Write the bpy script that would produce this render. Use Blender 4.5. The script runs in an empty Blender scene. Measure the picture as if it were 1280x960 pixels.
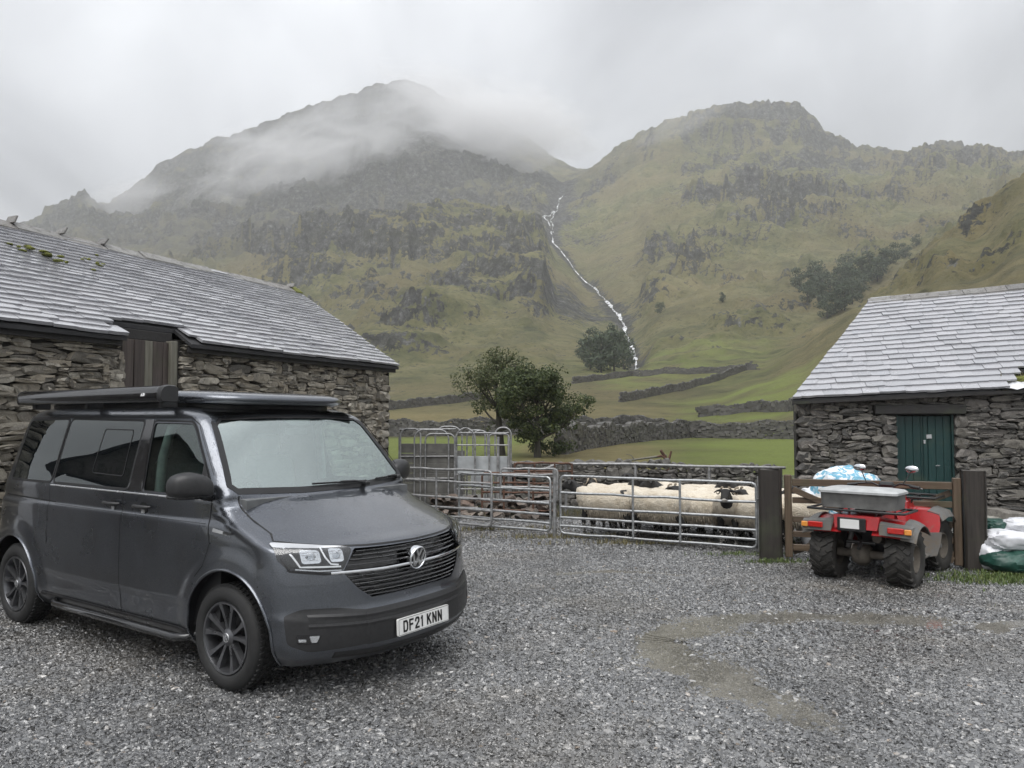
import bpy, bmesh, math, random
import numpy as np
from mathutils import Vector, Matrix, Euler
R = math.radians
SC = bpy.context.scene
COL = SC.collection
# ---------------------------------------------------------------- camera, sky, sun, exposure
CAM_H, PITCH, FPX = 1.7844, 0.0457, 967.0
cam_data = bpy.data.cameras.new('camera'); cam = bpy.data.objects.new('camera', cam_data); COL.objects.link(cam)
cam.location = (0, 0, CAM_H); cam.rotation_euler = (math.pi/2 + PITCH, 0, 0)
cam_data.sensor_width = 36; cam_data.lens = 36*FPX/1280; cam_data.clip_start = .05; cam_data.clip_end = 12000
SC.camera = cam
SUN_EL, SUN_AZ = R(62), R(200)
world = bpy.data.worlds.new('World'); SC.world = world; world.use_nodes = True
def build_world():
    nt = world.node_tree; N = nt.nodes; L = nt.links; N.clear()
    out = N.new('ShaderNodeOutputWorld'); bg = N.new('ShaderNodeBackground'); L.new(bg.outputs[0], out.inputs[0])
    sky = N.new('ShaderNodeTexSky'); sky.sky_type = 'NISHITA'; sky.sun_disc = False
    sky.sun_elevation = SUN_EL; sky.sun_rotation = SUN_AZ; sky.air_density = 1.0; sky.dust_density = 4.0
    tc = N.new('ShaderNodeTexCoord')
    sep = N.new('ShaderNodeSeparateXYZ'); L.new(tc.outputs['Generated'], sep.inputs[0])
    # project the direction on a cloud deck so that the cloud streaks shorten towards the horizon
    zc = N.new('ShaderNodeMath'); zc.operation = 'MAXIMUM'; L.new(sep.outputs['Z'], zc.inputs[0]); zc.inputs[1].default_value = 0.0
    za = N.new('ShaderNodeMath'); za.operation = 'ADD'; L.new(zc.outputs[0], za.inputs[0]); za.inputs[1].default_value = .22
    dv = N.new('ShaderNodeVectorMath'); dv.operation = 'DIVIDE'; L.new(tc.outputs['Generated'], dv.inputs[0])
    cb = N.new('ShaderNodeCombineXYZ')
    for i in range(3): L.new(za.outputs[0], cb.inputs[i])
    L.new(cb.outputs[0], dv.inputs[1])
    mp = N.new('ShaderNodeMapping'); L.new(dv.outputs[0], mp.inputs[0])
    mp.inputs['Location'].default_value = (1.3, .35, 0); mp.inputs['Rotation'].default_value = (0, 0, R(28)); mp.inputs['Scale'].default_value = (1.5, .75, 1)
    n1 = N.new('ShaderNodeTexNoise'); n1.inputs['Scale'].default_value = 1.15; n1.inputs['Detail'].default_value = 6; n1.inputs['Roughness'].default_value = .52; n1.inputs['Distortion'].default_value = .5
    L.new(mp.outputs[0], n1.inputs['Vector'])
    cr = N.new('ShaderNodeValToRGB'); e = cr.color_ramp.elements
    e[0].position = .30; e[0].color = (.225, .232, .248, 1); e[1].position = .70; e[1].color = (.585, .598, .620, 1)
    m = e.new(.50); m.color = (.405, .416, .436, 1)
    L.new(n1.outputs[0], cr.inputs[0])
    # the standard overcast law: the deck is brighter overhead than at the horizon
    mr = N.new('ShaderNodeMapRange'); L.new(sep.outputs['Z'], mr.inputs[0]); mr.inputs[1].default_value = 0; mr.inputs[2].default_value = 1; mr.inputs[3].default_value = .46; mr.inputs[4].default_value = 1.75
    ml = N.new('ShaderNodeVectorMath'); ml.operation = 'SCALE'; L.new(cr.outputs[0], ml.inputs[0]); L.new(mr.outputs[0], ml.inputs[3])
    sk = N.new('ShaderNodeVectorMath'); sk.operation = 'SCALE'; L.new(sky.outputs[0], sk.inputs[0]); sk.inputs[3].default_value = .10
    mx = N.new('ShaderNodeMix'); mx.data_type = 'RGBA'; mx.inputs[0].default_value = .93
    L.new(sk.outputs[0], mx.inputs[6]); L.new(ml.outputs[0], mx.inputs[7])
    L.new(mx.outputs[2], bg.inputs[0]); bg.inputs[1].default_value = 1.0
build_world()
sun_d = bpy.data.lights.new('sun', 'SUN'); sun_d.energy = 1.5; sun_d.angle = R(50); sun_d.color = (1, .985, .965)
sun = bpy.data.objects.new('sun', sun_d); COL.objects.link(sun)
sun.rotation_euler = Vector((math.sin(SUN_AZ)*math.cos(SUN_EL), math.cos(SUN_AZ)*math.cos(SUN_EL), math.sin(SUN_EL))).to_track_quat('Z', 'Y').to_euler()
SC.view_settings.view_transform = 'Standard'; SC.view_settings.look = 'None'; SC.view_settings.exposure = 1.04; SC.view_settings.gamma = 1.0
SC.view_settings.use_curve_mapping = False
SC.cycles.volume_bounces = 3; SC.cycles.max_bounces = 8; SC.cycles.transparent_max_bounces = 24
SC.cycles.use_denoising = True; SC.cycles.volume_max_steps = 256

# ---------------------------------------------------------------- helpers
rng = random.Random(11)
def eray(py):                       # image row -> tangent of elevation
    return math.tan(math.atan((480-py)/FPX) + PITCH)
def ground_at(px, py, z=0.0):       # where a sight line of the photograph meets the level z
    d = Vector(((px-640)/FPX, 1, (480-py)/FPX)); c, s = math.cos(PITCH), math.sin(PITCH)
    d = Vector((d.x, d.y*c-d.z*s, d.y*s+d.z*c)); t = (z-CAM_H)/d.z
    return Vector((d.x*t, d.y*t, z))
def project(p):
    c, s = math.cos(PITCH), math.sin(PITCH)
    x, y, z = p[0], p[1], p[2]-CAM_H
    d = y*c+z*s; u = -y*s+z*c
    if d < .05: return None
    return (640+FPX*x/d, 480-FPX*u/d, d)
def tag(o, label=None, cat=None, group=None, kind=None):
    if label: o['label'] = label
    if cat: o['category'] = cat
    if group: o['group'] = group
    if kind: o['kind'] = kind
    return o
def empty(name, loc=(0, 0, 0), rz=0.0, parent=None):
    o = bpy.data.objects.new(name, None); COL.objects.link(o); o.location = loc; o.rotation_euler = (0, 0, rz); o.empty_display_size = .2
    if parent: o.parent = parent
    return o
def linkmesh(name, me, mats, parent=None):
    if mats is not None and len(me.materials) == 0:
        for m in (mats if isinstance(mats, (list, tuple)) else [mats]): me.materials.append(m)
    o = bpy.data.objects.new(name, me); COL.objects.link(o)
    if parent is not None: o.parent = parent
    return o
class MB:
    """collects shapes, builds ONE mesh"""
    def __init__(s): s.v = []; s.f = []; s.m = []; s.mi = 0
    def add(s, vs, fs, M=None):
        k = len(s.v)
        for p in vs: s.v.append(tuple(M @ Vector(p)) if M is not None else tuple(p))
        for f in fs: s.f.append(tuple(i+k for i in f)); s.m.append(s.mi)
        return s
    def box(s, c, d, M=None, bev=0.0, rot=None):
        x, y, z = [q/2 for q in d]
        T = Matrix.Translation(c)
        if rot is not None: T = T @ Euler(rot).to_matrix().to_4x4()
        if M is not None: T = M @ T
        if bev <= 0:
            vs = [(-x,-y,-z),(x,-y,-z),(x,y,-z),(-x,y,-z),(-x,-y,z),(x,-y,z),(x,y,z),(-x,y,z)]
            return s.add(vs, [(0,3,2,1),(4,5,6,7),(0,1,5,4),(1,2,6,5),(2,3,7,6),(3,0,4,7)], T)
        b = min(bev, x*.9, y*.9, z*.9)
        vs = []; idx = {}
        for sx in (-1,1):
            for sy in (-1,1):
                for sz in (-1,1):
                    for a in range(3):
                        q = [sx*(x-b), sy*(y-b), sz*(z-b)]; q[a] += (sx, sy, sz)[a]*b
                        idx[(sx,sy,sz,a)] = len(vs); vs.append(q)
        fs = []
        def fc(l): fs.append(tuple(idx[i] for i in l))
        for sg in (-1,1):
            for a in range(3):
                o = [(-1,-1),(1,-1),(1,1),(-1,1)]
                l = []
                for p, q in o:
                    t = [0,0,0]; t[a] = sg; t[(a+1)%3] = p; t[(a+2)%3] = q; l.append((*t, a))
                fc(l if sg > 0 else l[::-1])
        for a in range(3):
            b1, b2 = (a+1)%3, (a+2)%3
            for p in (-1,1):
                for q in (-1,1):
                    def cn(e):
                        t = [0,0,0]; t[a] = e; t[b1] = p; t[b2] = q; return tuple(t)
                    l = [(*cn(-1), b1), (*cn(1), b1), (*cn(1), b2), (*cn(-1), b2)]
                    fc(l if p*q > 0 else l[::-1])
        for sx in (-1,1):
            for sy in (-1,1):
                for sz in (-1,1):
                    l = [(sx,sy,sz,0),(sx,sy,sz,1),(sx,sy,sz,2)]
                    fc(l if sx*sy*sz > 0 else l[::-1])
        return s.add(vs, fs, T)
    def tube(s, pts, r, n=8, cap=True, M=None, closed=False):
        pts = [Vector(p) for p in pts]; m = len(pts)
        rs = r if isinstance(r, (list, tuple)) else [r]*m
        rings = []; up = None
        for i, p in enumerate(pts):
            if closed: t = (pts[(i+1) % m]-pts[i-1])
            else: t = (pts[min(i+1, m-1)]-pts[max(i-1, 0)])
            t.normalize()
            if up is None:
                up = Vector((0,0,1)) if abs(t.z) < .9 else Vector((1,0,0))
            a = up - t*up.dot(t)
            if a.length < 1e-5: a = t.orthogonal()
            a.normalize(); b = t.cross(a); up = a
            rings.append([p + (a*math.cos(2*math.pi*k/n) + b*math.sin(2*math.pi*k/n))*rs[i] for k in range(n)])
        vs = [q for rg in rings for q in rg]; fs = []
        for i in range(m if closed else m-1):
            j = (i+1) % m
            for k in range(n):
                fs.append((i*n+k, i*n+(k+1)%n, j*n+(k+1)%n, j*n+k))
        if cap and not closed:
            fs.append(tuple(range(n))[::-1]); fs.append(tuple((m-1)*n+k for k in range(n)))
        return s.add(vs, fs, M)
    def lathe(s, prof, n=24, M=None, close=False):
        """prof: (r, h) pairs about the local z axis"""
        vs = [(r*math.cos(2*math.pi*k/n), r*math.sin(2*math.pi*k/n), h) for r, h in prof for k in range(n)]
        fs = []; m = len(prof)
        for i in range(m if close else m-1):
            j = (i+1) % m
            for k in range(n): fs.append((i*n+k, i*n+(k+1)%n, j*n+(k+1)%n, j*n+k))
        return s.add(vs, fs, M)
    def prism(s, poly, h0, h1, M=None):
        """poly in local xy, extruded along z"""
        n = len(poly)
        vs = [(x, y, h0) for x, y in poly] + [(x, y, h1) for x, y in poly]
        fs = [tuple(range(n))[::-1], tuple(range(n, 2*n))] + [(k, (k+1)%n, n+(k+1)%n, n+k) for k in range(n)]
        return s.add(vs, fs, M)
    def mesh(s, name, smooth=None):
        me = bpy.data.meshes.new(name); me.from_pydata(s.v, [], s.f)
        if any(s.m): me.polygons.foreach_set('material_index', s.m)
        me.update()
        if smooth: shade(me, smooth)
        return me
    def build(s, name, mats, parent=None, smooth=None):
        return linkmesh(name, s.mesh(name, smooth), mats, parent)
def shade(me, ang=40):
    me.polygons.foreach_set('use_smooth', [True]*len(me.polygons))
    me.update()
    try: me.set_sharp_from_angle(angle=R(ang))
    except Exception: pass
def recalc(me):
    bm = bmesh.new(); bm.from_mesh(me); bmesh.ops.recalc_face_normals(bm, faces=bm.faces); bm.to_mesh(me); bm.free(); me.update()
def copy_tree(o, parent=None):
    c = o.copy(); COL.objects.link(c)
    c.parent = parent
    for ch in [x for x in bpy.data.objects if x.parent == o]: copy_tree(ch, c)
    return c
def axis_matrix(origin, xa, ya, za):
    return Matrix(((xa[0], ya[0], za[0], origin[0]), (xa[1], ya[1], za[1], origin[1]), (xa[2], ya[2], za[2], origin[2]), (0, 0, 0, 1)))
def between(a, b):
    """matrix whose local z runs from a towards b"""
    a, b = Vector(a), Vector(b); z = (b-a).normalized(); x = z.orthogonal().normalized(); y = z.cross(x)
    return axis_matrix(a, x, y, z)
# ---- numpy noise
def _hash(ix, iy, seed):
    h = (ix.astype(np.int64)*374761393 + iy.astype(np.int64)*668265263 + seed*1442695041) & 0xFFFFFFFF
    h = ((h ^ (h >> 13))*1274126177) & 0xFFFFFFFF
    return ((h ^ (h >> 16)) & 0xFFFF) / 65535.0
def pnoise(x, y, seed=0):
    x = np.asarray(x, float); y = np.asarray(y, float)
    ix = np.floor(x); iy = np.floor(y); fx = x-ix; fy = y-iy
    def g(i, j):
        a = _hash(ix+i, iy+j, seed)*2*np.pi
        return np.cos(a)*(fx-i) + np.sin(a)*(fy-j)
    u = fx*fx*fx*(fx*(fx*6-15)+10); v = fy*fy*fy*(fy*(fy*6-15)+10)
    return (g(0,0)*(1-u)+g(1,0)*u)*(1-v) + (g(0,1)*(1-u)+g(1,1)*u)*v
def fbm(x, y, octv=5, seed=0, gain=.5, ridged=False):
    t = 0; a = 1.0; s = 0
    for o in range(octv):
        n = pnoise(x*2**o+17.3*o, y*2**o-9.1*o, seed+o)
        if ridged: n = 1-2.2*np.abs(n)
        t = t + a*n; s += a; a *= gain
    return t/s
# ---- materials
class NT:
    def __init__(s, name):
        s.mat = bpy.data.materials.new(name); s.mat.use_nodes = True
        s.nt = s.mat.node_tree; s.N = s.nt.nodes; s.L = s.nt.links; s.N.clear()
        s.out = s.N.new('ShaderNodeOutputMaterial')
        s.b = s.N.new('ShaderNodeBsdfPrincipled'); s.L.new(s.b.outputs[0], s.out.inputs[0])
        s.tc = None
    def co(s, which='Object', scale=None):
        if s.tc is None: s.tc = s.N.new('ShaderNodeTexCoord')
        if scale is None: return s.tc.outputs[which]
        m = s.N.new('ShaderNodeMapping'); s.L.new(s.tc.outputs[which], m.inputs[0]); m.inputs['Scale'].default_value = scale
        return m.outputs[0]
    def pos(s, scale=None):
        g = s.N.new('ShaderNodeNewGeometry')
        if scale is None: return g.outputs['Position']
        m = s.N.new('ShaderNodeMapping'); s.L.new(g.outputs['Position'], m.inputs[0]); m.inputs['Scale'].default_value = scale
        return m.outputs[0]
    def noise(s, vec, scale, detail=4, rough=.55, dist=0.0):
        n = s.N.new('ShaderNodeTexNoise'); n.inputs['Scale'].default_value = scale; n.inputs['Detail'].default_value = detail
        n.inputs['Roughness'].default_value = rough; n.inputs['Distortion'].default_value = dist
        if vec is not None: s.L.new(vec, n.inputs['Vector'])
        return n.outputs[0]
    def voro(s, vec, scale, feature='F1', out='Distance', rnd=1.0):
        n = s.N.new('ShaderNodeTexVoronoi'); n.feature = feature; n.inputs['Scale'].default_value = scale; n.inputs['Randomness'].default_value = rnd
        s.L.new(vec, n.inputs['Vector']); return n.outputs[out]
    def ramp(s, fac, stops, interp='LINEAR'):
        c = s.N.new('ShaderNodeValToRGB'); c.color_ramp.interpolation = interp; e = c.color_ramp.elements
        while len(e) < len(stops): e.new(.5)
        for i, (p, col) in enumerate(stops):
            e[i].position = p; e[i].color = (*col, 1) if len(col) == 3 else col
        s.L.new(fac, c.inputs[0]); return c.outputs[0]
    def mix(s, fac, a, b, mode='MIX'):
        m = s.N.new('ShaderNodeMix'); m.data_type = 'RGBA'; m.blend_type = mode
        for v, i in ((fac, 0), (a, 6), (b, 7)):
            if hasattr(v, 'links') or hasattr(v, 'is_linked'): s.L.new(v, m.inputs[i])
            elif i == 0: m.inputs[i].default_value = v
            else: m.inputs[i].default_value = (*v, 1)
        return m.outputs[2]
    def math(s, op, a, b=0.0, clamp=False):
        m = s.N.new('ShaderNodeMath'); m.operation = op; m.use_clamp = clamp
        for v, i in ((a, 0), (b, 1)):
            if hasattr(v, 'is_linked'): s.L.new(v, m.inputs[i])
            else: m.inputs[i].default_value = v
        return m.outputs[0]
    def rng(s, v, a, b, c, d):
        m = s.N.new('ShaderNodeMapRange'); s.L.new(v, m.inputs[0])
        for i, q in enumerate((a, b, c, d)): m.inputs[i+1].default_value = q
        return m.outputs[0]
    def attr(s, name):
        a = s.N.new('ShaderNodeAttribute'); a.attribute_name = name; return a.outputs['Fac']
    def rand(s):
        o = s.N.new('ShaderNodeObjectInfo').outputs['Random']; g = s.N.new('ShaderNodeNewGeometry').outputs['Random Per Island']
        return s.math('FRACT', s.math('ADD', o, g))
    def bump(s, h, strength=.3, dist=.02, normal=None):
        b = s.N.new('ShaderNodeBump'); b.inputs['Strength'].default_value = strength; b.inputs['Distance'].default_value = dist
        s.L.new(h, b.inputs['Height'])
        if normal is not None: s.L.new(normal, b.inputs['Normal'])
        return b.outputs[0]
    def set(s, **k):
        nm = dict(base='Base Color', rough='Roughness', metal='Metallic', spec='Specular IOR Level', coat='Coat Weight', coatr='Coat Roughness', normal='Normal',
                  trans='Transmission Weight', ior='IOR', sheen='Sheen Weight', alpha='Alpha', sub='Subsurface Weight', coatn='Coat Normal', emit='Emission Color', emits='Emission Strength')
        for q, v in k.items():
            i = s.b.inputs[nm[q]]
            if hasattr(v, 'is_linked'): s.L.new(v, i)
            elif isinstance(v, (tuple, list)): i.default_value = (*v, 1) if len(v) == 3 else v
            else: i.default_value = v
        return s
def plain(name, col, rough=.5, metal=0.0, var=.25, scale=12.0, bump=.0, bscale=None, **k):
    t = NT(name); v = t.co('Object')
    n = t.noise(v, scale, 5)
    c = t.ramp(n, [(.3, tuple(q*(1-var) for q in col)), (.7, tuple(min(1, q*(1+var)) for q in col))])
    t.set(base=c, metal=metal, rough=t.rng(n, .3, .7, max(.02, rough-.08), min(1, rough+.08)), **k)
    if bump: t.set(normal=t.bump(t.noise(v, bscale or scale*3, 4), bump, .01))
    return t.mat
# ---------------------------------------------------------------- materials
def m_stone(name, cols, moss=.15, wet=.45):
    t = NT(name); v = t.co('Object'); w = t.pos()
    r = t.rand()
    base = t.ramp(r, [(i/(len(cols)-1), c) for i, c in enumerate(cols)])
    n = t.noise(w, 9, 8, .65); n2 = t.noise(w, 60, 5, .7)
    c = t.mix(t.rng(n, .50, .70, 0, .75), base, (.045, .042, .036))
    c = t.mix(t.rng(n2, .56, .72, 0, .6), c, (.46, .43, .37))
    ml = t.noise(w, 2.3, 5, .6)
    c = t.mix(t.rng(ml, .60, .75, 0, moss), c, (.10, .11, .045))
    t.set(base=c, rough=t.rng(n, .3, .7, wet-.15, wet+.25), spec=.5, normal=t.bump(t.math('ADD', n, t.math('MULTIPLY', n2, .5)), .9, .03))
    return t.mat
def m_slate():
    t = NT('wet_slate'); w = t.pos(); r = t.rand()
    base = t.ramp(r, [(0, (.28, .283, .30)), (.35, (.325, .325, .345)), (.7, (.36, .36, .378)), (1, (.30, .306, .328))])
    n = t.noise(w, 7, 6, .6); n2 = t.noise(w, 45, 4, .6)
    c = t.mix(t.rng(n, .55, .8, 0, .3), base, (.18, .18, .19))
    t.set(base=c, rough=t.rng(n, .3, .7, .16, .32), spec=.9, coat=.8, coatr=.12, normal=t.bump(t.math('ADD', t.math('MULTIPLY', n, 1.0), t.math('MULTIPLY', n2, .25)), .22, .02))
    return t.mat
def m_wood(name, c0, c1, rough=.6, axis=(1, 1, .06), scale=30):
    t = NT(name); v = t.co('Object', axis); w = t.pos()
    n = t.noise(v, scale, 6, .6, .4); n2 = t.noise(w, 3, 4)
    r = t.rand()
    c = t.ramp(n, [(.28, c0), (.72, c1)])
    c = t.mix(t.rng(r, 0, 1, 0, .45), c, tuple(q*.55 for q in c0))
    c = t.mix(t.rng(n2, .55, .75, 0, .4), c, (.07, .085, .045))
    t.set(base=c, rough=t.rng(n2, .3, .7, rough-.15, rough+.1), normal=t.bump(n, .5, .008))
    return t.mat
def m_paint():
    t = NT('grey_metallic_paint'); v = t.co('Object')
    n = t.noise(v, 260, 2, .5); d = t.noise(v, 2.2, 4)
    drops = t.voro(v, 95, 'SMOOTH_F1'); mask = t.math('GREATER_THAN', t.noise(v, 70, 2), .56)
    c = t.ramp(n, [(.35, (.092, .100, .116)), (.65, (.146, .157, .178))])
    c = t.mix(t.rng(t.noise(v, 5, 6), .5, .8, 0, .25), c, (.065, .062, .055))     # road dust
    up = t.N.new('ShaderNodeNewGeometry'); sz = t.N.new('ShaderNodeSeparateXYZ'); t.L.new(up.outputs['True Normal'], sz.inputs[0])
    h = t.math('MULTIPLY', t.math('MULTIPLY', t.rng(drops, .0, .5, 1, 0), mask), t.rng(sz.outputs['Z'], .2, .7, 0, 1))  # rain beads lie on surfaces that face up
    t.set(base=c, metal=.92, rough=t.rng(d, .3, .7, .25, .34), spec=.5, coat=1.0, coatr=.03, coatn=t.bump(h, .35, .004), normal=t.bump(h, .5, .004))
    return t.mat
def m_glass(name, tint, refl_min=.06, dark=0.0, ior=1.5, rough=.0, rt=(.90, 1, .975)):
    t = NT(name); N, L = t.N, t.L
    tr = N.new('ShaderNodeBsdfTransparent'); tr.inputs[0].default_value = (*tint, 1)
    gl = N.new('ShaderNodeBsdfGlossy'); gl.inputs['Roughness'].default_value = rough; gl.inputs[0].default_value = (*rt, 1)
    fr = N.new('ShaderNodeFresnel'); fr.inputs[0].default_value = ior
    mx = N.new('ShaderNodeMixShader'); L.new(t.math('MAXIMUM', fr.outputs[0], refl_min), mx.inputs[0]); L.new(tr.outputs[0], mx.inputs[1]); L.new(gl.outputs[0], mx.inputs[2])
    L.new(mx.outputs[0], t.out.inputs[0]); N.remove(t.b)
    return t.mat
MAT = {}
MAT['rubble'] = m_stone('rubble_stone', [(.10,.094,.082), (.29,.26,.21), (.45,.41,.34), (.17,.155,.13), (.36,.315,.245), (.09,.083,.074), (.56,.52,.44)], .25)
MAT['darkrubble'] = m_stone('dark_rubble_stone', [(.07,.068,.064), (.15,.14,.125), (.19,.175,.15), (.055,.053,.05), (.12,.11,.10), (.24,.22,.20)], .25)
MAT['drywall'] = m_stone('dry_wall_stone', [(.09,.085,.08), (.15,.14,.125), (.07,.066,.062), (.20,.19,.17), (.12,.115,.105)], .5)
MAT['farwall'] = m_stone('field_wall_stone', [(.06,.058,.055), (.10,.095,.088), (.05,.048,.045), (.13,.125,.115)], .4)
MAT['mortar'] = plain('dark_joint', (.035, .032, .028), .9, var=.4, scale=20, bump=.5)
MAT['slate'] = m_slate()
MAT['slatebed'] = plain('slate_bed', (.03, .03, .032), .8)
MAT['ridge'] = m_stone('ridge_stone', [(.16,.155,.15), (.24,.235,.225), (.20,.19,.18)], .8)
MAT['moss'] = plain('moss', (.14, .15, .035), .95, var=.5, scale=30, bump=1.0, bscale=60)
MAT['post'] = m_wood('dark_sleeper_wood', (.022, .018, .015), (.060, .050, .042), .6)
MAT['gatewood'] = m_wood('brown_gate_wood', (.065, .043, .027), (.16, .115, .075), .6, axis=(.06, 1, 1))
MAT['gatewood_v'] = m_wood('brown_gate_wood_upright', (.065, .043, .027), (.16, .115, .075), .6)
MAT['barndoor'] = m_wood('old_door_wood', (.035, .026, .023), (.105, .084, .074), .65)
MAT['greendoor'] = m_wood('green_painted_wood', (.007, .036, .035), (.012, .054, .051), .42)
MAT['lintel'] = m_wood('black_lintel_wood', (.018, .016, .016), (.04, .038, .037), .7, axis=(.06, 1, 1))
MAT['galv'] = plain('galvanised_steel', (.40, .41, .415), .45, .75, .3, 25)
MAT['galv_old'] = plain('weathered_galvanised_steel', (.30, .30, .30), .55, .55, .4, 14)
MAT['rust'] = plain('rusty_steel', (.12, .065, .045), .8, .2, .5, 20, bump=.4)
MAT['greyboard'] = plain('grey_board', (.115, .112, .102), .6, 0, .35, 6, bump=.15)
MAT['palesheet'] = plain('pale_grey_sheet', (.42, .44, .45), .5, .1, .2, 5)
MAT['paint'] = m_paint()
MAT['blackplastic'] = plain('black_plastic', (.022, .022, .023), .42, 0, .25, 40)
MAT['glossblack'] = plain('gloss_black', (.012, .012, .013), .12, 0, .2, 20, coat=.6)
MAT['rubber'] = plain('tyre_rubber', (.020, .020, .020), .72, 0, .35, 30, bump=.15)
MAT['mudrubber'] = plain('muddy_tyre_rubber', (.030, .028, .025), .75, 0, .55, 9, bump=.3)
MAT['rim'] = plain('dark_alloy', (.15, .152, .16), .32, .8, .2, 10)
MAT['chrome'] = plain('chrome', (.75, .76, .78), .10, 1.0, .08, 8)
MAT['silver'] = plain('silver_plastic', (.55, .56, .57), .25, .7, .1, 8)
MAT['glass_screen'] = m_glass('windscreen_glass', (.68, .84, .79), .36, ior=1.7)
MAT['glass_door'] = m_glass('door_glass', (.60, .72, .68), .16, ior=1.55)
def m_privacy():
    t = NT('privacy_glass'); N, L = t.N, t.L; t.set(base=(.004, .005, .006), rough=.6, spec=0.0)
    gl = N.new('ShaderNodeBsdfGlossy'); gl.inputs['Roughness'].default_value = .0; gl.inputs[0].default_value = (.95, 1, .99, 1)
    fr = N.new('ShaderNodeFresnel'); fr.inputs[0].default_value = 1.8; mx = N.new('ShaderNodeMixShader'); L.new(fr.outputs[0], mx.inputs[0]); L.new(t.b.outputs[0], mx.inputs[1]); L.new(gl.outputs[0], mx.inputs[2]); L.new(mx.outputs[0], t.out.inputs[0]); return t.mat
MAT['glass_dark'] = m_privacy()
MAT['glass_lamp'] = m_glass('lamp_glass', (.86, .87, .88), .06, ior=1.4, rt=(.9, .9, .9))
MAT['seal'] = plain('rubber_seal', (.010, .010, .011), .5)
MAT['inter'] = plain('cabin_trim', (.13, .135, .138), .8)
MAT['seatcloth'] = plain('seat_cloth', (.24, .25, .255), .9, 0, .2, 60)
MAT['pillartrim'] = plain('pale_cabin_trim', (.45, .47, .46), .7)
MAT['plate'] = plain('plate_white', (.82, .82, .80), .25, 0, .04, 4, coat=.4)
MAT['black'] = plain('black_lettering', (.008, .008, .008), .35)
MAT['dot'] = plain('white_mark', (.8, .8, .8), .4)
MAT['lampwhite'] = plain('lamp_reflector', (.80, .82, .84), .12, .9, .1, 30)
MAT['drl'] = plain('light_guide', (.85, .87, .88), .2, 0, .05, 6)
def m_muddy(name, col, rough, coat, lo=.55, hi=.75):
    t = NT(name); v = t.co('Object'); n = t.noise(v, 9, 7, .7, .5); n2 = t.noise(v, 60, 4, .7)
    z = t.N.new('ShaderNodeSeparateXYZ'); t.L.new(v, z.inputs[0]); k = t.math('ADD', n, t.rng(z.outputs['Z'], .45, .80, .12, -.06))
    d = t.math('ADD', t.rng(k, lo, hi, 0, .85), t.rng(n2, .62, .72, 0, .35), True)
    t.set(base=t.mix(d, t.ramp(t.noise(v, 5, 3), [(.3, tuple(q*.75 for q in col)), (.7, col)]), (.15, .125, .095)), rough=t.math('ADD', rough, t.math('MULTIPLY', d, .5)), coat=coat, coatr=.12, normal=t.bump(n2, .15, .004)); return t.mat
MAT['red'] = m_muddy('red_plastic', (.46, .012, .016), .28, .6, .60, .78)
MAT['greyfender'] = m_muddy('grey_scuffed_plastic', (.135, .135, .13), .5, .1, .50, .70)
MAT['redlamp'] = plain('red_lamp_lens', (.45, .02, .015), .15, 0, .15, 30, coat=.8)
MAT['amberlamp'] = plain('amber_lamp_lens', (.75, .30, .06), .15, 0, .15, 30, coat=.8)
MAT['mud'] = plain('dried_mud', (.115, .10, .082), .85, 0, .4, 14, bump=.4)
MAT['seatblack'] = plain('black_vinyl', (.02, .02, .02), .4, 0, .3, 20)
MAT['whitebag'] = plain('white_polythene', (.70, .71, .74), .35, 0, .15, 6, bump=.25, bscale=14, coat=.3)
MAT['greenbag'] = plain('dark_green_bag', (.015, .06, .045), .4, 0, .3, 8, bump=.3, bscale=16)
def m_bluebag():
    t = NT('blue_printed_bag'); v = t.co('Object')
    n = t.noise(v, 7.0, 3, .5, 1.5)
    c = t.ramp(n, [(.44, (.72, .75, .78)), (.50, (.10, .33, .48)), (.60, (.16, .42, .55)), (.66, (.75, .77, .80))])
    t.set(base=c, rough=.35, coat=.4, normal=t.bump(t.noise(v, 16, 3), .4, .02)); return t.mat
MAT['bluebag'] = m_bluebag()
def m_fleece():
    t = NT('fleece'); v = t.co('Object'); r = t.rand()
    n = t.noise(v, 9, 6, .65); n2 = t.noise(v, 55, 3, .6)
    sz = t.N.new('ShaderNodeSeparateXYZ'); t.L.new(v, sz.inputs[0])
    c = t.ramp(n, [(.3, (.62, .53, .40)), (.7, (.88, .81, .68))])
    c = t.mix(t.rng(n2, .5, .7, 0, .15), c, (.5, .41, .3))
    c = t.mix(t.rng(t.N.new('ShaderNodeObjectInfo').outputs['Random'], 0, 1, 0, .35), c, (.42, .35, .26))
    low = t.rng(t.math('ADD', sz.outputs['Z'], t.math('MULTIPLY', n, .25)), .38, .68, .70, 0)   # wool browner from the back down to the belly
    c = t.mix(low, c, (.20, .155, .105))
    t.set(base=c, rough=.95, sheen=.3, normal=t.bump(t.math('ADD', n, n2), .8, .03)); return t.mat
MAT['fleece'] = m_fleece()
MAT['blackface'] = plain('black_face_hair', (.018, .017, .016), .8, 0, .4, 25, bump=.3)
MAT['horn'] = plain('horn', (.30, .25, .19), .5, 0, .3, 20)
MAT['whitenose'] = plain('pale_muzzle_hair', (.50, .48, .44), .8)
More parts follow.
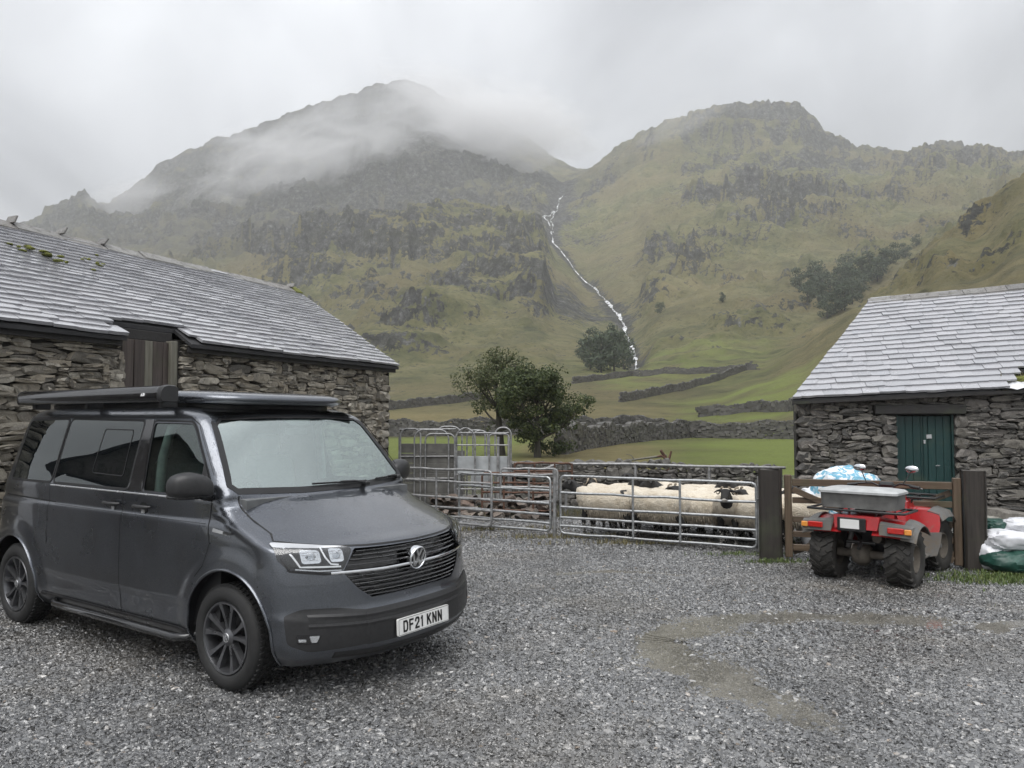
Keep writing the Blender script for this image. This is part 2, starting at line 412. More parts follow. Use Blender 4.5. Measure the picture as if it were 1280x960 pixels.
def m_leaf(name, a, b, c2):
    t = NT(name); g = t.N.new('ShaderNodeNewGeometry').outputs['Random Per Island']; w = t.pos()
    c = t.ramp(g, [(0, a), (.5, b), (1, c2)])
    c = t.mix(t.rng(t.noise(w, .9, 3), .4, .65, 0, .5), c, a)
    t.set(base=c, rough=.55, spec=.4)
    d = t.N.new('ShaderNodeBsdfTranslucent'); t.L.new(c, d.inputs[0]); mx = t.N.new('ShaderNodeMixShader'); mx.inputs[0].default_value = .3
    t.L.new(t.b.outputs[0], mx.inputs[1]); t.L.new(d.outputs[0], mx.inputs[2]); t.L.new(mx.outputs[0], t.out.inputs[0])
    return t.mat
MAT['leaf'] = m_leaf('oak_leaves', (.028, .042, .015), (.062, .088, .028), (.13, .15, .055))
MAT['leaf2'] = m_leaf('ash_leaves', (.060, .075, .030), (.085, .105, .042), (.13, .135, .06))
MAT['leaf_far'] = m_leaf('far_leaves', (.036, .058, .030), (.055, .080, .040), (.078, .104, .052))
MAT['bark'] = m_wood('bark', (.03, .027, .022), (.085, .075, .06), .85, scale=12)
def m_foam():
    t = NT('white_water'); v = t.pos(); n = t.noise(v, .22, 5, .7); N, L = t.N, t.L
    t.set(base=t.ramp(n, [(.35, (.45, .46, .47)), (.6, (.80, .81, .82))]), rough=.5)
    tr = N.new('ShaderNodeBsdfTransparent'); mx = N.new('ShaderNodeMixShader'); L.new(t.rng(n, .40, .52, 0, 1), mx.inputs[0]); L.new(tr.outputs[0], mx.inputs[1]); L.new(t.b.outputs[0], mx.inputs[2]); L.new(mx.outputs[0], t.out.inputs[0])
    return t.mat
MAT['foam'] = m_foam()
def m_grass(name, a, b, c2):
    t = NT(name); g = t.N.new('ShaderNodeNewGeometry').outputs['Random Per Island']
    t.set(base=t.ramp(g, [(0, a), (.5, b), (1, c2)]), rough=.6); return t.mat
MAT['grass'] = m_grass('verge_grass', (.05, .085, .018), (.085, .13, .028), (.15, .17, .06))
MAT['drygrass'] = m_grass('dry_grass', (.13, .11, .045), (.20, .165, .08), (.11, .12, .04))
def m_terrain():
    t = NT('fellside'); w = t.pos(); rock = t.attr('rock'); green = t.attr('green'); tan = t.attr('tan')
    nl = t.noise(w, .008, 6, .6); nm = t.noise(w, .045, 8, .68); nf = t.noise(w, .30, 7, .72); ns = t.noise(w, 3.0, 5, .65)
    g = t.ramp(nm, [(.28, (.070, .078, .034)), (.43, (.160, .165, .066)), (.56, (.245, .230, .100)), (.72, (.315, .270, .135))])
    g = t.mix(t.rng(nl, .44, .60, 0, .7), g, t.ramp(nf, [(.32, (.185, .150, .070)), (.66, (.320, .262, .135))]))     # bracken and dead bents
    g = t.mix(t.rng(nf, .52, .66, 0, .75), g, (.050, .056, .022))                                                   # rushes and juniper
    fld = t.ramp(ns, [(.3, (.275, .365, .070)), (.7, (.410, .480, .120))])
    g = t.mix(t.math('MULTIPLY', green, t.rng(nf, .3, .7, .75, 1.0)), g, fld)
    tn = t.ramp(t.noise(w, .9, 6, .7), [(.3, (.31, .255, .105)), (.7, (.48, .385, .190))])
    g = t.mix(t.math('MULTIPLY', tan, t.rng(nf, .3, .7, .6, 1.0)), g, tn)
    g = t.mix(t.math('MULTIPLY', t.attr('scree'), t.rng(nm, .35, .65, 1.0, .55)), g, t.ramp(nf, [(.3, (.060, .059, .052)), (.5, (.105, .102, .090)), (.7, (.155, .150, .130))]))
    nr = t.noise(w, .16, 9, .78)
    k = t.ramp(nr, [(.34, (.012, .012, .013)), (.46, (.050, .050, .048)), (.56, (.125, .125, .120)), (.68, (.32, .32, .31))])  # rock mottling, with the shade of crevices put into the colour
    k = t.mix(t.rng(nm, .45, .7, 0, .5), k, (.085, .088, .045))
    edge = t.math('ADD', rock, t.rng(nf, .3, .7, -.42, .42))
    edge = t.math('ADD', edge, t.rng(nm, .3, .7, -.30, .30))
    c = t.mix(t.rng(edge, .40, .52, 0, 1), g, k)
    t.set(base=c, rough=.85, spec=.3)
    h = t.math('ADD', t.math('MULTIPLY', t.noise(w, .10, 10, .75), 14.0), t.math('MULTIPLY', t.noise(w, 1.2, 5, .7), .6))
    t.set(normal=t.bump(h, .9, 1.0))
    return t.mat
MAT['terrain'] = m_terrain()
def m_yard():
    t = NT('wet_gravel'); w = t.pos(); grass = t.attr('grass'); mud = t.attr('mud')
    v1 = t.N.new('ShaderNodeTexVoronoi'); v1.inputs['Scale'].default_value = 95; t.L.new(w, v1.inputs['Vector'])
    v2 = t.N.new('ShaderNodeTexVoronoi'); v2.inputs['Scale'].default_value = 170; t.L.new(w, v2.inputs['Vector'])
    sp = t.N.new('ShaderNodeSeparateColor'); t.L.new(v1.outputs['Color'], sp.inputs[0])
    c = t.ramp(sp.outputs[0], [(0, (.070, .070, .070)), (.5, (.115, .114, .112)), (.85, (.17, .17, .165)), (1, (.30, .295, .285))])
    c = t.mix(t.rng(v1.outputs['Distance'], .004, .009, 0, .5), c, (.045, .044, .042))
    nb = t.noise(w, .45, 5, .6)
    c = t.mix(t.rng(nb, .52, .75, 0, .55), c, (.075, .068, .058))
    c = t.mix(t.math('MULTIPLY', mud, t.rng(t.noise(w, 5, 6, .7), .3, .6, .2, 1)), c, (.085, .068, .045))
    c = t.mix(t.math('MULTIPLY', grass, t.rng(t.noise(w, 4, 6, .7), .4, .55, 0, 1)), c, t.ramp(t.noise(w, 30, 3), [(.3, (.04, .06, .015)), (.7, (.09, .12, .03))]))
    h = t.math('SUBTRACT', t.math('MULTIPLY', t.noise(w, 14, 5), .3), t.math('ADD', t.math('MULTIPLY', v1.outputs['Distance'], 30), t.math('MULTIPLY', v2.outputs['Distance'], 20)))
    t.set(base=c, rough=t.rng(sp.outputs[1], 0, 1, .10, .38), spec=.8, coat=.7, coatr=.12, normal=t.bump(h, .7, .008))
    return t.mat
MAT['yard'] = m_yard()
def m_pebble():
    t = NT('wet_chippings'); r = t.N.new('ShaderNodeObjectInfo').outputs['Random']; w = t.pos()
    c = t.ramp(r, [(0, (.050, .051, .053)), (.35, (.095, .096, .098)), (.7, (.150, .151, .151)), (.93, (.215, .214, .21)), (.975, (.36, .35, .335)), (.99, (.50, .49, .47)), (1, (.22, .15, .09))])
    c = t.mix(t.rng(t.noise(w, .38, 6, .65), .48, .66, 0, .65), c, (.115, .098, .074))
    c = t.mix(t.rng(t.noise(w, .8, 6, .7), .46, .62, 0, .65), c, (.050, .050, .050))
    t.set(base=c, rough=t.rng(t.math('FRACT', t.math('MULTIPLY', r, 7.7)), 0, 1, .10, .40), spec=.8, coat=1.0, coatr=.10, normal=t.bump(t.noise(w, 90, 4), .4, .004)); return t.mat
MAT['pebble'] = m_pebble()
def m_water():
    t = NT('muddy_puddle_water'); N, L = t.N, t.L; w = t.pos(); nb = t.bump(t.noise(w, 30, 3), .05, .01)
    tr = N.new('ShaderNodeBsdfTransparent'); tr.inputs[0].default_value = (.94, .92, .88, 1)
    df = N.new('ShaderNodeBsdfDiffuse'); df.inputs[0].default_value = (.31, .295, .26, 1)
    gl = N.new('ShaderNodeBsdfGlossy'); gl.inputs['Roughness'].default_value = .02; L.new(nb, gl.inputs['Normal'])
    m1 = N.new('ShaderNodeMixShader'); L.new(t.rng(t.noise(w, 2.5, 4), .35, .7, .20, .55), m1.inputs[0]); L.new(tr.outputs[0], m1.inputs[1]); L.new(df.outputs[0], m1.inputs[2])
    fr = N.new('ShaderNodeFresnel'); fr.inputs[0].default_value = 1.34; m2 = N.new('ShaderNodeMixShader'); L.new(fr.outputs[0], m2.inputs[0]); L.new(m1.outputs[0], m2.inputs[1]); L.new(gl.outputs[0], m2.inputs[2])
    L.new(m2.outputs[0], t.out.inputs[0]); N.remove(t.b); return t.mat
MAT['water'] = m_water()
# ---------------------------------------------------------------- terrain: a height field laid out on (X/Y, Y) rays
FLAT = lambda Y: 480 - FPX*math.tan(math.atan(-CAM_H/Y) - PITCH)
COLS = {
 -330: [(160,505),(300,460),(600,400),(1000,330),(1250,300),(1600,320)],
  -60: [(160,505),(300,455),(600,390),(1000,318),(1250,288),(1600,300)],
   20: [(160,505),(300,455),(600,390),(1000,312),(1250,280),(1600,290)],
   60: [(160,505),(300,455),(600,385),(1000,308),(1150,268),(1250,258),(1600,280)],
   95: [(160,505),(300,455),(600,382),(1000,306),(1150,258),(1250,238),(1450,256),(1600,262)],
  128: [(160,505),(300,455),(600,378),(1000,304),(1150,272),(1300,262),(1600,248)],
  165: [(160,505),(300,455),(600,374),(1000,300),(1200,262),(1400,240),(1600,227)],
  200: [(160,505),(300,455),(600,372),(1000,290),(1200,250),(1400,222),(1600,199)],
  265: [(160,505),(300,455),(550,385),(700,348),(1000,282),(1200,235),(1400,200),(1600,171)],
  330: [(160,505),(300,452),(550,382),(700,338),(850,312),(1000,272),(1200,215),(1400,175),(1600,150)],
  390: [(160,505),(300,450),(550,378),(680,318),(850,302),(1000,262),(1200,200),(1400,155),(1600,129)],
  430: [(160,505),(220,490),(300,450),(550,368),(690,305),(850,300),(1000,262),(1110,225),(1200,190),(1400,145),(1600,117)],
  470: [(120,530),(160,505),(220,490),(300,448),(550,360),(690,297),(850,296),(1000,262),(1090,200),(1200,180),(1400,135),(1600,103)],
  505: [(120,530),(160,505),(220,488),(300,446),(550,356),(700,290),(850,292),(1000,262),(1090,190),(1200,180),(1400,135),(1600,100)],
  560: [(120,528),(160,504),(220,486),(300,446),(550,352),(700,283),(850,285),(1000,262),(1090,200),(1200,192),(1400,155),(1600,121)],
  615: [(120,526),(160,502),(220,484),(300,446),(540,352),(680,288),(850,280),(1000,255),(1090,215),(1200,205),(1400,175),(1600,145)],
  650: [(120,524),(160,500),(220,482),(300,446),(520,360),(660,303),(850,275),(1000,250),(1150,226),(1400,190),(1600,165)],
  700: [(120,522),(160,498),(220,478),(300,448),(400,416),(550,365),(700,325),(850,290),(1000,258),(1150,228),(1400,208),(1600,195)],
  735: [(120,520),(160,497),(220,473),(300,450),(400,424),(550,385),(700,345),(850,300),(1000,255),(1150,214),(1300,208),(1600,205)],
  790: [(120,520),(160,498),(220,470),(300,458),(400,425),(550,378),(700,325),(850,275),(1000,228),(1150,180),(1300,170),(1600,190)],
  850: [(120,521),(160,499),(220,468),(300,440),(400,402),(550,350),(700,302),(850,255),(1000,208),(1120,158),(1250,144),(1600,170)],
  900: [(110,522),(150,498),(210,468),(300,432),(400,392),(550,340),(700,292),(850,245),(1000,198),(1120,146),(1250,130),(1600,160)],
  955: [(100,520),(140,484),(200,462),(280,440),(400,385),(550,334),(700,286),(850,240),(1000,196),(1120,138),(1250,124),(1600,150)],
 1003: [(90,518),(120,486),(200,433),(280,436),(400,384),(550,334),(700,286),(850,240),(1000,200),(1120,142),(1250,127),(1600,150)],
 1022: [(90,515),(120,478),(200,418),(280,422),(400,382),(550,334),(700,284),(850,240),(1000,205),(1120,158),(1250,142),(1600,160)],
 1040: [(90,512),(120,470),(200,404),(280,410),(400,382),(550,334),(700,282),(850,240),(1000,208),(1120,174),(1250,163),(1600,180)],
 1075: [(90,506),(120,455),(200,380),(260,392),(400,376),(550,330),(700,278),(850,238),(1000,206),(1120,183),(1250,181),(1600,195)],
 1105: [(80,505),(120,440),(205,358),(260,372),(400,366),(550,322),(700,276),(850,238),(1000,205),(1120,187),(1250,187),(1600,200)],
 1140: [(80,498),(120,415),(210,326),(280,345),(400,350),(550,312),(700,270),(850,232),(1000,200),(1120,188),(1250,190),(1600,205)],
 1180: [(80,490),(120,390),(220,291),(300,312),(450,315),(550,300),(700,262),(850,222),(980,182),(1120,174),(1250,180),(1600,200)],
 1235: [(80,480),(120,365),(235,249),(320,272),(450,285),(700,255),(850,220),(980,184),(1120,179),(1250,185),(1600,205)],
 1285: [(80,470),(120,340),(245,214),(330,235),(500,255),(700,240),(980,195),(1120,189),(1600,210)],
 1400: [(80,450),(120,300),(260,150),(330,165),(600,230),(1000,205),(1600,220)],
 1610: [(80,430),(120,270),(260,110),(330,120),(600,200),(1000,205),(1600,220)],
}
GILL_Y = np.array([285,340,385,465,550,680,740,810,945,1120.]); GILL_P = np.array([798,795,790,782,768,738,715,692,690,704.])
def build_terrain_arrays():
    Ys = np.exp(np.linspace(math.log(14), math.log(2100), 610))
    pxs = np.concatenate([np.array([-700,-480]), np.arange(-330, -10, 10.), np.arange(-10, 1300, 2.05), np.arange(1300, 1620, 10.), np.array([1750,1950])])
    keys = sorted(COLS); tabs = []
    for k in keys:
        c = COLS[k]; pts = [(Y, FLAT(Y)) for Y in (14, 20, 30, 45, 65) if Y < c[0][0]-12] + c
        last = pts[-1]; pts.append((2100, last[1]+40))
        ly = np.log([p[0] for p in pts]); e = np.array([eray(p[1]) for p in pts])
        tabs.append(np.interp(np.log(Ys), ly, e))
    tabs = np.array(tabs)                                   # key x Y
    # smooth along Y a little
    ker = np.exp(-np.linspace(-2, 2, 13)**2); ker /= ker.sum()
    tabs = np.array([np.convolve(np.pad(r, 6, 'edge'), ker, 'valid') for r in tabs])
    # catmull-rom across the columns
    E = np.zeros((len(pxs), len(Ys)))
    kk = np.array(keys, float)
    for i, p in enumerate(pxs):
        q = min(max(p, kk[0]), kk[-1]); j = int(np.clip(np.searchsorted(kk, q)-1, 0, len(kk)-2))
        t = (q-kk[j])/(kk[j+1]-kk[j]); t2 = t*t*(3-2*t)*.5+t*.5
        E[i] = tabs[j]*(1-t2)+tabs[j+1]*t2
    T = (pxs-640)/FPX
    X = T[:, None]*Ys[None, :]; Y = np.repeat(Ys[None, :], len(pxs), 0)
    Z = CAM_H + E*Y
    P = np.repeat(pxs[:, None], len(Ys), 1)
    # ---- where rock shows
    def blob(px, Yc, sx, sy, a=1.0): return a*np.exp(-((P-px)/sx)**2 - (np.log(Y/Yc)/sy)**2)
    reg = (blob(500,1150,130,.16,.9)+blob(610,1120,70,.12,.5)+blob(540,660,130,.16,.95)+blob(400,700,90,.2,.6)+blob(690,500,60,.2,.7)+blob(600,480,70,.15,.5)+blob(500,420,60,.2,.4)
           +blob(940,1160,110,.12,.8)+blob(1020,1100,50,.1,.5)+blob(1200,1000,100,.16,.75)+blob(330,1350,230,.30,.95)+blob(560,1450,120,.2,.8)+blob(430,950,160,.12,.35)+blob(120,1200,120,.2,.6)
           +blob(700,1000,40,.2,.5)+blob(930,800,140,.16,.42)+blob(860,560,70,.15,.25)+blob(1010,900,90,.1,.3)+blob(1130,230,40,.2,.5)+blob(1280,200,60,.3,.3)+blob(520,380,60,.2,.25)+blob(830,600,30,.1,.2)+blob(1000,700,90,.12,.35))
    n1 = fbm(X/110, Y/80, 5, 3); n2 = fbm(X/38, Y/30, 5, 9)
    far = np.clip((Y-170)/150, 0, 1)
    n4 = fbm(X/14, Y/16, 4, 12, .6); rock = np.clip(reg*.80 + .75*n1 + .70*n2 + .45*n4 + .02, 0, 1)*far
    nh = np.clip((P-1060)/70, 0, 1)*np.clip((Y-95)/60, 0, 1)*np.clip((330-Y)/60, 0, 1)   # the near hillside
    rock = np.clip(rock + nh*np.clip(.02+1.1*n2+.9*n4, 0, 1), 0, 1)
    rough = np.maximum(np.clip((Y-110)/250, 0, 1), nh*.9)
    sc = np.clip(Y/1000, .12, 1.1)*(1+nh*.15)*(1-.45*np.clip((Y-1150)/200, 0, 1))
    dz = rough*sc*(26*fbm(X/160, Y/120, 4, 21) + 20*fbm(X/50, Y/45, 4, 31))
    rid = fbm(X/70, Y/90, 6, 41, .58, True); rid2 = fbm(X/20, Y/26, 5, 51, .6, True)
    dz += rough*sc*np.clip(rock*1.5, 0, 1)*(32*rid + 24*rid2)*(1-.85*np.clip((Y-800)/150, 0, 1))
    dz += rough*sc*(5.0*fbm(X/11, Y/12, 4, 61, .6))
    # gentle swells of the fields
    mid = np.clip((Y-40)/60, 0, 1)*(1-rough)
    dz += mid*.5*fbm(X/18, Y/18, 3, 71)
    see = np.clip((P-678)/18, 0, 1)*np.clip((812-P)/18, 0, 1)*np.clip((900-Y)/60, 0, 1)*np.clip((Y-230)/50, 0, 1)   # the open run of the beck
    dz = dz - see*(.9*np.clip(dz, 0, None) + .006*Y*np.exp(-((P-np.interp(Ys, GILL_Y, GILL_P)[None, :]+14)/26)**2))
    Z = Z + dz
    # crags: the slope breaks into cliffs and ledges
    Wc = np.clip(reg*1.1 + .30 + .9*n1 + .5*n2, 0, 1)*far*(1-.35*np.clip((Y-1200)/200, 0, 1)); Wc = np.maximum(Wc, nh*np.clip(.35+1.2*n2, 0, .8))
    Wc = Wc*(1-.85*see)*(1-.95*np.exp(-((P-np.interp(Ys, GILL_Y, GILL_P)[None, :]-4)/24)**2))
    for per, a, sd, wl in ((62, .95, 91, 90), (23, .85, 95, 34), (9, .7, 97, 15)):
        pr = per*np.clip(Y/800, .22, 1.15)
        ph_ = 2*np.pi*(Z + pr*1.6*fbm(X/wl, Y/wl, 4, sd, .55) + .22*X*np.sin(sd))/pr
        Z = Z + Wc*a*pr/(2*np.pi)*np.sin(ph_)
        rock = np.clip(rock + Wc*(.34*np.cos(ph_) - .02)*(1 if per > 10 else .6), 0, 1)
    # the gill that the beck falls down
    pw = np.interp(Ys, GILL_Y, GILL_P); d = (P-pw[None, :]); k = np.clip((Y-250)/60, 0, 1)*np.clip((1300-Y)/150, 0, 1)
    Z -= dz*k*.85*np.exp(-(d/22)**2)
    Z -= k*Y*(.0035*np.exp(-(d/7)**2) + .0055*np.exp(-(d/28)**2))
    rock = np.clip(rock + k*.6*np.exp(-(d/11)**2), 0, 1)
    # keep the long-wave skyline of the fells where the photograph has it
    tk = np.array([-330,0,30,60,95,128,165,200,265,300,330,390,430,470,500,520,560,640,690,720,735,765,800,850,900,950,1005,1020,1035,1075,1130,1150,1180,1240,1285,1620.]); tv = np.array([318,284,275,256,238,256,228,200,172,165,150,130,118,104,100,103,122,160,192,212,212,190,165,146,131,126,128,141,160,180,187,187,175,181,190,215.])
    want = np.array([eray(v) for v in np.interp(pxs, tk, tv)])
    far_e = np.where(Y > 900, (Z-CAM_H)/Y, -9).max(1); dif = want-far_e
    w = np.exp(-((pxs[:, None]-pxs[None, :])/16.0)**2); dif = (w*dif[None, :]).sum(1)/w.sum(1)
    Z += dif[:, None]*Y*np.clip((Y-650)/350, 0, 1)
    hk = np.array([1000,1040,1075,1105,1140,1180,1235,1285,1400.]); hv = np.array([435,405,381,360,328,293,251,217,150.])
    wanth = np.array([eray(v) for v in np.interp(pxs, hk, hv)]); near_e = np.where((Y > 150) & (Y < 300), (Z-CAM_H)/Y, -9).max(1)
    difh = (w*(wanth-near_e)[None, :]).sum(1)/w.sum(1)*np.clip((pxs-1030)/50, 0, 1)
    Z += difh[:, None]*Y*np.clip((Y-110)/80, 0, 1)*np.clip((420-Y)/100, 0, 1)
    near = np.clip((24-Y)/4, 0, 1); Z -= .06*near
    # ---- fields
    py = 480 - FPX*np.tan(np.arctan((Z-CAM_H)/Y)-PITCH)
    def box(v, a, b, s): return np.clip((v-a)/s, 0, 1)*np.clip((b-v)/s, 0, 1)
    n3 = fbm(X/12, Y/12, 4, 81)
    green = box(P, 730, 1700, 90)*box(Y, 10, 82, 6)*np.clip(.55+.9*n3+ (P-860)/260, 0, 1)
    green = np.maximum(green, box(P, 430, 700, 60)*box(Y, 30, 76, 8)*.9)
    green = np.maximum(green, box(P, 800, 1060, 80)*box(Y, 86, 165, 12)*np.clip(.45+1.4*n3+(P-880)/300, 0, .85))
    green = np.maximum(green, box(P, 700, 1000, 60)*box(Y, 160, 330, 40)*np.clip(.25+1.2*n3, 0, .5))
    tan = box(P, 400, 700, 50)*box(Y, 82, 150, 12)*np.clip(.85+n3, 0, 1)
    tan = np.maximum(tan, box(P, 690, 860, 50)*box(Y, 82, 150, 14)*np.clip(.4+1.2*n3, 0, 1))
    tan = np.maximum(tan, box(P, 600, 860, 60)*box(Y, 14, 60, 8)*np.clip(.75+n3, 0, 1))
    tan = np.maximum(tan, box(P, 960, 1700, 60)*box(Y, 100, 320, 18)*np.clip(.15+1.4*n3, 0, .6))
    tan = np.maximum(tan, box(P, 790, 960, 60)*box(Y, 380, 600, 80)*np.clip(.3+1.6*n2, 0, .8))
    scree = np.clip((Y-620)/250, 0, 1)*np.clip((700-P)/120, 0, 1)*np.clip(.95+.9*n1+.5*n2, 0, 1)
    scree = np.maximum(scree, np.clip((Y-950)/150, 0, 1)*np.clip((P-1080)/80, 0, 1)*.7)
    scree = np.maximum(scree, np.clip((Y-1000)/120, 0, 1)*np.clip(.55+n1, 0, .8))
    return pxs, Ys, X, Y, Z, rock, green, tan, scree
T_px, T_Y, T_X, T_YY, T_Z, T_rock, T_green, T_tan, T_scree = build_terrain_arrays()
def grid_mesh(name, X, Y, Z, attrs):
    n, m = X.shape
    co = np.stack([X, Y, Z], -1).reshape(-1, 3)
    i = np.arange(n*m).reshape(n, m)
    q = np.stack([i[:-1, :-1], i[1:, :-1], i[1:, 1:], i[:-1, 1:]], -1).reshape(-1, 4)
    me = bpy.data.meshes.new(name)
    me.vertices.add(len(co)); me.vertices.foreach_set('co', co.ravel())
    me.loops.add(q.size); me.loops.foreach_set('vertex_index', q.ravel().astype(np.int32))
    me.polygons.add(len(q)); me.polygons.foreach_set('loop_start', np.arange(0, q.size, 4, dtype=np.int32)); me.polygons.foreach_set('loop_total', np.full(len(q), 4, np.int32))
    me.polygons.foreach_set('use_smooth', np.ones(len(q), bool))
    me.update(calc_edges=True)
    for k, v in attrs.items():
        a = me.attributes.new(k, 'FLOAT', 'POINT'); a.data.foreach_set('value', v.ravel().astype(np.float32))
    return me
terrain = linkmesh('fellside_terrain', grid_mesh('fellside_terrain', T_X, T_YY, T_Z, dict(rock=T_rock, green=T_green, tan=T_tan, scree=T_scree)), MAT['terrain'])
tag(terrain, 'green and rocky fells with valley fields rising behind the farmyard', kind='structure')
def t_z(px, Y):
    i = np.interp(px, T_px, np.arange(len(T_px))); j = np.interp(math.log(Y), np.log(T_Y), np.arange(len(T_Y)))
    i0 = min(int(i), len(T_px)-2); j0 = min(int(j), len(T_Y)-2); a = i-i0; b = j-j0
    return float((T_Z[i0, j0]*(1-a)+T_Z[i0+1, j0]*a)*(1-b) + (T_Z[i0, j0+1]*(1-a)+T_Z[i0+1, j0+1]*a)*b)
def height_at(x, y): return t_z(640+FPX*x/y, y)
def terrain_hit(px, py, ymin=16):
    """first point of the land on a sight line"""
    i = np.interp(px, T_px, np.arange(len(T_px))); i0 = min(int(i), len(T_px)-2); a = i-i0
    z = T_Z[i0]*(1-a)+T_Z[i0+1]*a; e = (z-CAM_H)/T_Y; want = eray(py)
    ok = np.where((e >= want) & (T_Y > ymin))[0]
    if len(ok) == 0: j = int(np.argmax(e))
    else: j = ok[0]
    Y = T_Y[j]
    if j > 0 and len(ok) and e[j] != e[j-1] and T_Y[j-1] > ymin:
        Y = T_Y[j-1] + (T_Y[j]-T_Y[j-1])*np.clip((want-e[j-1])/(e[j]-e[j-1]), 0, 1)
    x = (px-640)/FPX*Y
    return Vector((x, Y, t_z(px, Y)))
# ---- the rest of the valley floor, all round the camera
g = MB(); g.add([(-3000,-3000,-.35),(3000,-3000,-.35),(3000,13.5,-.35),(-3000,13.5,-.35)], [(0,1,2,3)])
go = g.build('valley_ground', MAT['terrain']); tag(go, 'flat valley ground round the farmyard', kind='structure')

# ---------------------------------------------------------------- yard
PUDDLES = [ # centre lines on the ground (photo sight lines) and half widths
 ([(1165,776),(1080,771),(1000,768),(930,772),(870,781),(822,794),(818,808),(842,824),(880,842),(925,862),(975,884),(1010,898)], .27, .026),
 ([(705,716),(760,713),(800,714),(850,718)], .14, .022),
 ([(1236,782),(1275,776),(1320,776)], .14, .026),
]
def seg_dist(px, py, pts):
    best = np.full(px.shape, 1e9)
    for (ax, ay), (bx, by) in zip(pts, pts[1:]):
        dx, dy = bx-ax, by-ay; l2 = dx*dx+dy*dy
        t = np.clip(((px-ax)*dx+(py-ay)*dy)/l2, 0, 1)
        best = np.minimum(best, np.hypot(px-ax-t*dx, py-ay-t*dy))
    return best
def yard_height(x, y):
    x = np.asarray(x, float); y = np.asarray(y, float)
    z = .014*fbm(x/1.3, y/1.3, 4, 5) + .016*fbm(x/.22, y/.22, 3, 25) + .030*fbm(x/4.0, y/4.0, 2, 6)*np.clip((y-3)/3, 0, 1)
    wob = np.clip(1 + 1.6*fbm(x/.45, y/.45, 4, 8, .6) + 1.3*fbm(x/1.3, y/1.3, 2, 18), .2, 2.2)
    z = z + .010*fbm(x/.35, y/.35, 3, 35)
    for pts, hw, dep in PUDDLES:
        g = [tuple(ground_at(*p))[:2] for p in pts]
        d = seg_dist(x, y, g)
        k = np.exp(-(d/(hw*1.0*wob))**2)
        z = z*(1-.35*np.exp(-(d/(hw*2))**2)) - dep*k
    return z
def build_yard():
    Ys = np.exp(np.linspace(math.log(2.2), math.log(25), 420)); T = np.concatenate([np.linspace(-3, -.85, 40), np.linspace(-.84, .95, 420), np.linspace(.97, 3, 40)])
    X = T[:, None]*Ys[None, :]; Y = np.repeat(Ys[None, :], len(T), 0); Z = yard_height(X, Y)
    n = fbm(X/.9, Y/.9, 4, 15)
    def blob(cx, cy, sx, sy): return np.exp(-((X-cx)/sx)**2-((Y-cy)/sy)**2)
    grass = np.clip(1.3*blob(6.1, 8.9, 1.1, .55)+1.0*blob(5.2, 8.75, .5, .35)+.9*blob(3.2, 9.8, .45, .25)+.8*np.clip((Y-13.5)/2, 0, 1)*(X > -3)+.6*blob(6.0, 6.8, .8, .3)+.8*blob(5.3,11.4,1.2,.8), 0, 1)
    pen = np.clip(((Y-10.35)+(X-3.28)*.56-.25)/.4, 0, 1)*np.clip((3.4-X)/.3, 0, 1)
    mud = np.clip(pen + .7*blob(-3.9, 5.4, 1.4, .9) + .8*blob(-5.5,6.3,1.2,1.0) + np.clip(1.4*n-.25, 0, .6) + blob(2.3,3.5,.5,.25), 0, 1)
    me = grid_mesh('yard', X, Y, Z, dict(grass=np.clip(grass+grass*n*1.5, 0, 1), mud=mud))
    o = linkmesh('yard', me, MAT['yard']); tag(o, 'wet grey gravel farmyard', kind='structure'); return o
yard = build_yard()
def yz(x, y): return float(yard_height(np.array([x]), np.array([y]))[0])
g = MB(); g.add([(-60,-50,-.30),(60,-50,-.30),(60,2.6,-.07),(-60,2.6,-.07)], [(0,1,2,3)])
tag(g.build('yard_behind', MAT['yard']), 'gravel yard running on behind the viewer', kind='structure')
# puddles: level water that shows where the yard dips below it
def puddle(pts, hw, level, label):
    g = [ground_at(*p) for p in pts]; m = MB()
    def cr(i, t):
        p0, p1, p2, p3 = g[max(i-1,0)], g[i], g[i+1], g[min(i+2,len(g)-1)]
        return .5*((2*p1)+(p2-p0)*t+(2*p0-5*p1+4*p2-p3)*t*t+(3*p1-p0-3*p2+p3)*t**3)
    P = [cr(i, k/6) for i in range(len(g)-1) for k in range(6)] + [g[-1]]
    vs = []; fs = []; n = len(P)
    for i, p in enumerate(P):
        t = (P[min(i+1,n-1)]-P[max(i-1,0)]).normalized(); q = Vector((-t.y, t.x, 0))
        w = hw*2.3
        a = p - t*(hw if i == 0 else 0) + t*(hw if i == n-1 else 0)
        vs += [(a+q*w)[:], (a-q*w)[:]]
    vs = [(x, y, level) for x, y, z in vs]
    fs = [(2*i, 2*i+1, 2*i+3, 2*i+2) for i in range(n-1)]
    m.add(vs, fs); o = m.build('puddle', MAT['water']); tag(o, label, kind='structure')
puddle(PUDDLES[0][0], PUDDLES[0][1], -.0135, 'long curved muddy puddle in the gravel')
puddle(PUDDLES[1][0], PUDDLES[1][1], -.012, 'small brown puddle in front of the sheep pen')
puddle(PUDDLES[2][0], PUDDLES[2][1], -.014, 'puddle at the edge of the yard below the grass verge')
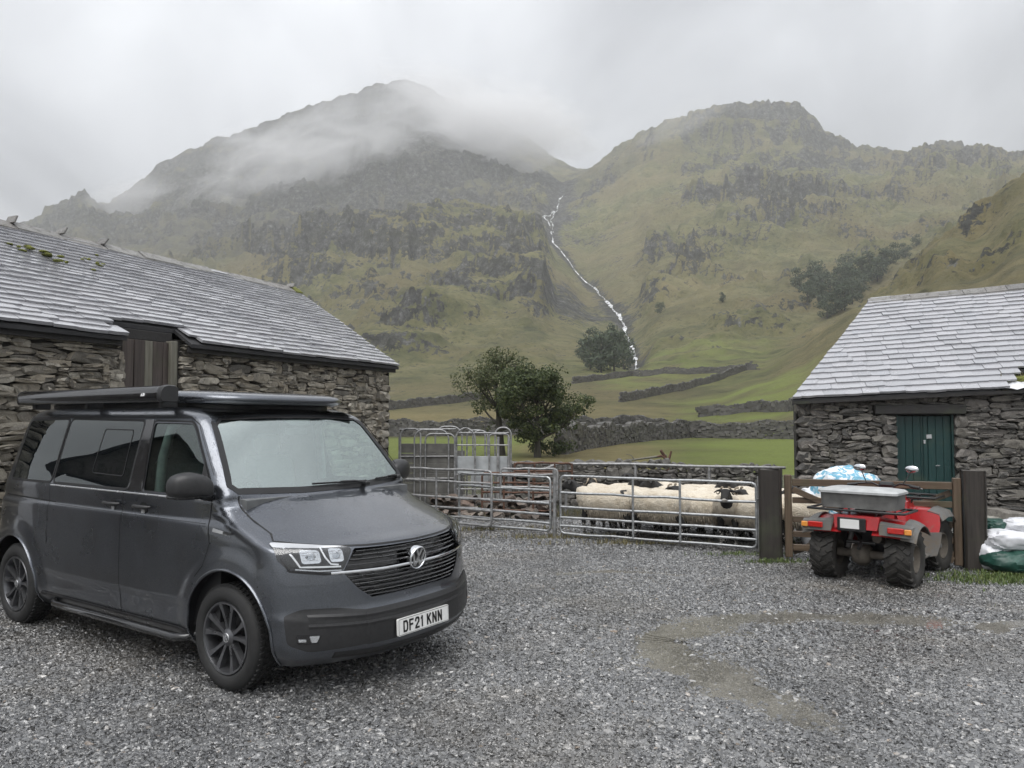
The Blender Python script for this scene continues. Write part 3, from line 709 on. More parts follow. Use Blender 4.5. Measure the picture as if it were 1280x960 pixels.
# ---- loose chippings near the camera: scattered stones, nobody could count them
def gravel_layer(name, y0, y1, dens, smin, smax, seed):
    Ys = np.linspace(y0, y1, 60); T = np.linspace(-.78, .78, 70)
    X = T[:, None]*Ys[None, :]; Y = np.repeat(Ys[None, :], len(T), 0); Z = yard_height(X, Y)
    n = fbm(X/1.1, Y/1.1, 4, 55); tr = np.exp(-((seg_dist(X, Y, [tuple(ground_at(*p))[:2] for p in ((1190,790),(1000,800),(930,815),(960,845),(1080,880))]))/.55)**2)
    keep = np.clip(1.05 - 1.5*np.clip(n-.05, 0, 1) - .55*tr, .18, 1)
    o = linkmesh(name, grid_mesh(name, X, Y, Z, dict(keep=keep)), MAT['pebble'])
    tag(o, 'loose wet grey stone chippings strewn over the yard', kind='stuff')
    ng = bpy.data.node_groups.new(name, 'GeometryNodeTree')
    ng.interface.new_socket('Geometry', in_out='INPUT', socket_type='NodeSocketGeometry'); ng.interface.new_socket('Geometry', in_out='OUTPUT', socket_type='NodeSocketGeometry')
    N, L = ng.nodes, ng.links
    gi = N.new('NodeGroupInput'); gout = N.new('NodeGroupOutput')
    dp = N.new('GeometryNodeDistributePointsOnFaces'); ka = N.new('GeometryNodeInputNamedAttribute'); ka.data_type = 'FLOAT'; ka.inputs['Name'].default_value = 'keep'; km = N.new('ShaderNodeMath'); km.operation = 'MULTIPLY'; L.new(ka.outputs['Attribute'], km.inputs[0]); km.inputs[1].default_value = dens; L.new(km.outputs[0], dp.inputs['Density']); dp.inputs['Seed'].default_value = seed
    L.new(gi.outputs[0], dp.inputs['Mesh'])
    protos = N.new('GeometryNodeGeometryToInstance')
    for k in range(4):
        ic = N.new('GeometryNodeMeshIcoSphere'); ic.inputs['Radius'].default_value = .5; ic.inputs['Subdivisions'].default_value = 2
        nz = N.new('ShaderNodeTexNoise'); nz.noise_dimensions = '4D'; nz.inputs['W'].default_value = seed+k*3.7; nz.inputs['Scale'].default_value = 1.5; nz.inputs['Detail'].default_value = 1.0
        sub = N.new('ShaderNodeVectorMath'); sub.operation = 'SUBTRACT'; L.new(nz.outputs['Color'], sub.inputs[0]); sub.inputs[1].default_value = (.5, .5, .5)
        scl = N.new('ShaderNodeVectorMath'); scl.operation = 'SCALE'; L.new(sub.outputs[0], scl.inputs[0]); scl.inputs[3].default_value = 1.5
        sp = N.new('GeometryNodeSetPosition'); L.new(ic.outputs[0], sp.inputs[0]); L.new(scl.outputs[0], sp.inputs['Offset'])
        sm = N.new('GeometryNodeSetMaterial'); sm.inputs['Material'].default_value = MAT['pebble']; L.new(sp.outputs[0], sm.inputs[0])
        L.new(sm.outputs[0], protos.inputs[0])
    io = N.new('GeometryNodeInstanceOnPoints'); L.new(dp.outputs['Points'], io.inputs['Points']); L.new(protos.outputs[0], io.inputs['Instance'])
    io.inputs['Pick Instance'].default_value = True
    rr = N.new('FunctionNodeRandomValue'); rr.data_type = 'FLOAT_VECTOR'; rr.inputs[0].default_value = (-.28, -.28, 0); rr.inputs[1].default_value = (.28, .28, 6.28); rr.inputs['Seed'].default_value = seed+5
    L.new(rr.outputs[0], io.inputs['Rotation'])
    rs = N.new('FunctionNodeRandomValue'); rs.data_type = 'FLOAT_VECTOR'; rs.inputs[0].default_value = (smin, smin*.7, smin*.35); rs.inputs[1].default_value = (smax, smax*.75, smax*.5); rs.inputs['Seed'].default_value = seed+9
    L.new(rs.outputs[0], io.inputs['Scale']); L.new(io.outputs[0], gout.inputs[0])
    md = o.modifiers.new('chippings', 'NODES'); md.node_group = ng
gravel_layer('gravel', 3.0, 6.5, 4200, .012, .038, 1)
gravel_layer('gravel', 6.5, 10.6, 2600, .013, .038, 2)
gravel_layer('gravel', 10.6, 14.2, 1000, .016, .045, 3)

gravel_layer('gravel', 3.0, 7.5, 170, .034, .062, 4)
# ---------------------------------------------------------------- van body surface (x forward from front axle, y left, z up)
def lerp_table(tab, z):
    if z <= tab[0][0]: return tab[0][1]
    for (a, va), (b, vb) in zip(tab, tab[1:]):
        if z <= b:
            return va + (vb - va) * (z - a) / (b - a)
    return tab[-1][1]
def smooth_table(tab):
    """monotone cubic (pchip-like) interpolation, returns a function"""
    xs = [p[0] for p in tab]; ys = [p[1] for p in tab]; n = len(xs)
    d = [(ys[i+1]-ys[i])/(xs[i+1]-xs[i]) for i in range(n-1)]
    m = [d[0]] + [0.0]*(n-2) + [d[-1]]
    for i in range(1, n-1):
        m[i] = 0.0 if d[i-1]*d[i] <= 0 else 2*d[i-1]*d[i]/(d[i-1]+d[i])
    def fn(x):
        if x <= xs[0]: return ys[0]
        if x >= xs[-1]: return ys[-1]
        i = 0
        while x > xs[i+1]: i += 1
        h = xs[i+1]-xs[i]; t = (x-xs[i])/h
        return ((2*t**3-3*t*t+1)*ys[i] + (t**3-2*t*t+t)*h*m[i] + (-2*t**3+3*t*t)*ys[i+1] + (t**3-t*t)*h*m[i+1])
    return fn
VF = smooth_table([(.22,.80),(.27,.865),(.34,.893),(.44,.897),(.53,.885),(.56,.868),(.62,.862),(.72,.855),(.82,.842),(.91,.820),(.948,.800),(.966,.770),
                   (.99,.70),(1.03,.60),(1.08,.47),(1.14,.315),(1.20,.155),(1.235,.055),(1.26,.030),(1.32,-.02),(1.45,-.125),(1.60,-.25),(1.74,-.37),(1.80,-.43),(1.84,-.50),(1.87,-.60),(1.895,-.80),(1.91,-1.10),(1.92,-1.6)])
VR = smooth_table([(.22,-3.30),(.32,-3.42),(.5,-3.47),(1.0,-3.46),(1.3,-3.40),(1.6,-3.32),(1.78,-3.26),(1.85,-3.20),(1.89,-3.08),(1.91,-2.8),(1.92,-2.4)])
VW = smooth_table([(.22,.84),(.30,.905),(.36,.930),(.47,.939),(.50,.943),(.535,.952),(.70,.957),(.95,.955),(1.06,.950),(1.082,.944),(1.10,.936),(1.20,.938),(1.25,.932),(1.27,.924),(1.50,.874),(1.70,.828),(1.78,.806),(1.825,.782),(1.86,.735),(1.885,.66),(1.905,.53),(1.92,.30)])
VA = smooth_table([(.22,.30),(.40,.34),(.60,.36),(1.0,.37),(1.10,.37),(1.18,.30),(1.24,.14),(1.28,.10),(1.6,.09),(1.80,.10),(1.86,.16),(1.92,.2)])
VP = smooth_table([(.22,2.6),(1.1,2.6),(1.2,2.3),(1.26,2.0),(1.92,2.0)])
VYC = smooth_table([(.22,.93),(1.1,.95),(1.2,.93),(1.27,.915),(1.8,.90),(1.92,.88)])   # share of the half width where the front curve ends
ARCH = [(0.04, .36, .44), (-3.0, .36, .42)]
def van_front(y, z):
    w = VW(z); s = min(1.0, abs(y)/w)
    return VF(z) - VA(z) * s**VP(z)
def van_side(x, z):
    w = VW(z)
    xs = VF(z) - VA(z)                      # where the nose starts to turn in
    if x > xs - .9 and z < 1.3:
        t = (x - (xs - .9)) / 1.0
        w -= .030 * max(0.0, t)**2.2
    if x < -2.6:
        t = (-2.6 - x) / .9
        w -= .03 * t * t
    for ax, az, ar in ARCH:                 # flares round the wheel openings
        r = math.hypot(x-ax, z-az)
        if r < ar + .16:
            k = max(0.0, min(1.0, (ar + .16 - r) / .12)); k = k*k*(3-2*k)
            w += .016 * k * (1 - max(0.0, min(1.0, (z-.9)/.15)))
    return w
def van_outline(z, nf=26, nc=7, ns=130, nr=14):
    """half outline (y>=0) from the front centre to the rear centre"""
    w = VW(z); yc = VYC(z) * w
    pts = []
    for i in range(nf+1):
        t = i/nf; y = yc * (1-(1-t)**1.25)
        pts.append((van_front(y, z), y))
    x0, y0 = pts[-1]
    e = 1e-3; dx = van_front(y0, z) - van_front(y0-e, z); l = math.hypot(dx, e); tx, ty = dx/l, e/l
    xs = x0 - .10 - .10*(1 if z < 1.15 else 0.3); ys = van_side(xs, z)
    rr = VR(z); rc = .20                    # rear corner radius
    rc = min(rc, w*.8)
    k = math.hypot(xs-x0, ys-y0)*1.0
    for i in range(1, nc+1):                # hermite corner
        t = i/(nc+1)
        h00 = 2*t**3-3*t*t+1; h10 = t**3-2*t*t+t; h01 = -2*t**3+3*t*t; h11 = t**3-t*t
        pts.append((h00*x0+h10*k*tx+h01*xs+h11*k*(-1), h00*y0+h10*k*ty+h01*ys+h11*0))
    xe = rr + rc
    for i in range(ns+1):
        x = xs + (xe-xs)*i/ns
        pts.append((x, van_side(x, z)))
    ye = van_side(xe, z)
    for i in range(1, 8):
        a = math.pi/2*i/8
        pts.append((xe - rc*math.sin(a), ye - rc + rc*math.cos(a)))
    for i in range(nr+1):
        t = i/nr
        pts.append((rr, (ye-rc)*(1-t)))
    return pts
# ---------------------------------------------------------------- masonry
def rock_mesh(seed, flat=.22, sharp=.5):
    """a rough building stone in the box [-.5,.5]^3, its face towards -y"""
    r = random.Random(seed); m = MB()
    n = 9; ang = []
    out = []
    for k in range(n):
        a = 2*math.pi*(k + r.uniform(-.25, .25))/n
        c, s = math.cos(a), math.sin(a); p = 7.0 - r.random()*4.2
        rad = 1/((abs(c)**p + abs(s)**p)**(1/p)) * r.uniform(.88, 1.06)*.5
        out.append((rad*c, rad*s))
    rings = [(1.0, .5, 0), (1.05, -.30, .03), (.97, -.43-r.random()*.05, .035), (.60, -.47-r.random()*.06, .09)]
    vs = []
    for sc, y, j in rings:
        for (x, z) in out: vs.append((x*sc + r.uniform(-j, j), y + r.uniform(-j, j)*1.2, z*sc + r.uniform(-j, j)))
    vs.append((r.uniform(-.1, .1), -.50 + r.uniform(-.10, .06), r.uniform(-.1, .1)))
    fs = []
    for i in range(len(rings)-1):
        for k in range(n): fs.append((i*n+k, i*n+(k+1)%n, (i+1)*n+(k+1)%n, (i+1)*n+k))
    t = (len(rings)-1)*n
    for k in range(n): fs.append((t+k, t+(k+1)%n, len(vs)-1))
    m.add(vs, fs); me = m.mesh('stone'); recalc(me); shade(me, 26)
    return me
ROCKS = [rock_mesh(100+i) for i in range(18)]
ROCK_V = []
for me in ROCKS:
    co = np.zeros(len(me.vertices)*3); me.vertices.foreach_get('co', co); ROCK_V.append((co.reshape(-1, 3), [tuple(p.vertices) for p in me.polygons]))
_mat_rocks = {}
def rock_with(i, mat):
    k = (i, mat.name)
    if k not in _mat_rocks:
        me = ROCKS[i].copy(); me.materials.clear(); me.materials.append(mat); _mat_rocks[k] = me
    return _mat_rocks[k]
def quoin_box(r):
    m = MB(); m.box((0, 0, 0), (1, 1, 1), bev=.06); return m
def pack(length, height, cw, ch, r, hole=None, wmax=6, hmax=3, wmin=2):
    """random rubble: rectangles (x, z, w, h) that fill length x height"""
    nx = max(1, int(round(length/cw))); nz = max(1, int(round(height/ch)))
    cw = length/nx; ch = height/nz
    used = [[False]*nz for _ in range(nx)]
    if hole:
        for i in range(nx):
            for j in range(nz):
                if hole((i+.5)*cw, (j+.5)*ch): used[i][j] = True
    res = []
    for j in range(nz):
        i = 0
        while i < nx:
            if used[i][j]: i += 1; continue
            h = r.choices([1, 2, 3], [6, 4, 1.6])[0]; h = min(h, hmax)
            w = r.randint(wmin, wmax) if h < 3 else r.randint(wmin+1, wmax)
            w = min(w, nx-i); 
            ww = 0
            while ww < w and not used[i+ww][j]: ww += 1
            w = ww
            if w < wmin and i+w < nx and False: pass
            hh = 1
            while hh < h and j+hh < nz and all(not used[i+a][j+hh] for a in range(w)): hh += 1
            for a in range(w):
                for b in range(hh): used[i+a][j+b] = True
            res.append((i*cw, j*ch, w*cw, hh*ch)); i += w
    return res
def place_pieces(parent, name, pieces, limit=300, fill_name=None, visible=None):
    """pieces: (world matrix, mesh). The ones that show largest become objects, the rest one joined part"""
    inv = parent.matrix_world.inverted() if parent is not None else Matrix()
    sc = []
    for pc in pieces:
        M, me = pc[0], pc[1]
        c = M.translation; p = project(c)
        a = 0.0
        if p and -25 < p[0] < 1305 and -20 < p[1] < 980:
            sx, sy, sz = M.to_scale(); dims = sorted((sx, sy, sz)); a = dims[2]*dims[1]/p[2]**2
            if visible: a *= visible(p, c)
            if len(pc) > 2: a = 0
        sc.append(a)
    order = sorted(range(len(pieces)), key=lambda i: -sc[i])
    objs = []
    for i in order[:limit]:
        if sc[i] <= 0: break
        M, me = pieces[i][:2]
        o = bpy.data.objects.new(name, me); COL.objects.link(o); o.parent = parent; o.matrix_local = inv @ M
        objs.append(o)
    rest = [i for i in order[len(objs):]]
    if rest:
        V = []; F = []; base = 0; mat = pieces[rest[0]][1].materials[0]
        cache = {}
        for i in rest:
            M, me = pieces[i][:2]
            if me.name not in cache:
                co = np.zeros(len(me.vertices)*3); me.vertices.foreach_get('co', co); cache[me.name] = (co.reshape(-1, 3), [tuple(p.vertices) for p in me.polygons])
            co, fs = cache[me.name]; A = np.array(M)
            V.append(co @ A[:3, :3].T + A[:3, 3]); F += [tuple(q+base for q in f) for f in fs]; base += len(co)
        me = bpy.data.meshes.new(fill_name or name+'_fill'); me.from_pydata(np.concatenate(V).tolist(), [], F); me.update(); shade(me, 48)
        o = linkmesh(fill_name or name+'_fill', me, mat, parent); o['kind'] = 'stuff'; o.matrix_local = inv
    return objs
def stone_course(P0, U, Nn, length, hfun, mat, seed, cw=.075, ch=.055, depth=.16, hole=None, wmax=6, hmax=3, zmin=0.0, quoins=(), rise=0.0):
    """list of (matrix, mesh) for a rubble wall face: P0 base corner, U unit vector along, Nn outward normal, hfun(x) top height"""
    r = random.Random(seed); U = Vector(U); Nn = Vector(Nn); Z = Vector((0, 0, 1)); out = []
    hm = max(hfun(0), hfun(length/2), hfun(length))
    def hl(x, z):
        if z > hfun(x) - .01: return True
        for (q0, q1, z0, z1) in quoins:
            if q0 < x < q1 and z0 < z < z1: return True
        return hole(x, z) if hole else False
    for (x, z, w, h) in pack(length, hm, cw, ch, r, hl, wmax, hmax):
        if z < zmin - .05: continue
        cx, cz = x+w/2, z+h/2
        wx = .035*math.sin(cz*5.1+cx*1.7+seed) ; wz = .030*math.sin(cx*2.3+seed*1.3) + .018*math.sin(cx*6.1+cz*3)
        if hfun(cx)-cz < .2: wz *= .3
        c = Vector(P0) + U*(cx+wx*.6) + Z*(cz+wz + rise*cx) + Nn*(r.uniform(-.035, .03) - depth/2)
        rot = Matrix.Rotation(r.uniform(-.10, .10), 4, 'Y')
        fl = r.choice((-1, 1))
        B = axis_matrix(c, U*fl, -Nn, Z) if True else None
        S = Matrix.Diagonal((w*r.uniform(1.0, 1.12), depth*r.uniform(.8, 1.15), h*r.uniform(1.0, 1.14), 1))
        out.append((B @ rot @ S, rock_with(r.randrange(len(ROCKS)), mat)))
    return out
def quoin_pieces(P0, U, Nn, x, z0, z1, mat, seed, w=(.32, .5), h=(.16, .26), side=1, depth=.3, rise=0):
    r = random.Random(seed); U = Vector(U); Nn = Vector(Nn); z = z0; out = []; k = 0
    while z < z1 - .05:
        hh = min(r.uniform(*h), z1 - z)
        if z1 - z - hh < .08: hh = z1 - z
        ww = (w[0] if k % 2 else w[1])*r.uniform(.85, 1.1)
        c = Vector(P0) + U*(x + side*ww/2) + Vector((0, 0, z+hh/2)) + Nn*(.012 + r.uniform(-.012, .02) - depth/2)
        B = axis_matrix(c, U, -Nn, Vector((0, 0, 1)))
        S = Matrix.Diagonal((ww*1.02, depth, hh*1.0, 1))
        out.append((B @ Matrix.Rotation(r.uniform(-.03, .03), 4, 'Y') @ S, rock_with(r.randrange(len(ROCKS)), mat)))
        z += hh; k += 1
    return out
# ---- slates
def slate_mesh(seed):
    r = random.Random(seed); j = lambda a: r.uniform(-a, a)
    # local x along the eaves, y up the slope (0..1), z out of the roof
    m = MB()
    b = [(-.5+j(.02), 0+j(.03)), (-.2, -.02+j(.03)), (.2, -.02+j(.03)), (.5+j(.02), 0+j(.03)), (.5, 1), (-.5, 1)]
    vs = [(x, y, .5 if y < .5 else .1) for x, y in b] + [(x, y, -.5) for x, y in b]
    n = 6
    m.add(vs, [tuple(range(n)), tuple(range(n, 2*n))[::-1]] + [(k, n+k, n+(k+1)%n, (k+1)%n) for k in range(n)])
    me = m.mesh('slate'); recalc(me); me.materials.append(MAT['slate']); return me
SLATES = [slate_mesh(300+i) for i in range(8)]
def slate_roof(E0, E1, R0, R1, courses, wide, seed, skip=None, thick=.034):
    """slates on the quad eave E0->E1, ridge R0->R1; wide=(eave width, ridge width)"""
    r = random.Random(seed); E0, E1, R0, R1 = [Vector(p) for p in (E0, E1, R0, R1)]
    out = []
    # exposure shrinks towards the ridge
    ts = [0.0]; 
    for k in range(courses): ts.append(ts[-1] + 1.15 - .3*k/courses)
    ts = [t/ts[-1] for t in ts]
    for k in range(courses):
        v0, v1 = ts[k], ts[k+1]
        A = E0.lerp(R0, v0); B = E1.lerp(R1, v0); A1 = E0.lerp(R0, v1); 
        L = (B-A).length; U = (B-A).normalized(); V = (R0+R1-E0-E1).normalized(); V = (V-U*V.dot(U)).normalized(); Nn = U.cross(V).normalized()
        if Nn.z < 0: Nn = -Nn
        up = (R0+R1-E0-E1).length/2*(v1-v0)
        w0 = wide[0]+(wide[1]-wide[0])*v0
        x = -r.random()*w0*.5
        hip = (R0-E0).dot(U)/max(1e-6, (R0-E0).dot(V))
        sag = r.uniform(-.006, .006)
        while x < L:
            w = w0*r.uniform(.72, 1.32)
            a = max(0, x); b = min(L, x+w)
            if b-a > .05:
                cx = (a+b)/2; P = A + U*cx
                u = cx/L
                if not (skip and skip(u, (v0+v1)/2, cx)):
                    wob = .012*math.sin(cx*1.9+k*.35)+.006*math.sin(cx*5.3+k)
                    tilt = .085+r.uniform(-.005, .008)
                    c = P + Nn*(.044+r.uniform(-.002, .002)+wob*.5) + V*(r.uniform(-.006, .006)+sag+wob*.4)
                    Vt = (V - Nn*tilt*1.0).normalized(); Nt = U.cross(Vt)
                    if Nt.dot(Nn) < 0: Nt = -Nt
                    Bm = axis_matrix(c, U, Vt, Nt) @ Matrix.Rotation(r.uniform(-.018, .018), 4, 'Z')
                    S = Matrix.Diagonal((b-a-.003, up*1.75, thick*r.uniform(.9, 1.3), 1))
                    if a == 0 and hip > .1:      # cut to the sloping edge
                        Sh = Matrix.Identity(4); Sh[0][1] = hip*up*1.75/(b-a-.006); out.append((Bm @ S @ Sh, SLATES[r.randrange(8)], 1))
                    else: out.append((Bm @ S, SLATES[r.randrange(8)]))
            x += w
    return out
# ---------------------------------------------------------------- the long barn behind the van
def quad(name, pts, mat, parent, th=None):
    m = MB(); m.add(pts, [tuple(range(len(pts)))]); return m.build(name, mat, parent)
def long_barn():
    C = Vector((-2.37, 14.95, 0)); d = Vector((.417, .909, 0)).normalized(); n = Vector((d.y, -d.x, 0))   # n faces the yard
    inn = -n; L = 8.5; H = 2.86; HW = 2.44; RH = 4.46; OV = .13
    B = C - d*L                                                   # near end, out of the picture to the left
    root = empty('stone_barn', (C-d*L/2)[:]); tag(root, 'long rubble stone barn with pale wet slate roof behind the grey van', 'barn')
    bpy.context.view_layer.update()
    P = lambda x, w, z: B + d*x + inn*w + Vector((0, 0, z))        # x along, w inwards, z up
    inv = root.matrix_world.inverted()
    def part(name, mb, mat, smooth=None):
        o = mb.build(name, mat, root, smooth); o.matrix_local = inv; return o
    # door hole (opening under a cut in the eaves)
    DX0, DX1, DTOP = 7.55, 8.42, 2.98
    # locate door by sight lines of the photograph on the wall plane
    def wall_x(px):
        # intersection of the vertical plane through column px with the wall line
        tx = (px-640)/FPX
        # B + d*x : X = tx*Y
        return (tx*B.y - B.x)/(d.x - tx*d.y)
    DX0, DX1 = wall_x(157), wall_x(223)
    m = MB()
    tk = .5
    # backing: front wall in three blocks round the door, gables, back wall
    for a, b, z0, z1 in ((0, DX0-.02, -.1, H), (DX1+.02, L, -.1, H)):
        vs = [P(a, .07, z0), P(b, .07, z0), P(b, tk, z0), P(a, tk, z0), P(a, .07, z1), P(b, .07, z1), P(b, tk, z1), P(a, tk, z1)]
        m.add(vs, [(0,3,2,1),(4,5,6,7),(0,1,5,4),(1,2,6,5),(2,3,7,6),(3,0,4,7)])
    for x in (0, L-.02):
        m.add([P(x, .0, -.1), P(x, 2*HW-.1, -.1), P(x, 2*HW-.1, H), P(x, HW, RH-.1), P(x, .0, H)], [(0,1,2,3,4)])
    m.add([P(0, 2*HW-.1, -.1), P(L, 2*HW-.1, -.1), P(L, 2*HW-.1, H), P(0, 2*HW-.1, H)], [(0,1,2,3)])
    part('wall', m, MAT['mortar'])
    stones = stone_course(P(0, 0, 0), d, n, L, lambda x: H, MAT['rubble'], 5, cw=.075, ch=.045,
                          hole=lambda x, z: DX0-.05 < x < DX1+.05, quoins=((L-.25, L, 0, H),))
    stones += quoin_pieces(P(0, 0, 0), d, n, L, 0.0, H-.02, MAT['rubble'], 9, w=(.28, .44), h=(.13, .22), side=-1)
    vis = lambda p, c: 1.0 if c.z > 1.55 or p[0] > 470 else .05
    place_pieces(root_local(root), 'stone', stones, 300, 'rubble_infill', vis)
    # roof: bed + slates, eaves cut over the door
    E0, E1 = P(0, -OV, H-.06), P(L+.12, -OV, H-.06); R0, R1 = P(0, HW, RH), P(L+.12, HW, RH)
    F0, F1 = P(0, 2*HW+OV, H-.06), P(L+.12, 2*HW+OV, H-.06)
    m = MB()
    dn = Vector((0, 0, -.05))
    def slab(a, b, c, e):
        vs = [a, b, c, e, a+dn, b+dn, c+dn, e+dn]
        m.add(vs, [(0,1,2,3),(7,6,5,4),(0,4,5,1),(1,5,6,2),(2,6,7,3),(3,7,4,0)])
    cut = .125
    u0, u1 = (DX0-.10)/(L+.12), (DX1+.08)/(L+.12)
    G0, G1 = E0.lerp(R0, cut), E1.lerp(R1, cut)
    slab(G0, G1, R1, R0)
    slab(E0, E0.lerp(E1, u0), G0.lerp(G1, u0), G0); slab(E0.lerp(E1, u1), E1, G1, G0.lerp(G1, u1))
    slab(F1, F0, R0, R1)
    part('roof', m, MAT['slatebed'])
    sl = slate_roof(E0, E1, R0, R1, 25, (.36, .22), 21, skip=lambda u, v, cx: (v < cut and u0 < u < u1))
    place_pieces(root, 'slate', sl, 300, 'slate_courses')
    # ridge stones with upright wrestlers at some joints
    r = random.Random(4); x = -.05
    slope = math.atan2(RH-H, HW)
    while x < L+.05:
        w = r.uniform(.55, .8); w = min(w, L+.14-x)
        if w < .2: break
        m = MB(); a, b = x+.006, x+w-.006; t = .055; hw = .19; dz = hw*math.tan(slope); lift = r.uniform(.03, .055); dt = r.uniform(-.012, .012)
        vs = []
        for xx, k in ((a, dt), (b, -dt)):
            for ww, zz in ((-hw, -dz), (0, 0), (hw, -dz), (hw, -dz-t), (0, -t), (-hw, -dz-t)):
                vs.append(P(xx, HW+ww, RH+lift+zz+k+.04))
        m.add(vs, [(0,1,7,6),(1,2,8,7),(2,3,9,8),(3,4,10,9),(4,5,11,10),(5,0,6,11),(0,5,4,1),(1,4,3,2),(6,7,10,11),(7,8,9,10)])
        o = part('ridge_stone', m, MAT['moss'] if x+w > L+.05 else MAT['ridge'])
        if r.random() < .30:
            m = MB(); tilt = r.uniform(.3, .8)
            c = P(x+w, HW-.04, RH+lift+.055); m.box((0,0,0), (.028, .20, r.uniform(.09,.13)), axis_matrix(c, d, inn, Vector((0,0,1))) @ Matrix.Rotation(tilt*.8, 4, 'Y'), .006)
            part('ridge_wedge', m, MAT['ridge'])
        x += w
    # moss on the upper slates near the ridge
    r = random.Random(8)
    for px, py in ((12,311),(30,312),(36,315),(44,320),(70,325),(72,331),(105,326),(112,330),(118,334),(104,338),(108,320),(60,318)):
        # on the roof plane: solve along the sight line
        dd = Vector(((px-640)/FPX, 1, (480-py)/FPX)); c, s = math.cos(PITCH), math.sin(PITCH); dd = Vector((dd.x, dd.y*c-dd.z*s, dd.y*s+dd.z*c))
        Nn = (E1-E0).cross(R0-E0).normalized(); o0 = Vector((0,0,CAM_H)); t = (E0-o0).dot(Nn)/dd.dot(Nn); q = o0+dd*t
        if Nn.z < 0: Nn = -Nn
        m = MB(); [lump(m, q+Nn*.032+Vector((r.uniform(-.16,.16), r.uniform(-.22,.22), 0))*1.0, (r.uniform(.02,.06), r.uniform(.03,.08), r.uniform(.012,.022)), r, 7, 4) for _ in range(3)]
        part('moss_patch', m, MAT['moss'], 80)
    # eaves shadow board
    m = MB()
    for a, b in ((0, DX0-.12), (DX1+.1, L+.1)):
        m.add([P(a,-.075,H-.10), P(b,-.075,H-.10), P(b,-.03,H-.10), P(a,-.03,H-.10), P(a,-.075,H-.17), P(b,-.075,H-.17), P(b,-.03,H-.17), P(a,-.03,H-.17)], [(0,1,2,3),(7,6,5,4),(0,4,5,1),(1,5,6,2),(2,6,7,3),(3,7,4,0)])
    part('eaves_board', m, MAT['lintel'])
    # plank door with frame, head board
    door = empty('door'); door.parent = root; door.matrix_local = inv
    x = DX0; r = random.Random(6); k = 0
    DT = H-.03
    Mx = axis_matrix(Vector((0,0,0)), d, inn, Vector((0,0,1)))
    while x < DX1-.10:
        w = min(r.uniform(.13, .19), DX1-.10-x); m = MB()
        m.box((0,0,0), (w-.008, .035, DT-.05), Matrix.Translation(P(x+w/2, .10+r.uniform(-.008,.008), DT/2)) @ Mx.to_3x3().to_4x4(), .004)
        m.build('plank', MAT['barndoor'] if k != 2 else MAT['palewood'], door); x += w; k += 1
    m = MB(); m.box((0,0,0), (.10, .12, DT), Matrix.Translation(P(DX1-.05, .09, DT/2)) @ Mx, .006); m.build('frame', MAT['palewood'], door)
    m = MB(); m.box((0,0,0), (DX1-DX0+.02, .10, .13), Matrix.Translation(P((DX0+DX1)/2, .20, H+.02)) @ Mx, .006); part('lintel', m, MAT['lintel'])
    return root
def root_local(o):
    return o
def lump(m, c, s, r, n=10, k=5, amp=.22):
    """a knobbly closed lump"""
    vs = []; fs = []
    for i in range(1, k):
        a = math.pi*i/k
        for j in range(n):
            b = 2*math.pi*j/n; q = 1+r.uniform(-amp, amp)
            vs.append((c[0]+s[0]*q*math.sin(a)*math.cos(b), c[1]+s[1]*q*math.sin(a)*math.sin(b), c[2]+s[2]*q*math.cos(a)))
    t = len(vs); vs += [(c[0], c[1], c[2]+s[2]), (c[0], c[1], c[2]-s[2])]
    for i in range(k-2):
        for j in range(n): fs.append((i*n+j, (i+1)*n+j, (i+1)*n+(j+1)%n, i*n+(j+1)%n))
    for j in range(n): fs.append((t, j, (j+1)%n)); fs.append((t+1, (k-2)*n+(j+1)%n, (k-2)*n+j))
    m.add(vs, fs)
MAT['palewood'] = m_wood('weathered_pale_wood', (.10, .095, .075), (.22, .21, .17), .75)
long_barn()
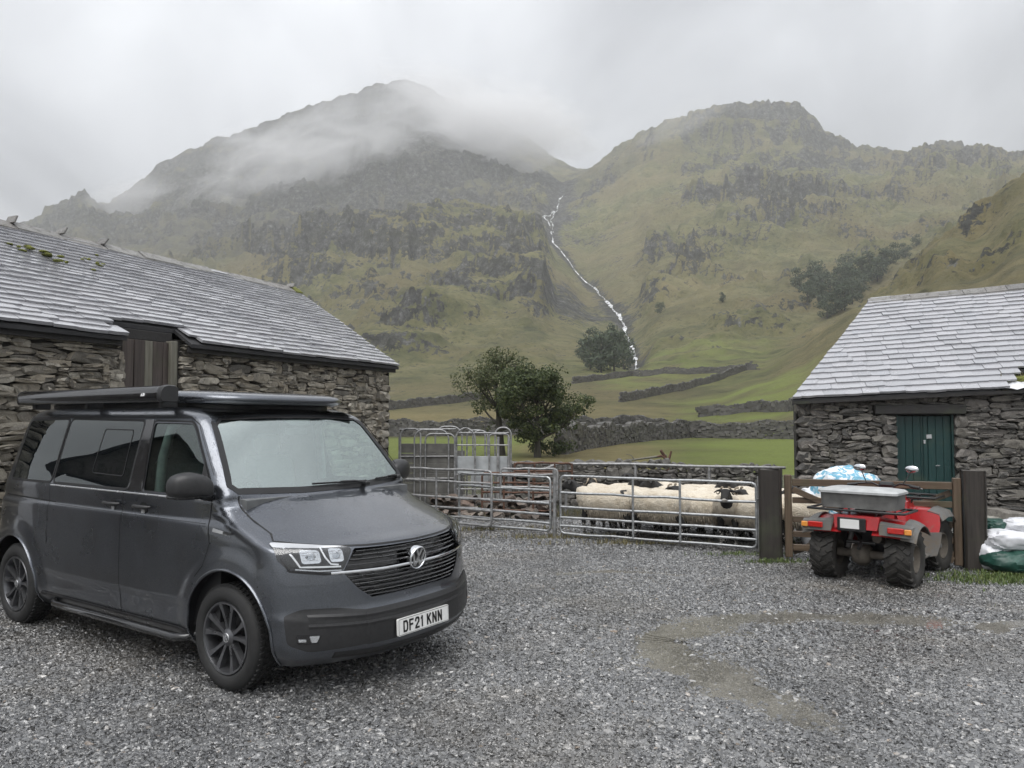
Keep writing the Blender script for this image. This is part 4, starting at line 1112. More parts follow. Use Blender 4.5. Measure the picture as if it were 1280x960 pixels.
# ---------------------------------------------------------------- the small barn with the green door
def small_barn():
    C = Vector((4.88, 13.3, 0)); ph = R(15); d = Vector((math.cos(ph), -math.sin(ph), 0)); n = Vector((-math.sin(ph), -math.cos(ph), 0)); inn = -n
    L = 6.2; rise = .048; H0 = 2.13; HW = 2.4; RH0 = 4.10; AX = 1.62; OV = .12
    root = empty('stone_shed', (C+d*L/2)[:]); tag(root, 'low dark stone shed with wet slate roof and green door', 'shed')
    bpy.context.view_layer.update(); inv = root.matrix_world.inverted()
    P = lambda x, w, z: C + d*x + inn*w + Vector((0, 0, z))
    hz = lambda x: H0 + rise*x
    def part(name, mb, mat, smooth=None):
        o = mb.build(name, mat, root, smooth); o.matrix_local = inv; return o
    def wall_x(px):
        tx = (px-640)/FPX; return (tx*C.y - C.x)/(d.x - tx*d.y)
    DX0, DX1 = wall_x(1121), wall_x(1193); DT = 1.86; LT = 2.02
    m = MB()
    for a, b, z0 in ((0, DX0, -.1), (DX1, L, -.1), (DX0, DX1, DT)):
        vs = [P(a,.07,z0), P(b,.07,z0), P(b,.5,z0), P(a,.5,z0), P(a,.07,hz(a)), P(b,.07,hz(b)), P(b,.5,hz(b)), P(a,.5,hz(a))]
        m.add(vs, [(0,3,2,1),(4,5,6,7),(0,1,5,4),(1,2,6,5),(2,3,7,6),(3,0,4,7)])
    for x, x2 in ((0.01, 1.0), (L, L)): m.add([P(x,0,-.1), P(x2,2*HW,-.1), P(x2,2*HW,hz(x)), P(x,0,hz(x))], [(0,1,2,3)])
    m.add([P(1.0,2*HW,-.1), P(L,2*HW,-.1), P(L,2*HW,hz(L)), P(1.0,2*HW,hz(0))], [(0,1,2,3)])
    part('wall', m, MAT['mortar'])
    LX0, LX1 = wall_x(1093), wall_x(1207)
    stones = stone_course(P(0,0,0), d, n, L, hz, MAT['darkrubble'], 15, cw=.075, ch=.045, rise=0.0,
        hole=lambda x, z: (DX0-.02 < x < DX1+.02 and z < DT+.02) or (LX0-.02 < x < LX1+.02 and DT-.02 < z < LT+.02) or x > 4.6,
        quoins=((0,.20,0,2.1), (DX0-.22,DX0,0,DT), (DX1,DX1+.20,0,DT)))
    stones += quoin_pieces(P(0,0,0), d, n, .0, 0, hz(0)-.02, MAT['darkrubble'], 31, w=(.26,.36), h=(.17,.26), side=1)
    stones += quoin_pieces(P(0,0,0), d, n, DX0, 0, DT, MAT['darkrubble'], 32, w=(.26,.38), h=(.14,.22), side=-1)
    stones += quoin_pieces(P(0,0,0), d, n, DX1, 0, DT, MAT['darkrubble'], 33, w=(.24,.36), h=(.14,.22), side=1)
    place_pieces(root, 'stone', stones, 300, 'rubble_infill')
    # roof (the end slope runs up to the ridge), tilted with the ground
    rz = lambda x: RH0 + rise*1.35*(x-AX)
    E0, E1 = P(-.07,-OV,hz(0)-.01), P(L,-OV,hz(L)-.01); R0, R1 = P(AX,HW,rz(AX)), P(L+.0,HW,rz(L))
    B0, B1 = P(1.0,2*HW+OV,hz(0)), P(L,2*HW+OV,hz(L))
    GX0, GX1 = wall_x(1243), L
    m = MB(); dn = Vector((0,0,-.05)); 
    def slab(*q):
        k = len(q); m.add(list(q)+[a+dn for a in q], [tuple(range(k)), tuple(range(k,2*k))[::-1]] + [(i, k+i, k+(i+1)%k, (i+1)%k) for i in range(k)])
    cv = .155; ug = (GX0+.07)/(L+.07)
    K0, K1 = E0.lerp(R0, cv), E1.lerp(R1, cv)
    slab(K0, K1, R1, R0); slab(E0, E0.lerp(E1, ug), K0.lerp(K1, ug+.03), K0)
    slab(B1, B0, R0, R1); slab(E0, R0, B0)
    part('roof', m, MAT['slatebed'])
    sl = slate_roof(E0, E1, R0, R1, 21, (.33, .26), 77, skip=lambda u, v, cx: v < cv and u > ug+.012+v*.18)
    place_pieces(root, 'slate', sl, 300, 'slate_courses')
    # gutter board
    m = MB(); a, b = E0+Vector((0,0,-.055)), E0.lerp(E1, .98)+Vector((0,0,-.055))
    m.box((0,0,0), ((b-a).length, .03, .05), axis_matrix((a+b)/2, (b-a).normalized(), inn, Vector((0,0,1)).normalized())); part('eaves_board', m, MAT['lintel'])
    # ridge stones
    r = random.Random(12); U = (R1-R0).normalized(); Lr = (R1-R0).length; x = -.04; sl_a = math.atan2(RH0-H0-.1, HW)
    while x < Lr:
        w = r.uniform(.32, .5); m = MB(); hw = .16; dz = hw*math.tan(sl_a)*.9; t = .045; lift = r.uniform(.06,.085)
        vs = []
        for xx in (x+.005, x+w-.005):
            q = R0 + U*xx
            for ww, zz in ((-hw,-dz),(0,0),(hw,-dz),(hw,-dz-t),(0,-t),(-hw,-dz-t)): vs.append(q + inn*ww + Vector((0,0,zz+lift+r.uniform(-.006,.006))))
        m.add(vs, [(0,1,7,6),(1,2,8,7),(2,3,9,8),(3,4,10,9),(4,5,11,10),(5,0,6,11),(0,5,4,1),(1,4,3,2),(6,7,10,11),(7,8,9,10)])
        part('ridge_stone', m, MAT['ridge']); x += w
    # lintel and door of two leaves
    Mx = axis_matrix(Vector((0,0,0)), d, inn, Vector((0,0,1)))
    m = MB(); m.box((0,0,0), (LX1-LX0, .24, LT-DT), Matrix.Translation(P((LX0+LX1)/2, .08, (LT+DT)/2+.01)) @ Mx, .012); part('lintel', m, MAT['lintel'])
    door = empty('door'); door.parent = root; door.matrix_local = inv
    n_b = 7; bw = (DX1-DX0-.06)/n_b; r = random.Random(2)
    for k in range(n_b):
        m = MB(); m.box((0,0,0), (bw-.004, .03, DT-.04), Matrix.Translation(P(DX0+.03+bw*(k+.5), .15+(.006 if k == 3 else 0)+r.uniform(-.002,.002), DT/2)) @ Mx, .003); m.build('plank', MAT['greendoor'], door)
    m = MB(); m.box((0,0,0), (bw*.5, .012, DT-.06), Matrix.Translation(P(DX0+.03+bw*3.6, .125, DT/2)) @ Mx, .003); m.build('cover_strip', MAT['greendoor'], door)
    for xx in (DX0+.015, DX1-.015):
        m = MB(); m.box((0,0,0), (.03, .10, DT), Matrix.Translation(P(xx, .13, DT/2)) @ Mx); m.build('frame', MAT['greendoor'], door)
    # lock plates and a handle
    m = MB()
    m.box((0,0,0), (.085,.012,.07), Matrix.Translation(P(DX0+.50,.115,1.50)) @ Mx, .004); m.box((0,0,0), (.035,.012,.06), Matrix.Translation(P(DX0+.43,.115,1.41)) @ Mx, .004)
    m.build('latch', MAT['silver'], door)
    m = MB(); m.box((0,0,0), (.07,.012,.014), Matrix.Translation(P(DX0+.62,.113,1.02)) @ Mx, .003); m.build('handle', MAT['silver'], door)
    # a small drystone kerb of moss and a white sheet where the slates are missing
    r = random.Random(3)
    q = P(GX0+.20, .22, hz(4)+.12)
    m = MB()
    for k in range(70):
        a = q + d*r.uniform(-.10,.55) + inn*r.uniform(-.12,.12); h = r.uniform(.06,.16)
        tip = a + Vector((r.uniform(-.06,.06), r.uniform(-.06,.06), h)); s = Vector((.012,0,0))
        m.add([a-s, a+s, tip], [(0,1,2)])
    part('grass_tuft', m, MAT['drygrass'])
    m = MB(); lump(m, q+d*.18+Vector((0,0,-.02)), (.34,.16,.08), r); part('moss_patch', m, MAT['moss'], 80)
    m = MB(); nx = 12; vs = []; fs = []
    for i in range(nx+1):
        for j in range(4):
            vs.append(P(GX0-.02+.9*i/nx, -.16+.12*j, hz(3.6)-.02+.055*j+.02*math.sin(i*1.3+j)+r.uniform(-.012,.012)))
    for i in range(nx):
        for j in range(3): fs.append((i*4+j,(i+1)*4+j,(i+1)*4+j+1,i*4+j+1))
    m.add(vs, fs); part('polythene_sheet', m, MAT['whitebag'], 80)
    return root, P, d, n
SHED, SHED_P, SHED_d, SHED_n = small_barn()
# ---------------------------------------------------------------- the van
def in_poly(p, poly):
    x, y = p; c = False; n = len(poly)
    for i in range(n):
        (x1, y1), (x2, y2) = poly[i], poly[(i+1) % n]
        if (y1 > y) != (y2 > y) and x < (x2-x1)*(y-y1)/(y2-y1)+x1: c = not c
    return c
def round_poly(poly, r, k=5):
    """rounds the corners of a convex polygon"""
    out = []; n = len(poly)
    rs = r if isinstance(r, (list, tuple)) else [r]*n
    for i in range(n):
        p = Vector(poly[i]); a = Vector(poly[i-1])-p; b = Vector(poly[(i+1) % n])-p
        q = min(rs[i], a.length*.45, b.length*.45)
        p0 = p + a.normalized()*q; p2 = p + b.normalized()*q
        for j in range(k+1):
            t = j/k; out.append(tuple(p0*(1-t)**2 + p*2*t*(1-t) + p2*t*t))
    return out
def densify(poly, step, closed=True):
    out = []; n = len(poly)
    for i in range(n if closed else n-1):
        a, b = Vector(poly[i]), Vector(poly[(i+1) % n]); m = max(1, int((b-a).length/step))
        for j in range(m): out.append(tuple(a.lerp(b, j/m)))
    if not closed: out.append(tuple(poly[-1]))
    return out
def poly_offset(poly, d):
    """inset (d>0) of a roughly convex polygon"""
    n = len(poly); cx = sum(p[0] for p in poly)/n; cy = sum(p[1] for p in poly)/n; out = []
    area = sum(poly[i][0]*poly[(i+1)%n][1]-poly[(i+1)%n][0]*poly[i][1] for i in range(n)); sg = 1 if area > 0 else -1
    for i in range(n):
        a, p, b = Vector(poly[i-1]), Vector(poly[i]), Vector(poly[(i+1) % n])
        t = (b-a)
        if t.length < 1e-9: out.append(tuple(p)); continue
        t.normalize(); out.append((p.x - t.y*d*sg, p.y + t.x*d*sg))
    return out
def S_side(sgn):
    def f(x, z, off=0.0):
        e = 1e-3; y = van_side(x, z)
        n = Vector((-(van_side(x+e, z)-van_side(x-e, z))/(2*e), 1, -(van_side(x, z+e)-van_side(x, z-e))/(2*e))).normalized()
        p = Vector((x, y, z)) + n*off
        return Vector((p.x, p.y*sgn, p.z))
    return f
def S_front(y, z, off=0.0):
    e = 2e-3; x = van_front(y, z); s = 1 if y >= 0 else -1
    fy = (van_front(abs(y)+e, z)-van_front(max(0, abs(y)-e), z))/(e+min(e, abs(y)))*s; fz = (van_front(y, z+e)-van_front(y, z-e))/(2*e)
    n = Vector((1, -fy, -fz)).normalized()
    return Vector((x, y, z)) + n*off
def patch(mb, poly, surf, off, rings=5, off_c=None):
    """a filled patch that follows the surface"""
    n = len(poly); cx = sum(p[0] for p in poly)/n; cy = sum(p[1] for p in poly)/n
    vs = []; fs = []
    for k in range(rings):
        s = 1-k/rings
        o = off if off_c is None else off + (off_c-off)*min(1, k/1.5)
        for (a, b) in poly: vs.append(surf(cx+(a-cx)*s, cy+(b-cy)*s, o))
    vs.append(surf(cx, cy, off if off_c is None else off_c))
    for k in range(rings-1):
        for i in range(n): fs.append((k*n+i, k*n+(i+1)%n, (k+1)*n+(i+1)%n, (k+1)*n+i))
    t = (rings-1)*n
    for i in range(n): fs.append((t+i, t+(i+1)%n, len(vs)-1))
    mb.add(vs, fs)
def band(mb, outer, inner, surf, off, off2=None, rim=.0):
    n = len(outer); off2 = off if off2 is None else off2
    vs = [surf(a, b, off) for a, b in outer] + [surf(a, b, off2) for a, b in inner]
    fs = [(i, (i+1)%n, n+(i+1)%n, n+i) for i in range(n)]
    if rim:
        vs += [surf(a, b, off-rim) for a, b in outer]; fs += [(i, 2*n+i, 2*n+(i+1)%n, (i+1)%n) for i in range(n)]
    mb.add(vs, fs)
def ribbon(mb, pts, w, surf, off, closed=False):
    P = densify(pts, .03, closed); n = len(P); vs = []
    for i in range(n):
        a = Vector(P[(i-1) % n] if closed or i > 0 else P[0]); b = Vector(P[(i+1) % n] if closed or i < n-1 else P[-1])
        t = (b-a).normalized(); q = Vector((-t.y, t.x))*w/2
        vs += [surf(P[i][0]+q.x, P[i][1]+q.y, off), surf(P[i][0]-q.x, P[i][1]-q.y, off)]
    mb.add(vs, [(2*i, 2*i+1, 2*((i+1) % n)+1, 2*((i+1) % n)) for i in range(n if closed else n-1)])
def bar_on(mb, pts, h, depth, surf, off):
    """a slat with real depth: section h tall, standing from off-depth to off"""
    P = densify(pts, .04, False); n = len(P); vs = []
    for i, (a, b) in enumerate(P):
        vs += [surf(a, b+h/2, off-.003), surf(a, b, off), surf(a, b-h/2, off-.003), surf(a, b-h/2, off-depth), surf(a, b+h/2, off-depth)]
    fs = []
    for i in range(n-1):
        for k in range(5): fs.append((5*i+k, 5*i+(k+1)%5, 5*i+5+(k+1)%5, 5*i+5+k))
    fs += [(0,1,2,3,4), tuple(5*(n-1)+k for k in range(5))[::-1]]
    mb.add(vs, fs)
WS = [(-.80,1.283),(-.30,1.262),(.30,1.262),(.80,1.283),(.845,1.33),(.735,1.755),(.67,1.806),(.3,1.822),(-.3,1.822),(-.67,1.806),(-.735,1.755),(-.845,1.33)]
DW = [(-1.035,1.245),(-.215,1.245),(-.235,1.36),(-.52,1.715),(-.575,1.765),(-1.085,1.772)]
SW = [(-2.375,1.258),(-1.225,1.258),(-1.200,1.772),(-2.325,1.785)]
RW = [(-3.155,1.258),(-2.415,1.258),(-2.362,1.785),(-3.06,1.775)]
GR = [(-.500,.945),(-.595,.800),(-.510,.690),(-.415,.618),(.415,.618),(.510,.690),(.595,.800),(.500,.945),(.25,.938),(0,.935),(-.25,.938)]
def van():
    root = empty('camper_van', (-1.365, 5.9408, 0), -0.6024)
    tag(root, 'dark grey camper van with black side awning and pop-up roof parked on the gravel', 'van')
    # ---- body grid
    zs = list(np.linspace(.22, .94, 34)) + list(np.linspace(.95, 1.255, 28)) + list(np.linspace(1.275, 1.80, 25)) + list(np.linspace(1.812, 1.92, 11))
    rows = []
    for z in zs:
        h = van_outline(z); rows.append([(x, y, z) for x, y in h] + [(x, -y, z) for x, y in h[-2:0:-1]])
    n = len(rows[0]); nl = len(zs)
    V = np.array(rows)                                   # level x n x 3
    # ---- snap the grid to the openings so that their edges are clean
    ws_h = densify(poly_offset(WS, .012), .02); dw_h = densify(poly_offset(round_poly(DW, .05), .010), .02); gr_h = densify(poly_offset(GR, .004), .02)
    def isfront(p): return p[0] > van_front(min(abs(p[1]), VYC(p[2])*VW(p[2])), p[2]) - .015 and abs(p[1]) < VYC(p[2])*VW(p[2])+.002
    def snap2(q, poly, lim):
        best = None; bd = lim
        for i in range(len(poly)):
            a, b = Vector(poly[i]), Vector(poly[(i+1) % len(poly)]); t = b-a; l = t.length_squared
            u = 0 if l == 0 else max(0, min(1, (Vector(q)-a).dot(t)/l)); p = a+t*u; d = (Vector(q)-p).length
            if d < bd: bd = d; best = p
        return best
    flat = V.reshape(-1, 3)
    front = np.array([isfront(p) for p in flat])
    inhole = np.zeros(len(flat), int)
    for i, p in enumerate(flat):
        x, y, z = p
        if front[i]:
            if z > 1.2 and in_poly((y, z), ws_h): inhole[i] = 1
            elif z < 1.0 and in_poly((y, z), gr_h): inhole[i] = 3
        elif abs(y) > .55:
            if z > 1.2 and in_poly((x, z), dw_h): inhole[i] = 2
            for k, (ax, az, ar) in enumerate(ARCH):
                if math.hypot(x-ax, z-az) < ar: inhole[i] = 4+k
    idx = np.arange(nl*n).reshape(nl, n)
    quads = []
    for l in range(nl-1):
        for k in range(n): quads.append((idx[l, k], idx[l, (k+1) % n], idx[l+1, (k+1) % n], idx[l+1, k]))
    cen = flat[np.array(quads)].mean(1)
    keep = []
    for qi, q in enumerate(quads):
        c = cen[qi]; hs = inhole[list(q)]
        fr = front[list(q)].all(); kill = False
        if fr and c[2] > 1.2 and in_poly((c[1], c[2]), ws_h): kill = True
        elif fr and c[2] < 1.0 and in_poly((c[1], c[2]), gr_h): kill = True
        elif abs(c[1]) > .55 and not fr:
            if c[2] > 1.2 and in_poly((c[0], c[2]), dw_h): kill = True
            for ax, az, ar in ARCH:
                if math.hypot(c[0]-ax, c[2]-az) < ar: kill = True
        keep.append(not kill)
    used_k = set(); used_d = set()
    for q, kp in zip(quads, keep):
        (used_k if kp else used_d).update(q)
    for i in used_k & used_d:
        x, y, z = flat[i]; sg = 1 if y >= 0 else -1
        if front[i] and z > 1.2:
            s = snap2((y, z), ws_h, .05)
            if s: flat[i] = S_front(s.x, s.y)
        elif front[i] and z < 1.0:
            s = snap2((y, z), gr_h, .05)
            if s: flat[i] = S_front(s.x, s.y)
        else:
            done = False
            for ax, az, ar in ARCH:
                d = math.hypot(x-ax, z-az)
                if abs(d-ar) < .05:
                    xx, zz = ax+(x-ax)*ar/d, az+(z-az)*ar/d; flat[i] = S_side(sg)(xx, zz); done = True
            if not done:
                s = snap2((x, z), dw_h, .05)
                if s: flat[i] = S_side(sg)(s.x, s.y)
    # ---- vertex normals of the whole skin, kept when it is split into panels
    Q = np.array(quads)[np.array(keep)]; A = flat[Q]
    fn = np.cross(A[:, 2]-A[:, 0], A[:, 3]-A[:, 1]); vn = np.zeros_like(flat)
    for k in range(4): np.add.at(vn, Q[:, k], fn)
    vn /= np.maximum(np.linalg.norm(vn, axis=1), 1e-9)[:, None]
    if vn[(abs(flat[:, 1]) > .8) & (flat[:, 1] > 0)][:, 1].mean() < 0: vn = -vn; Q = Q[:, ::-1]
    C = flat[Q].mean(1)
    def hoodline(y): return lerp_table([(0,.942),(.5,.955),(.72,.975),(.9,1.0)], abs(y))
    def bumpline(y): return lerp_table([(0,.60),(.40,.612),(.50,.69),(.58,.79),(.68,.805),(.88,.835),(.95,.80)], abs(y))
    part = []
    for c in C:
        x, y, z = c
        if z > hoodline(y) and z < 1.262 and abs(y) < .83 - max(0, (z-1.2))*.2 and x > -.15: part.append('bonnet')
        elif x > .36 + max(0, (.72-z))*-.1 + max(0, z-.72)*1.0 and z < bumpline(y): part.append('front_bumper')
        elif abs(y) > .6 and -1.265 < x < -.27 and .315 < z < 1.25: part.append('front_door')
        elif y < -.6 and -2.40 < x < -1.285 and .315 < z < 1.25: part.append('sliding_door')
        elif x < VR(z)+.04 and abs(y) < .78 and z > .55 and z < 1.86: part.append('tailgate')
        else: part.append('body_shell')
    part = np.array(part)
    def skin(name, sel):
        q = Q[sel]; u, inv_ = np.unique(q, return_inverse=True)
        me = bpy.data.meshes.new(name); me.from_pydata(flat[u].tolist(), [], inv_.reshape(-1, 4).tolist()); me.update()
        me.polygons.foreach_set('use_smooth', [True]*len(me.polygons))
        me.normals_split_custom_set_from_vertices([tuple(v) for v in vn[u]])
        return linkmesh(name, me, MAT['paint'], root)
    shell = None
    for nm in ('body_shell', 'bonnet', 'front_bumper', 'sliding_door', 'tailgate'):
        o = skin(nm, part == nm)
        if nm == 'body_shell': shell = o
    doors = {}
    for sg in (-1, 1): doors[sg] = skin('front_door', (part == 'front_door') & (np.sign(C[:, 1]) == sg))
    m = MB(); m.add([tuple(p) for p in V[-1]], [tuple(range(n))]); m.build('roof_skin', MAT['paint'], root)
    # ---- dark floor pan and wheel housings
    m = MB(); m.box((-1.4, 0, .34), (3.7, 1.56, .10)); m.box((-1.5, 0, .30), (2.3, 1.78, .06)); m.box((.45,0,.31), (.4, 1.1, .10)); m.box((-1.2,0,.62),(2.2,1.80,.5)); m.build('underbody', MAT['seal'], root)
    for ax, az, ar in ARCH:
        for sg in (-1, 1):
            m = MB(); vs = []; fs = []; K = 22
            for k in range(K+1):
                a = -.35 + (math.pi+.7)*k/K
                px, pz = ax+ar*math.cos(a), az+ar*math.sin(a)
                pz = max(pz, .20)
                vs += [tuple(S_side(sg)(px, max(pz, .23), -.002)), (px, sg*.60, pz)]
            fs = [(2*k, 2*k+1, 2*k+3, 2*k+2) for k in range(K)]
            m.add(vs, fs); m.add([(ax, sg*.60, az)]+[vs[2*k+1] for k in range(K+1)], [(0, k+1, k+2) for k in range(K)])
            m.build('wheel_housing', MAT['seal'], root, 60)
            # rolled lip
            m = MB(); m.tube([S_side(sg)(ax+(ar-.004)*math.cos(a), az+(ar-.004)*math.sin(a), .002) for a in np.linspace(-.30, math.pi+.30, 34)], .011, 6); m.build('arch_lip', MAT['paint'], root, 60)
    # ---- glass
    wsr = WS
    m = MB(); patch(m, densify(poly_offset(WS, .004), .06), S_front, -.004, 7); screen = m.build('windscreen', MAT['glass_screen'], root, 80)
    m = MB(); band(m, densify(poly_offset(WS, -.014), .05), densify(poly_offset(WS, .030), .05)[:len(densify(poly_offset(WS, -.014), .05))], S_front, .003) if False else None
    o_ = densify(WS, .05); m = MB(); band(m, poly_offset(o_, -.012), poly_offset(o_, .030), S_front, .003, .001, .012); m.build('screen_seal', MAT['seal'], screen, 60)
    for sg in (-1, 1):
        dp = densify(round_poly(DW, .05), .04)
        m = MB(); patch(m, poly_offset(dp, .004), S_side(sg), -.008, 6); w = m.build('window', MAT['glass_door'], doors[sg], 80)
        m = MB(); band(m, poly_offset(dp, -.010), poly_offset(dp, .016), S_side(sg), .003, -.002, .010); m.build('window_seal', MAT['seal'], w, 60)
        # black sail panel that carries the mirror
        m = MB(); patch(m, densify([(-.20,1.225),(-.215,1.34),(-.335,1.49),(-.325,1.235)], .04), S_side(sg), .006, 4); m.build('mirror_sail', MAT['blackplastic'], doors[sg], 60)
        m = MB(); pp = densify(round_poly([(-1.225,1.250),(-1.03,1.250),(-1.085,1.782),(-1.200,1.782)], .01), .05); patch(m, pp, S_side(sg), .004, 4); m.build('pillar_trim', MAT['glossblack'], root, 60)
        for nm, poly in (('side_window', SW), ('quarter_window', RW)):
            pp = densify(round_poly(poly, .045), .04); m = MB(); patch(m, pp, S_side(sg), .004, 6); w = m.build(nm, MAT['glass_dark'], root, 80)
            m = MB(); band(m, poly_offset(pp, -.012), poly_offset(pp, .006), S_side(sg), .004, .0055, .006); m.build('window_seal', MAT['seal'], w, 60)
            if nm == 'side_window':   # sliding light in the pane
                q = densify(round_poly([(-1.79,1.36),(-1.33,1.35),(-1.325,1.70),(-1.745,1.705)], .03), .04); m = MB(); ribbon(m, q, .008, S_side(sg), .0070, True); m.build('vent_frame', MAT['seal'], w)
        # bright waist strip under the windows
        m = MB(); bar_on(m, [(-2.40,1.236),(-.23,1.232)], .012, .006, S_side(sg), .008); m.build('waist_strip', MAT['silver'], root, 60)
    m = MB(); rp = densify(round_poly([(-.62,1.25),(.62,1.25),(.56,1.74),(-.56,1.74)], .06), .06)
    patch(m, rp, lambda y, z, off=0: Vector((VR(z)-.004, y, z)), 0, 4); m.build('rear_window', MAT['glass_dark'], root)
    # ---- panel gaps
    def gap(lines, surf, w=.007, off=.0018, closed=False):
        m = MB()
        for l in lines: ribbon(m, l, w, surf, off, closed)
        m.build('panel_gap', MAT['seal'], root)
    for sg in (-1, 1):
        ss = S_side(sg)
        gap([[(-.185,1.245),(-.20,1.10),(-.16,.95),(-.205,.80),(-.29,.72)], [(-1.275,1.25),(-1.275,.33)], [(-2.41,1.25),(-2.41,.75)], [(-2.50,.345),(-.42,.345)], [(-1.075,1.80),(-.62,1.80),(-.50,1.752),(-.20,1.40)], [(-1.10,1.80),(-2.40,1.803),(-3.05,1.795)]], ss)
        gap([[(-3.22,1.118),(-2.30,1.100)], [(.356,.72),(.47,.815)]], ss, .010)
        gap([[(-2.30,1.085),(-1.28,1.080),(-.22,1.075)]], ss, .004, .001)
    hl = [(-.80,1.262),(-.812,1.20),(-.820,1.12),(-.826,1.04),(-.86,1.003),(-.78,.985),(-.6,.962),(-.4,.952),(0,.944)]
    gap([hl + [(-y, z) for y, z in hl[-2::-1]]], S_front, .009, .002)
    bl = [(-.88,.832),(-.70,.803),(-.60,.79)]
    gap([bl, [(-y, z) for y, z in bl]], S_front, .006, .002)
    # ---- grille: dark recess, slats, bright bars
    gp = densify(GR, .05)
    m = MB(); patch(m, poly_offset(gp, -.004), S_front, -.060, 5); band(m, poly_offset(gp, -.004), poly_offset(gp, -.004), S_front, .0, -.060); gril = m.build('grille', MAT['glossblack'], root)
    for k, (z, hw) in enumerate(((.918,.485),(.892,.512),(.866,.535),(.835,.56),(.762,.560),(.737,.54),(.712,.525),(.684,.500),(.655,.465),(.632,.435))):
        m = MB(); bar_on(m, [(-hw, z+.004), (-hw*.5, z), (hw*.5, z), (hw, z+.004)], .009, .045, S_front, -.004)
        m.build('slat', MAT['glossblack'], gril, 40)
        if k in (0, 1, 2, 4, 6, 8):
            m = MB(); bar_on(m, [(-hw, z+.0065), (-hw*.5, z+.0025), (hw*.5, z+.0025), (hw, z+.0065)], .0035, .004, S_front, -.0015); m.build('slat_edge', MAT['silver'], gril, 40)
    m = MB(); bar_on(m, [(-.66,.800),(-.3,.792),(.3,.792),(.66,.800)], .017, .02, S_front, .010); m.build('bright_bar', MAT['chrome'], gril, 40)
    m = MB()
    lo = [(-.60,.792),(-.525,.700),(-.425,.622),(0,.612)]; lo = lo + [(-y, z) for y, z in lo[-2::-1]]
    ribbon(m, [(y, z-.006) for y, z in lo], .012, S_front, .004); m.build('grille_surround', MAT['paint'], gril)
    # badge: chrome ring with the two letters, on a dark disc
    cx = S_front(0, .82, .012); tilt = math.atan2(van_front(0,.86)-van_front(0,.78), .08)
    BM = Matrix.Translation(cx) @ Matrix.Rotation(-tilt*1.0, 4, 'Y') @ Matrix(((0,0,1,0),(1,0,0,0),(0,1,0,0),(0,0,0,1)))   # local x = y, local y = up, local z = forward
    badge = empty('badge', parent=root); badge.matrix_local = BM
    Rb = .077
    m = MB(); m.lathe([(0,.004),(Rb*.97,.004),(Rb,-.02)], 40); m.build('badge_disc', MAT['glossblack'], badge, 40)
    m = MB(); m.lathe([(Rb*.90,.004),(Rb*.92,.012),(Rb*.97,.015),(Rb*1.03,.012),(Rb*1.06,.0),(Rb*1.04,-.03)], 44); m.build('ring', MAT['chrome'], badge, 60)
    def stroke(m, pts, w, z0, z1):
        for (a, b) in zip(pts, pts[1:]):
            a, b = Vector(a), Vector(b); t = (b-a).normalized(); q = Vector((-t.y, t.x))*w/2
            m.prism([tuple(a+q), tuple(a-q), tuple(b-q), tuple(b+q)][::-1], z0, z1)
    s = Rb
    m = MB(); stroke(m, [(-.34*s,.80*s),(0,.12*s),(.34*s,.80*s)], .17*s, .003, .012); m.build('letter', MAT['silver'], badge)
    m = MB(); stroke(m, [(-.74*s,.46*s),(-.34*s,-.68*s),(0,.02*s),(.34*s,-.68*s),(.74*s,.46*s)], .165*s, .003, .0115); m.build('letter', MAT['silver'], badge)
    # ---- headlights
    for sg in (-1, 1):
        f = lambda y, z, off=0.0, sg=sg: S_front(y*sg, z, off)
        HLp = [(.905,.993),(.505,.948),(.592,.808),(.70,.806),(.872,.835),(.922,.905)]
        hp = densify(round_poly(HLp, .03), .04)
        m = MB(); patch(m, hp, f, .003, 5); lamp = m.build('headlight', MAT['glossblack'], root, 60)
        for (y0, y1) in ((.705,.805), (.575,.655)):
            rp = densify(round_poly([(y0,.945),(y1,.952),(y1,.868),(y0,.868)], .02), .03)
            m = MB(); patch(m, rp, f, .006, 4, off_c=.003); m.build('reflector', MAT['lampwhite'], lamp, 60)
            ym = (y0+y1)/2; p = f(ym, .912, .004); q = f(ym, .912, .02)
            m = MB(); m.lathe([(0,.012),(.017,.010),(.026,.004),(.028,0)], 16, between(p, q)); m.build('bulb', MAT['glass_lamp'], lamp, 60)
            for zz in (.89, .92, .935):
                m = MB(); bar_on(m, [(y0+.006, zz), (y1-.006, zz)], .003, .003, f, .009); m.build('reflector_rib', MAT['silver'], lamp)
        m = MB(); ribbon(m, [(.862,.972),(.845,.92),(.815,.850),(.60,.838)], .010, f, .008); m.build('light_guide', MAT['drl'], lamp)
        m = MB(); ribbon(m, [(.690,.955),(.680,.90),(.655,.858),(.612,.850)], .010, f, .008); m.build('light_guide', MAT['drl'], lamp)
        m = MB(); ribbon(m, [(.84,.838),(.72,.820),(.60,.815)], .008, f, .008); m.build('lamp_trim', MAT['chrome'], lamp)
        m = MB(); patch(m, hp, f, .010, 5, off_c=.016); m.build('lens', MAT['glass_lamp'], lamp, 60)
        m = MB(); ribbon(m, [(.90,.905),(.866,.826),(.70,.797),(.60,.797)], .012, f, .004); m.build('lamp_gasket', MAT['seal'], lamp)
        # indicator repeater on the wing
        m = MB(); patch(m, densify(round_poly([(-.135,1.030),(.02,1.018),(.035,1.034),(-.13,1.055)], .006), .02), S_side(sg), .007, 4); m.build('side_repeater', MAT['silver'], root, 60)
        m = MB(); patch(m, densify(round_poly([(-.02,1.022),(.06,1.022),(.08,1.034),(-.02,1.040)], .006), .02), S_side(sg), .009, 4); m.build('repeater_trim', MAT['blackplastic'], root, 60)
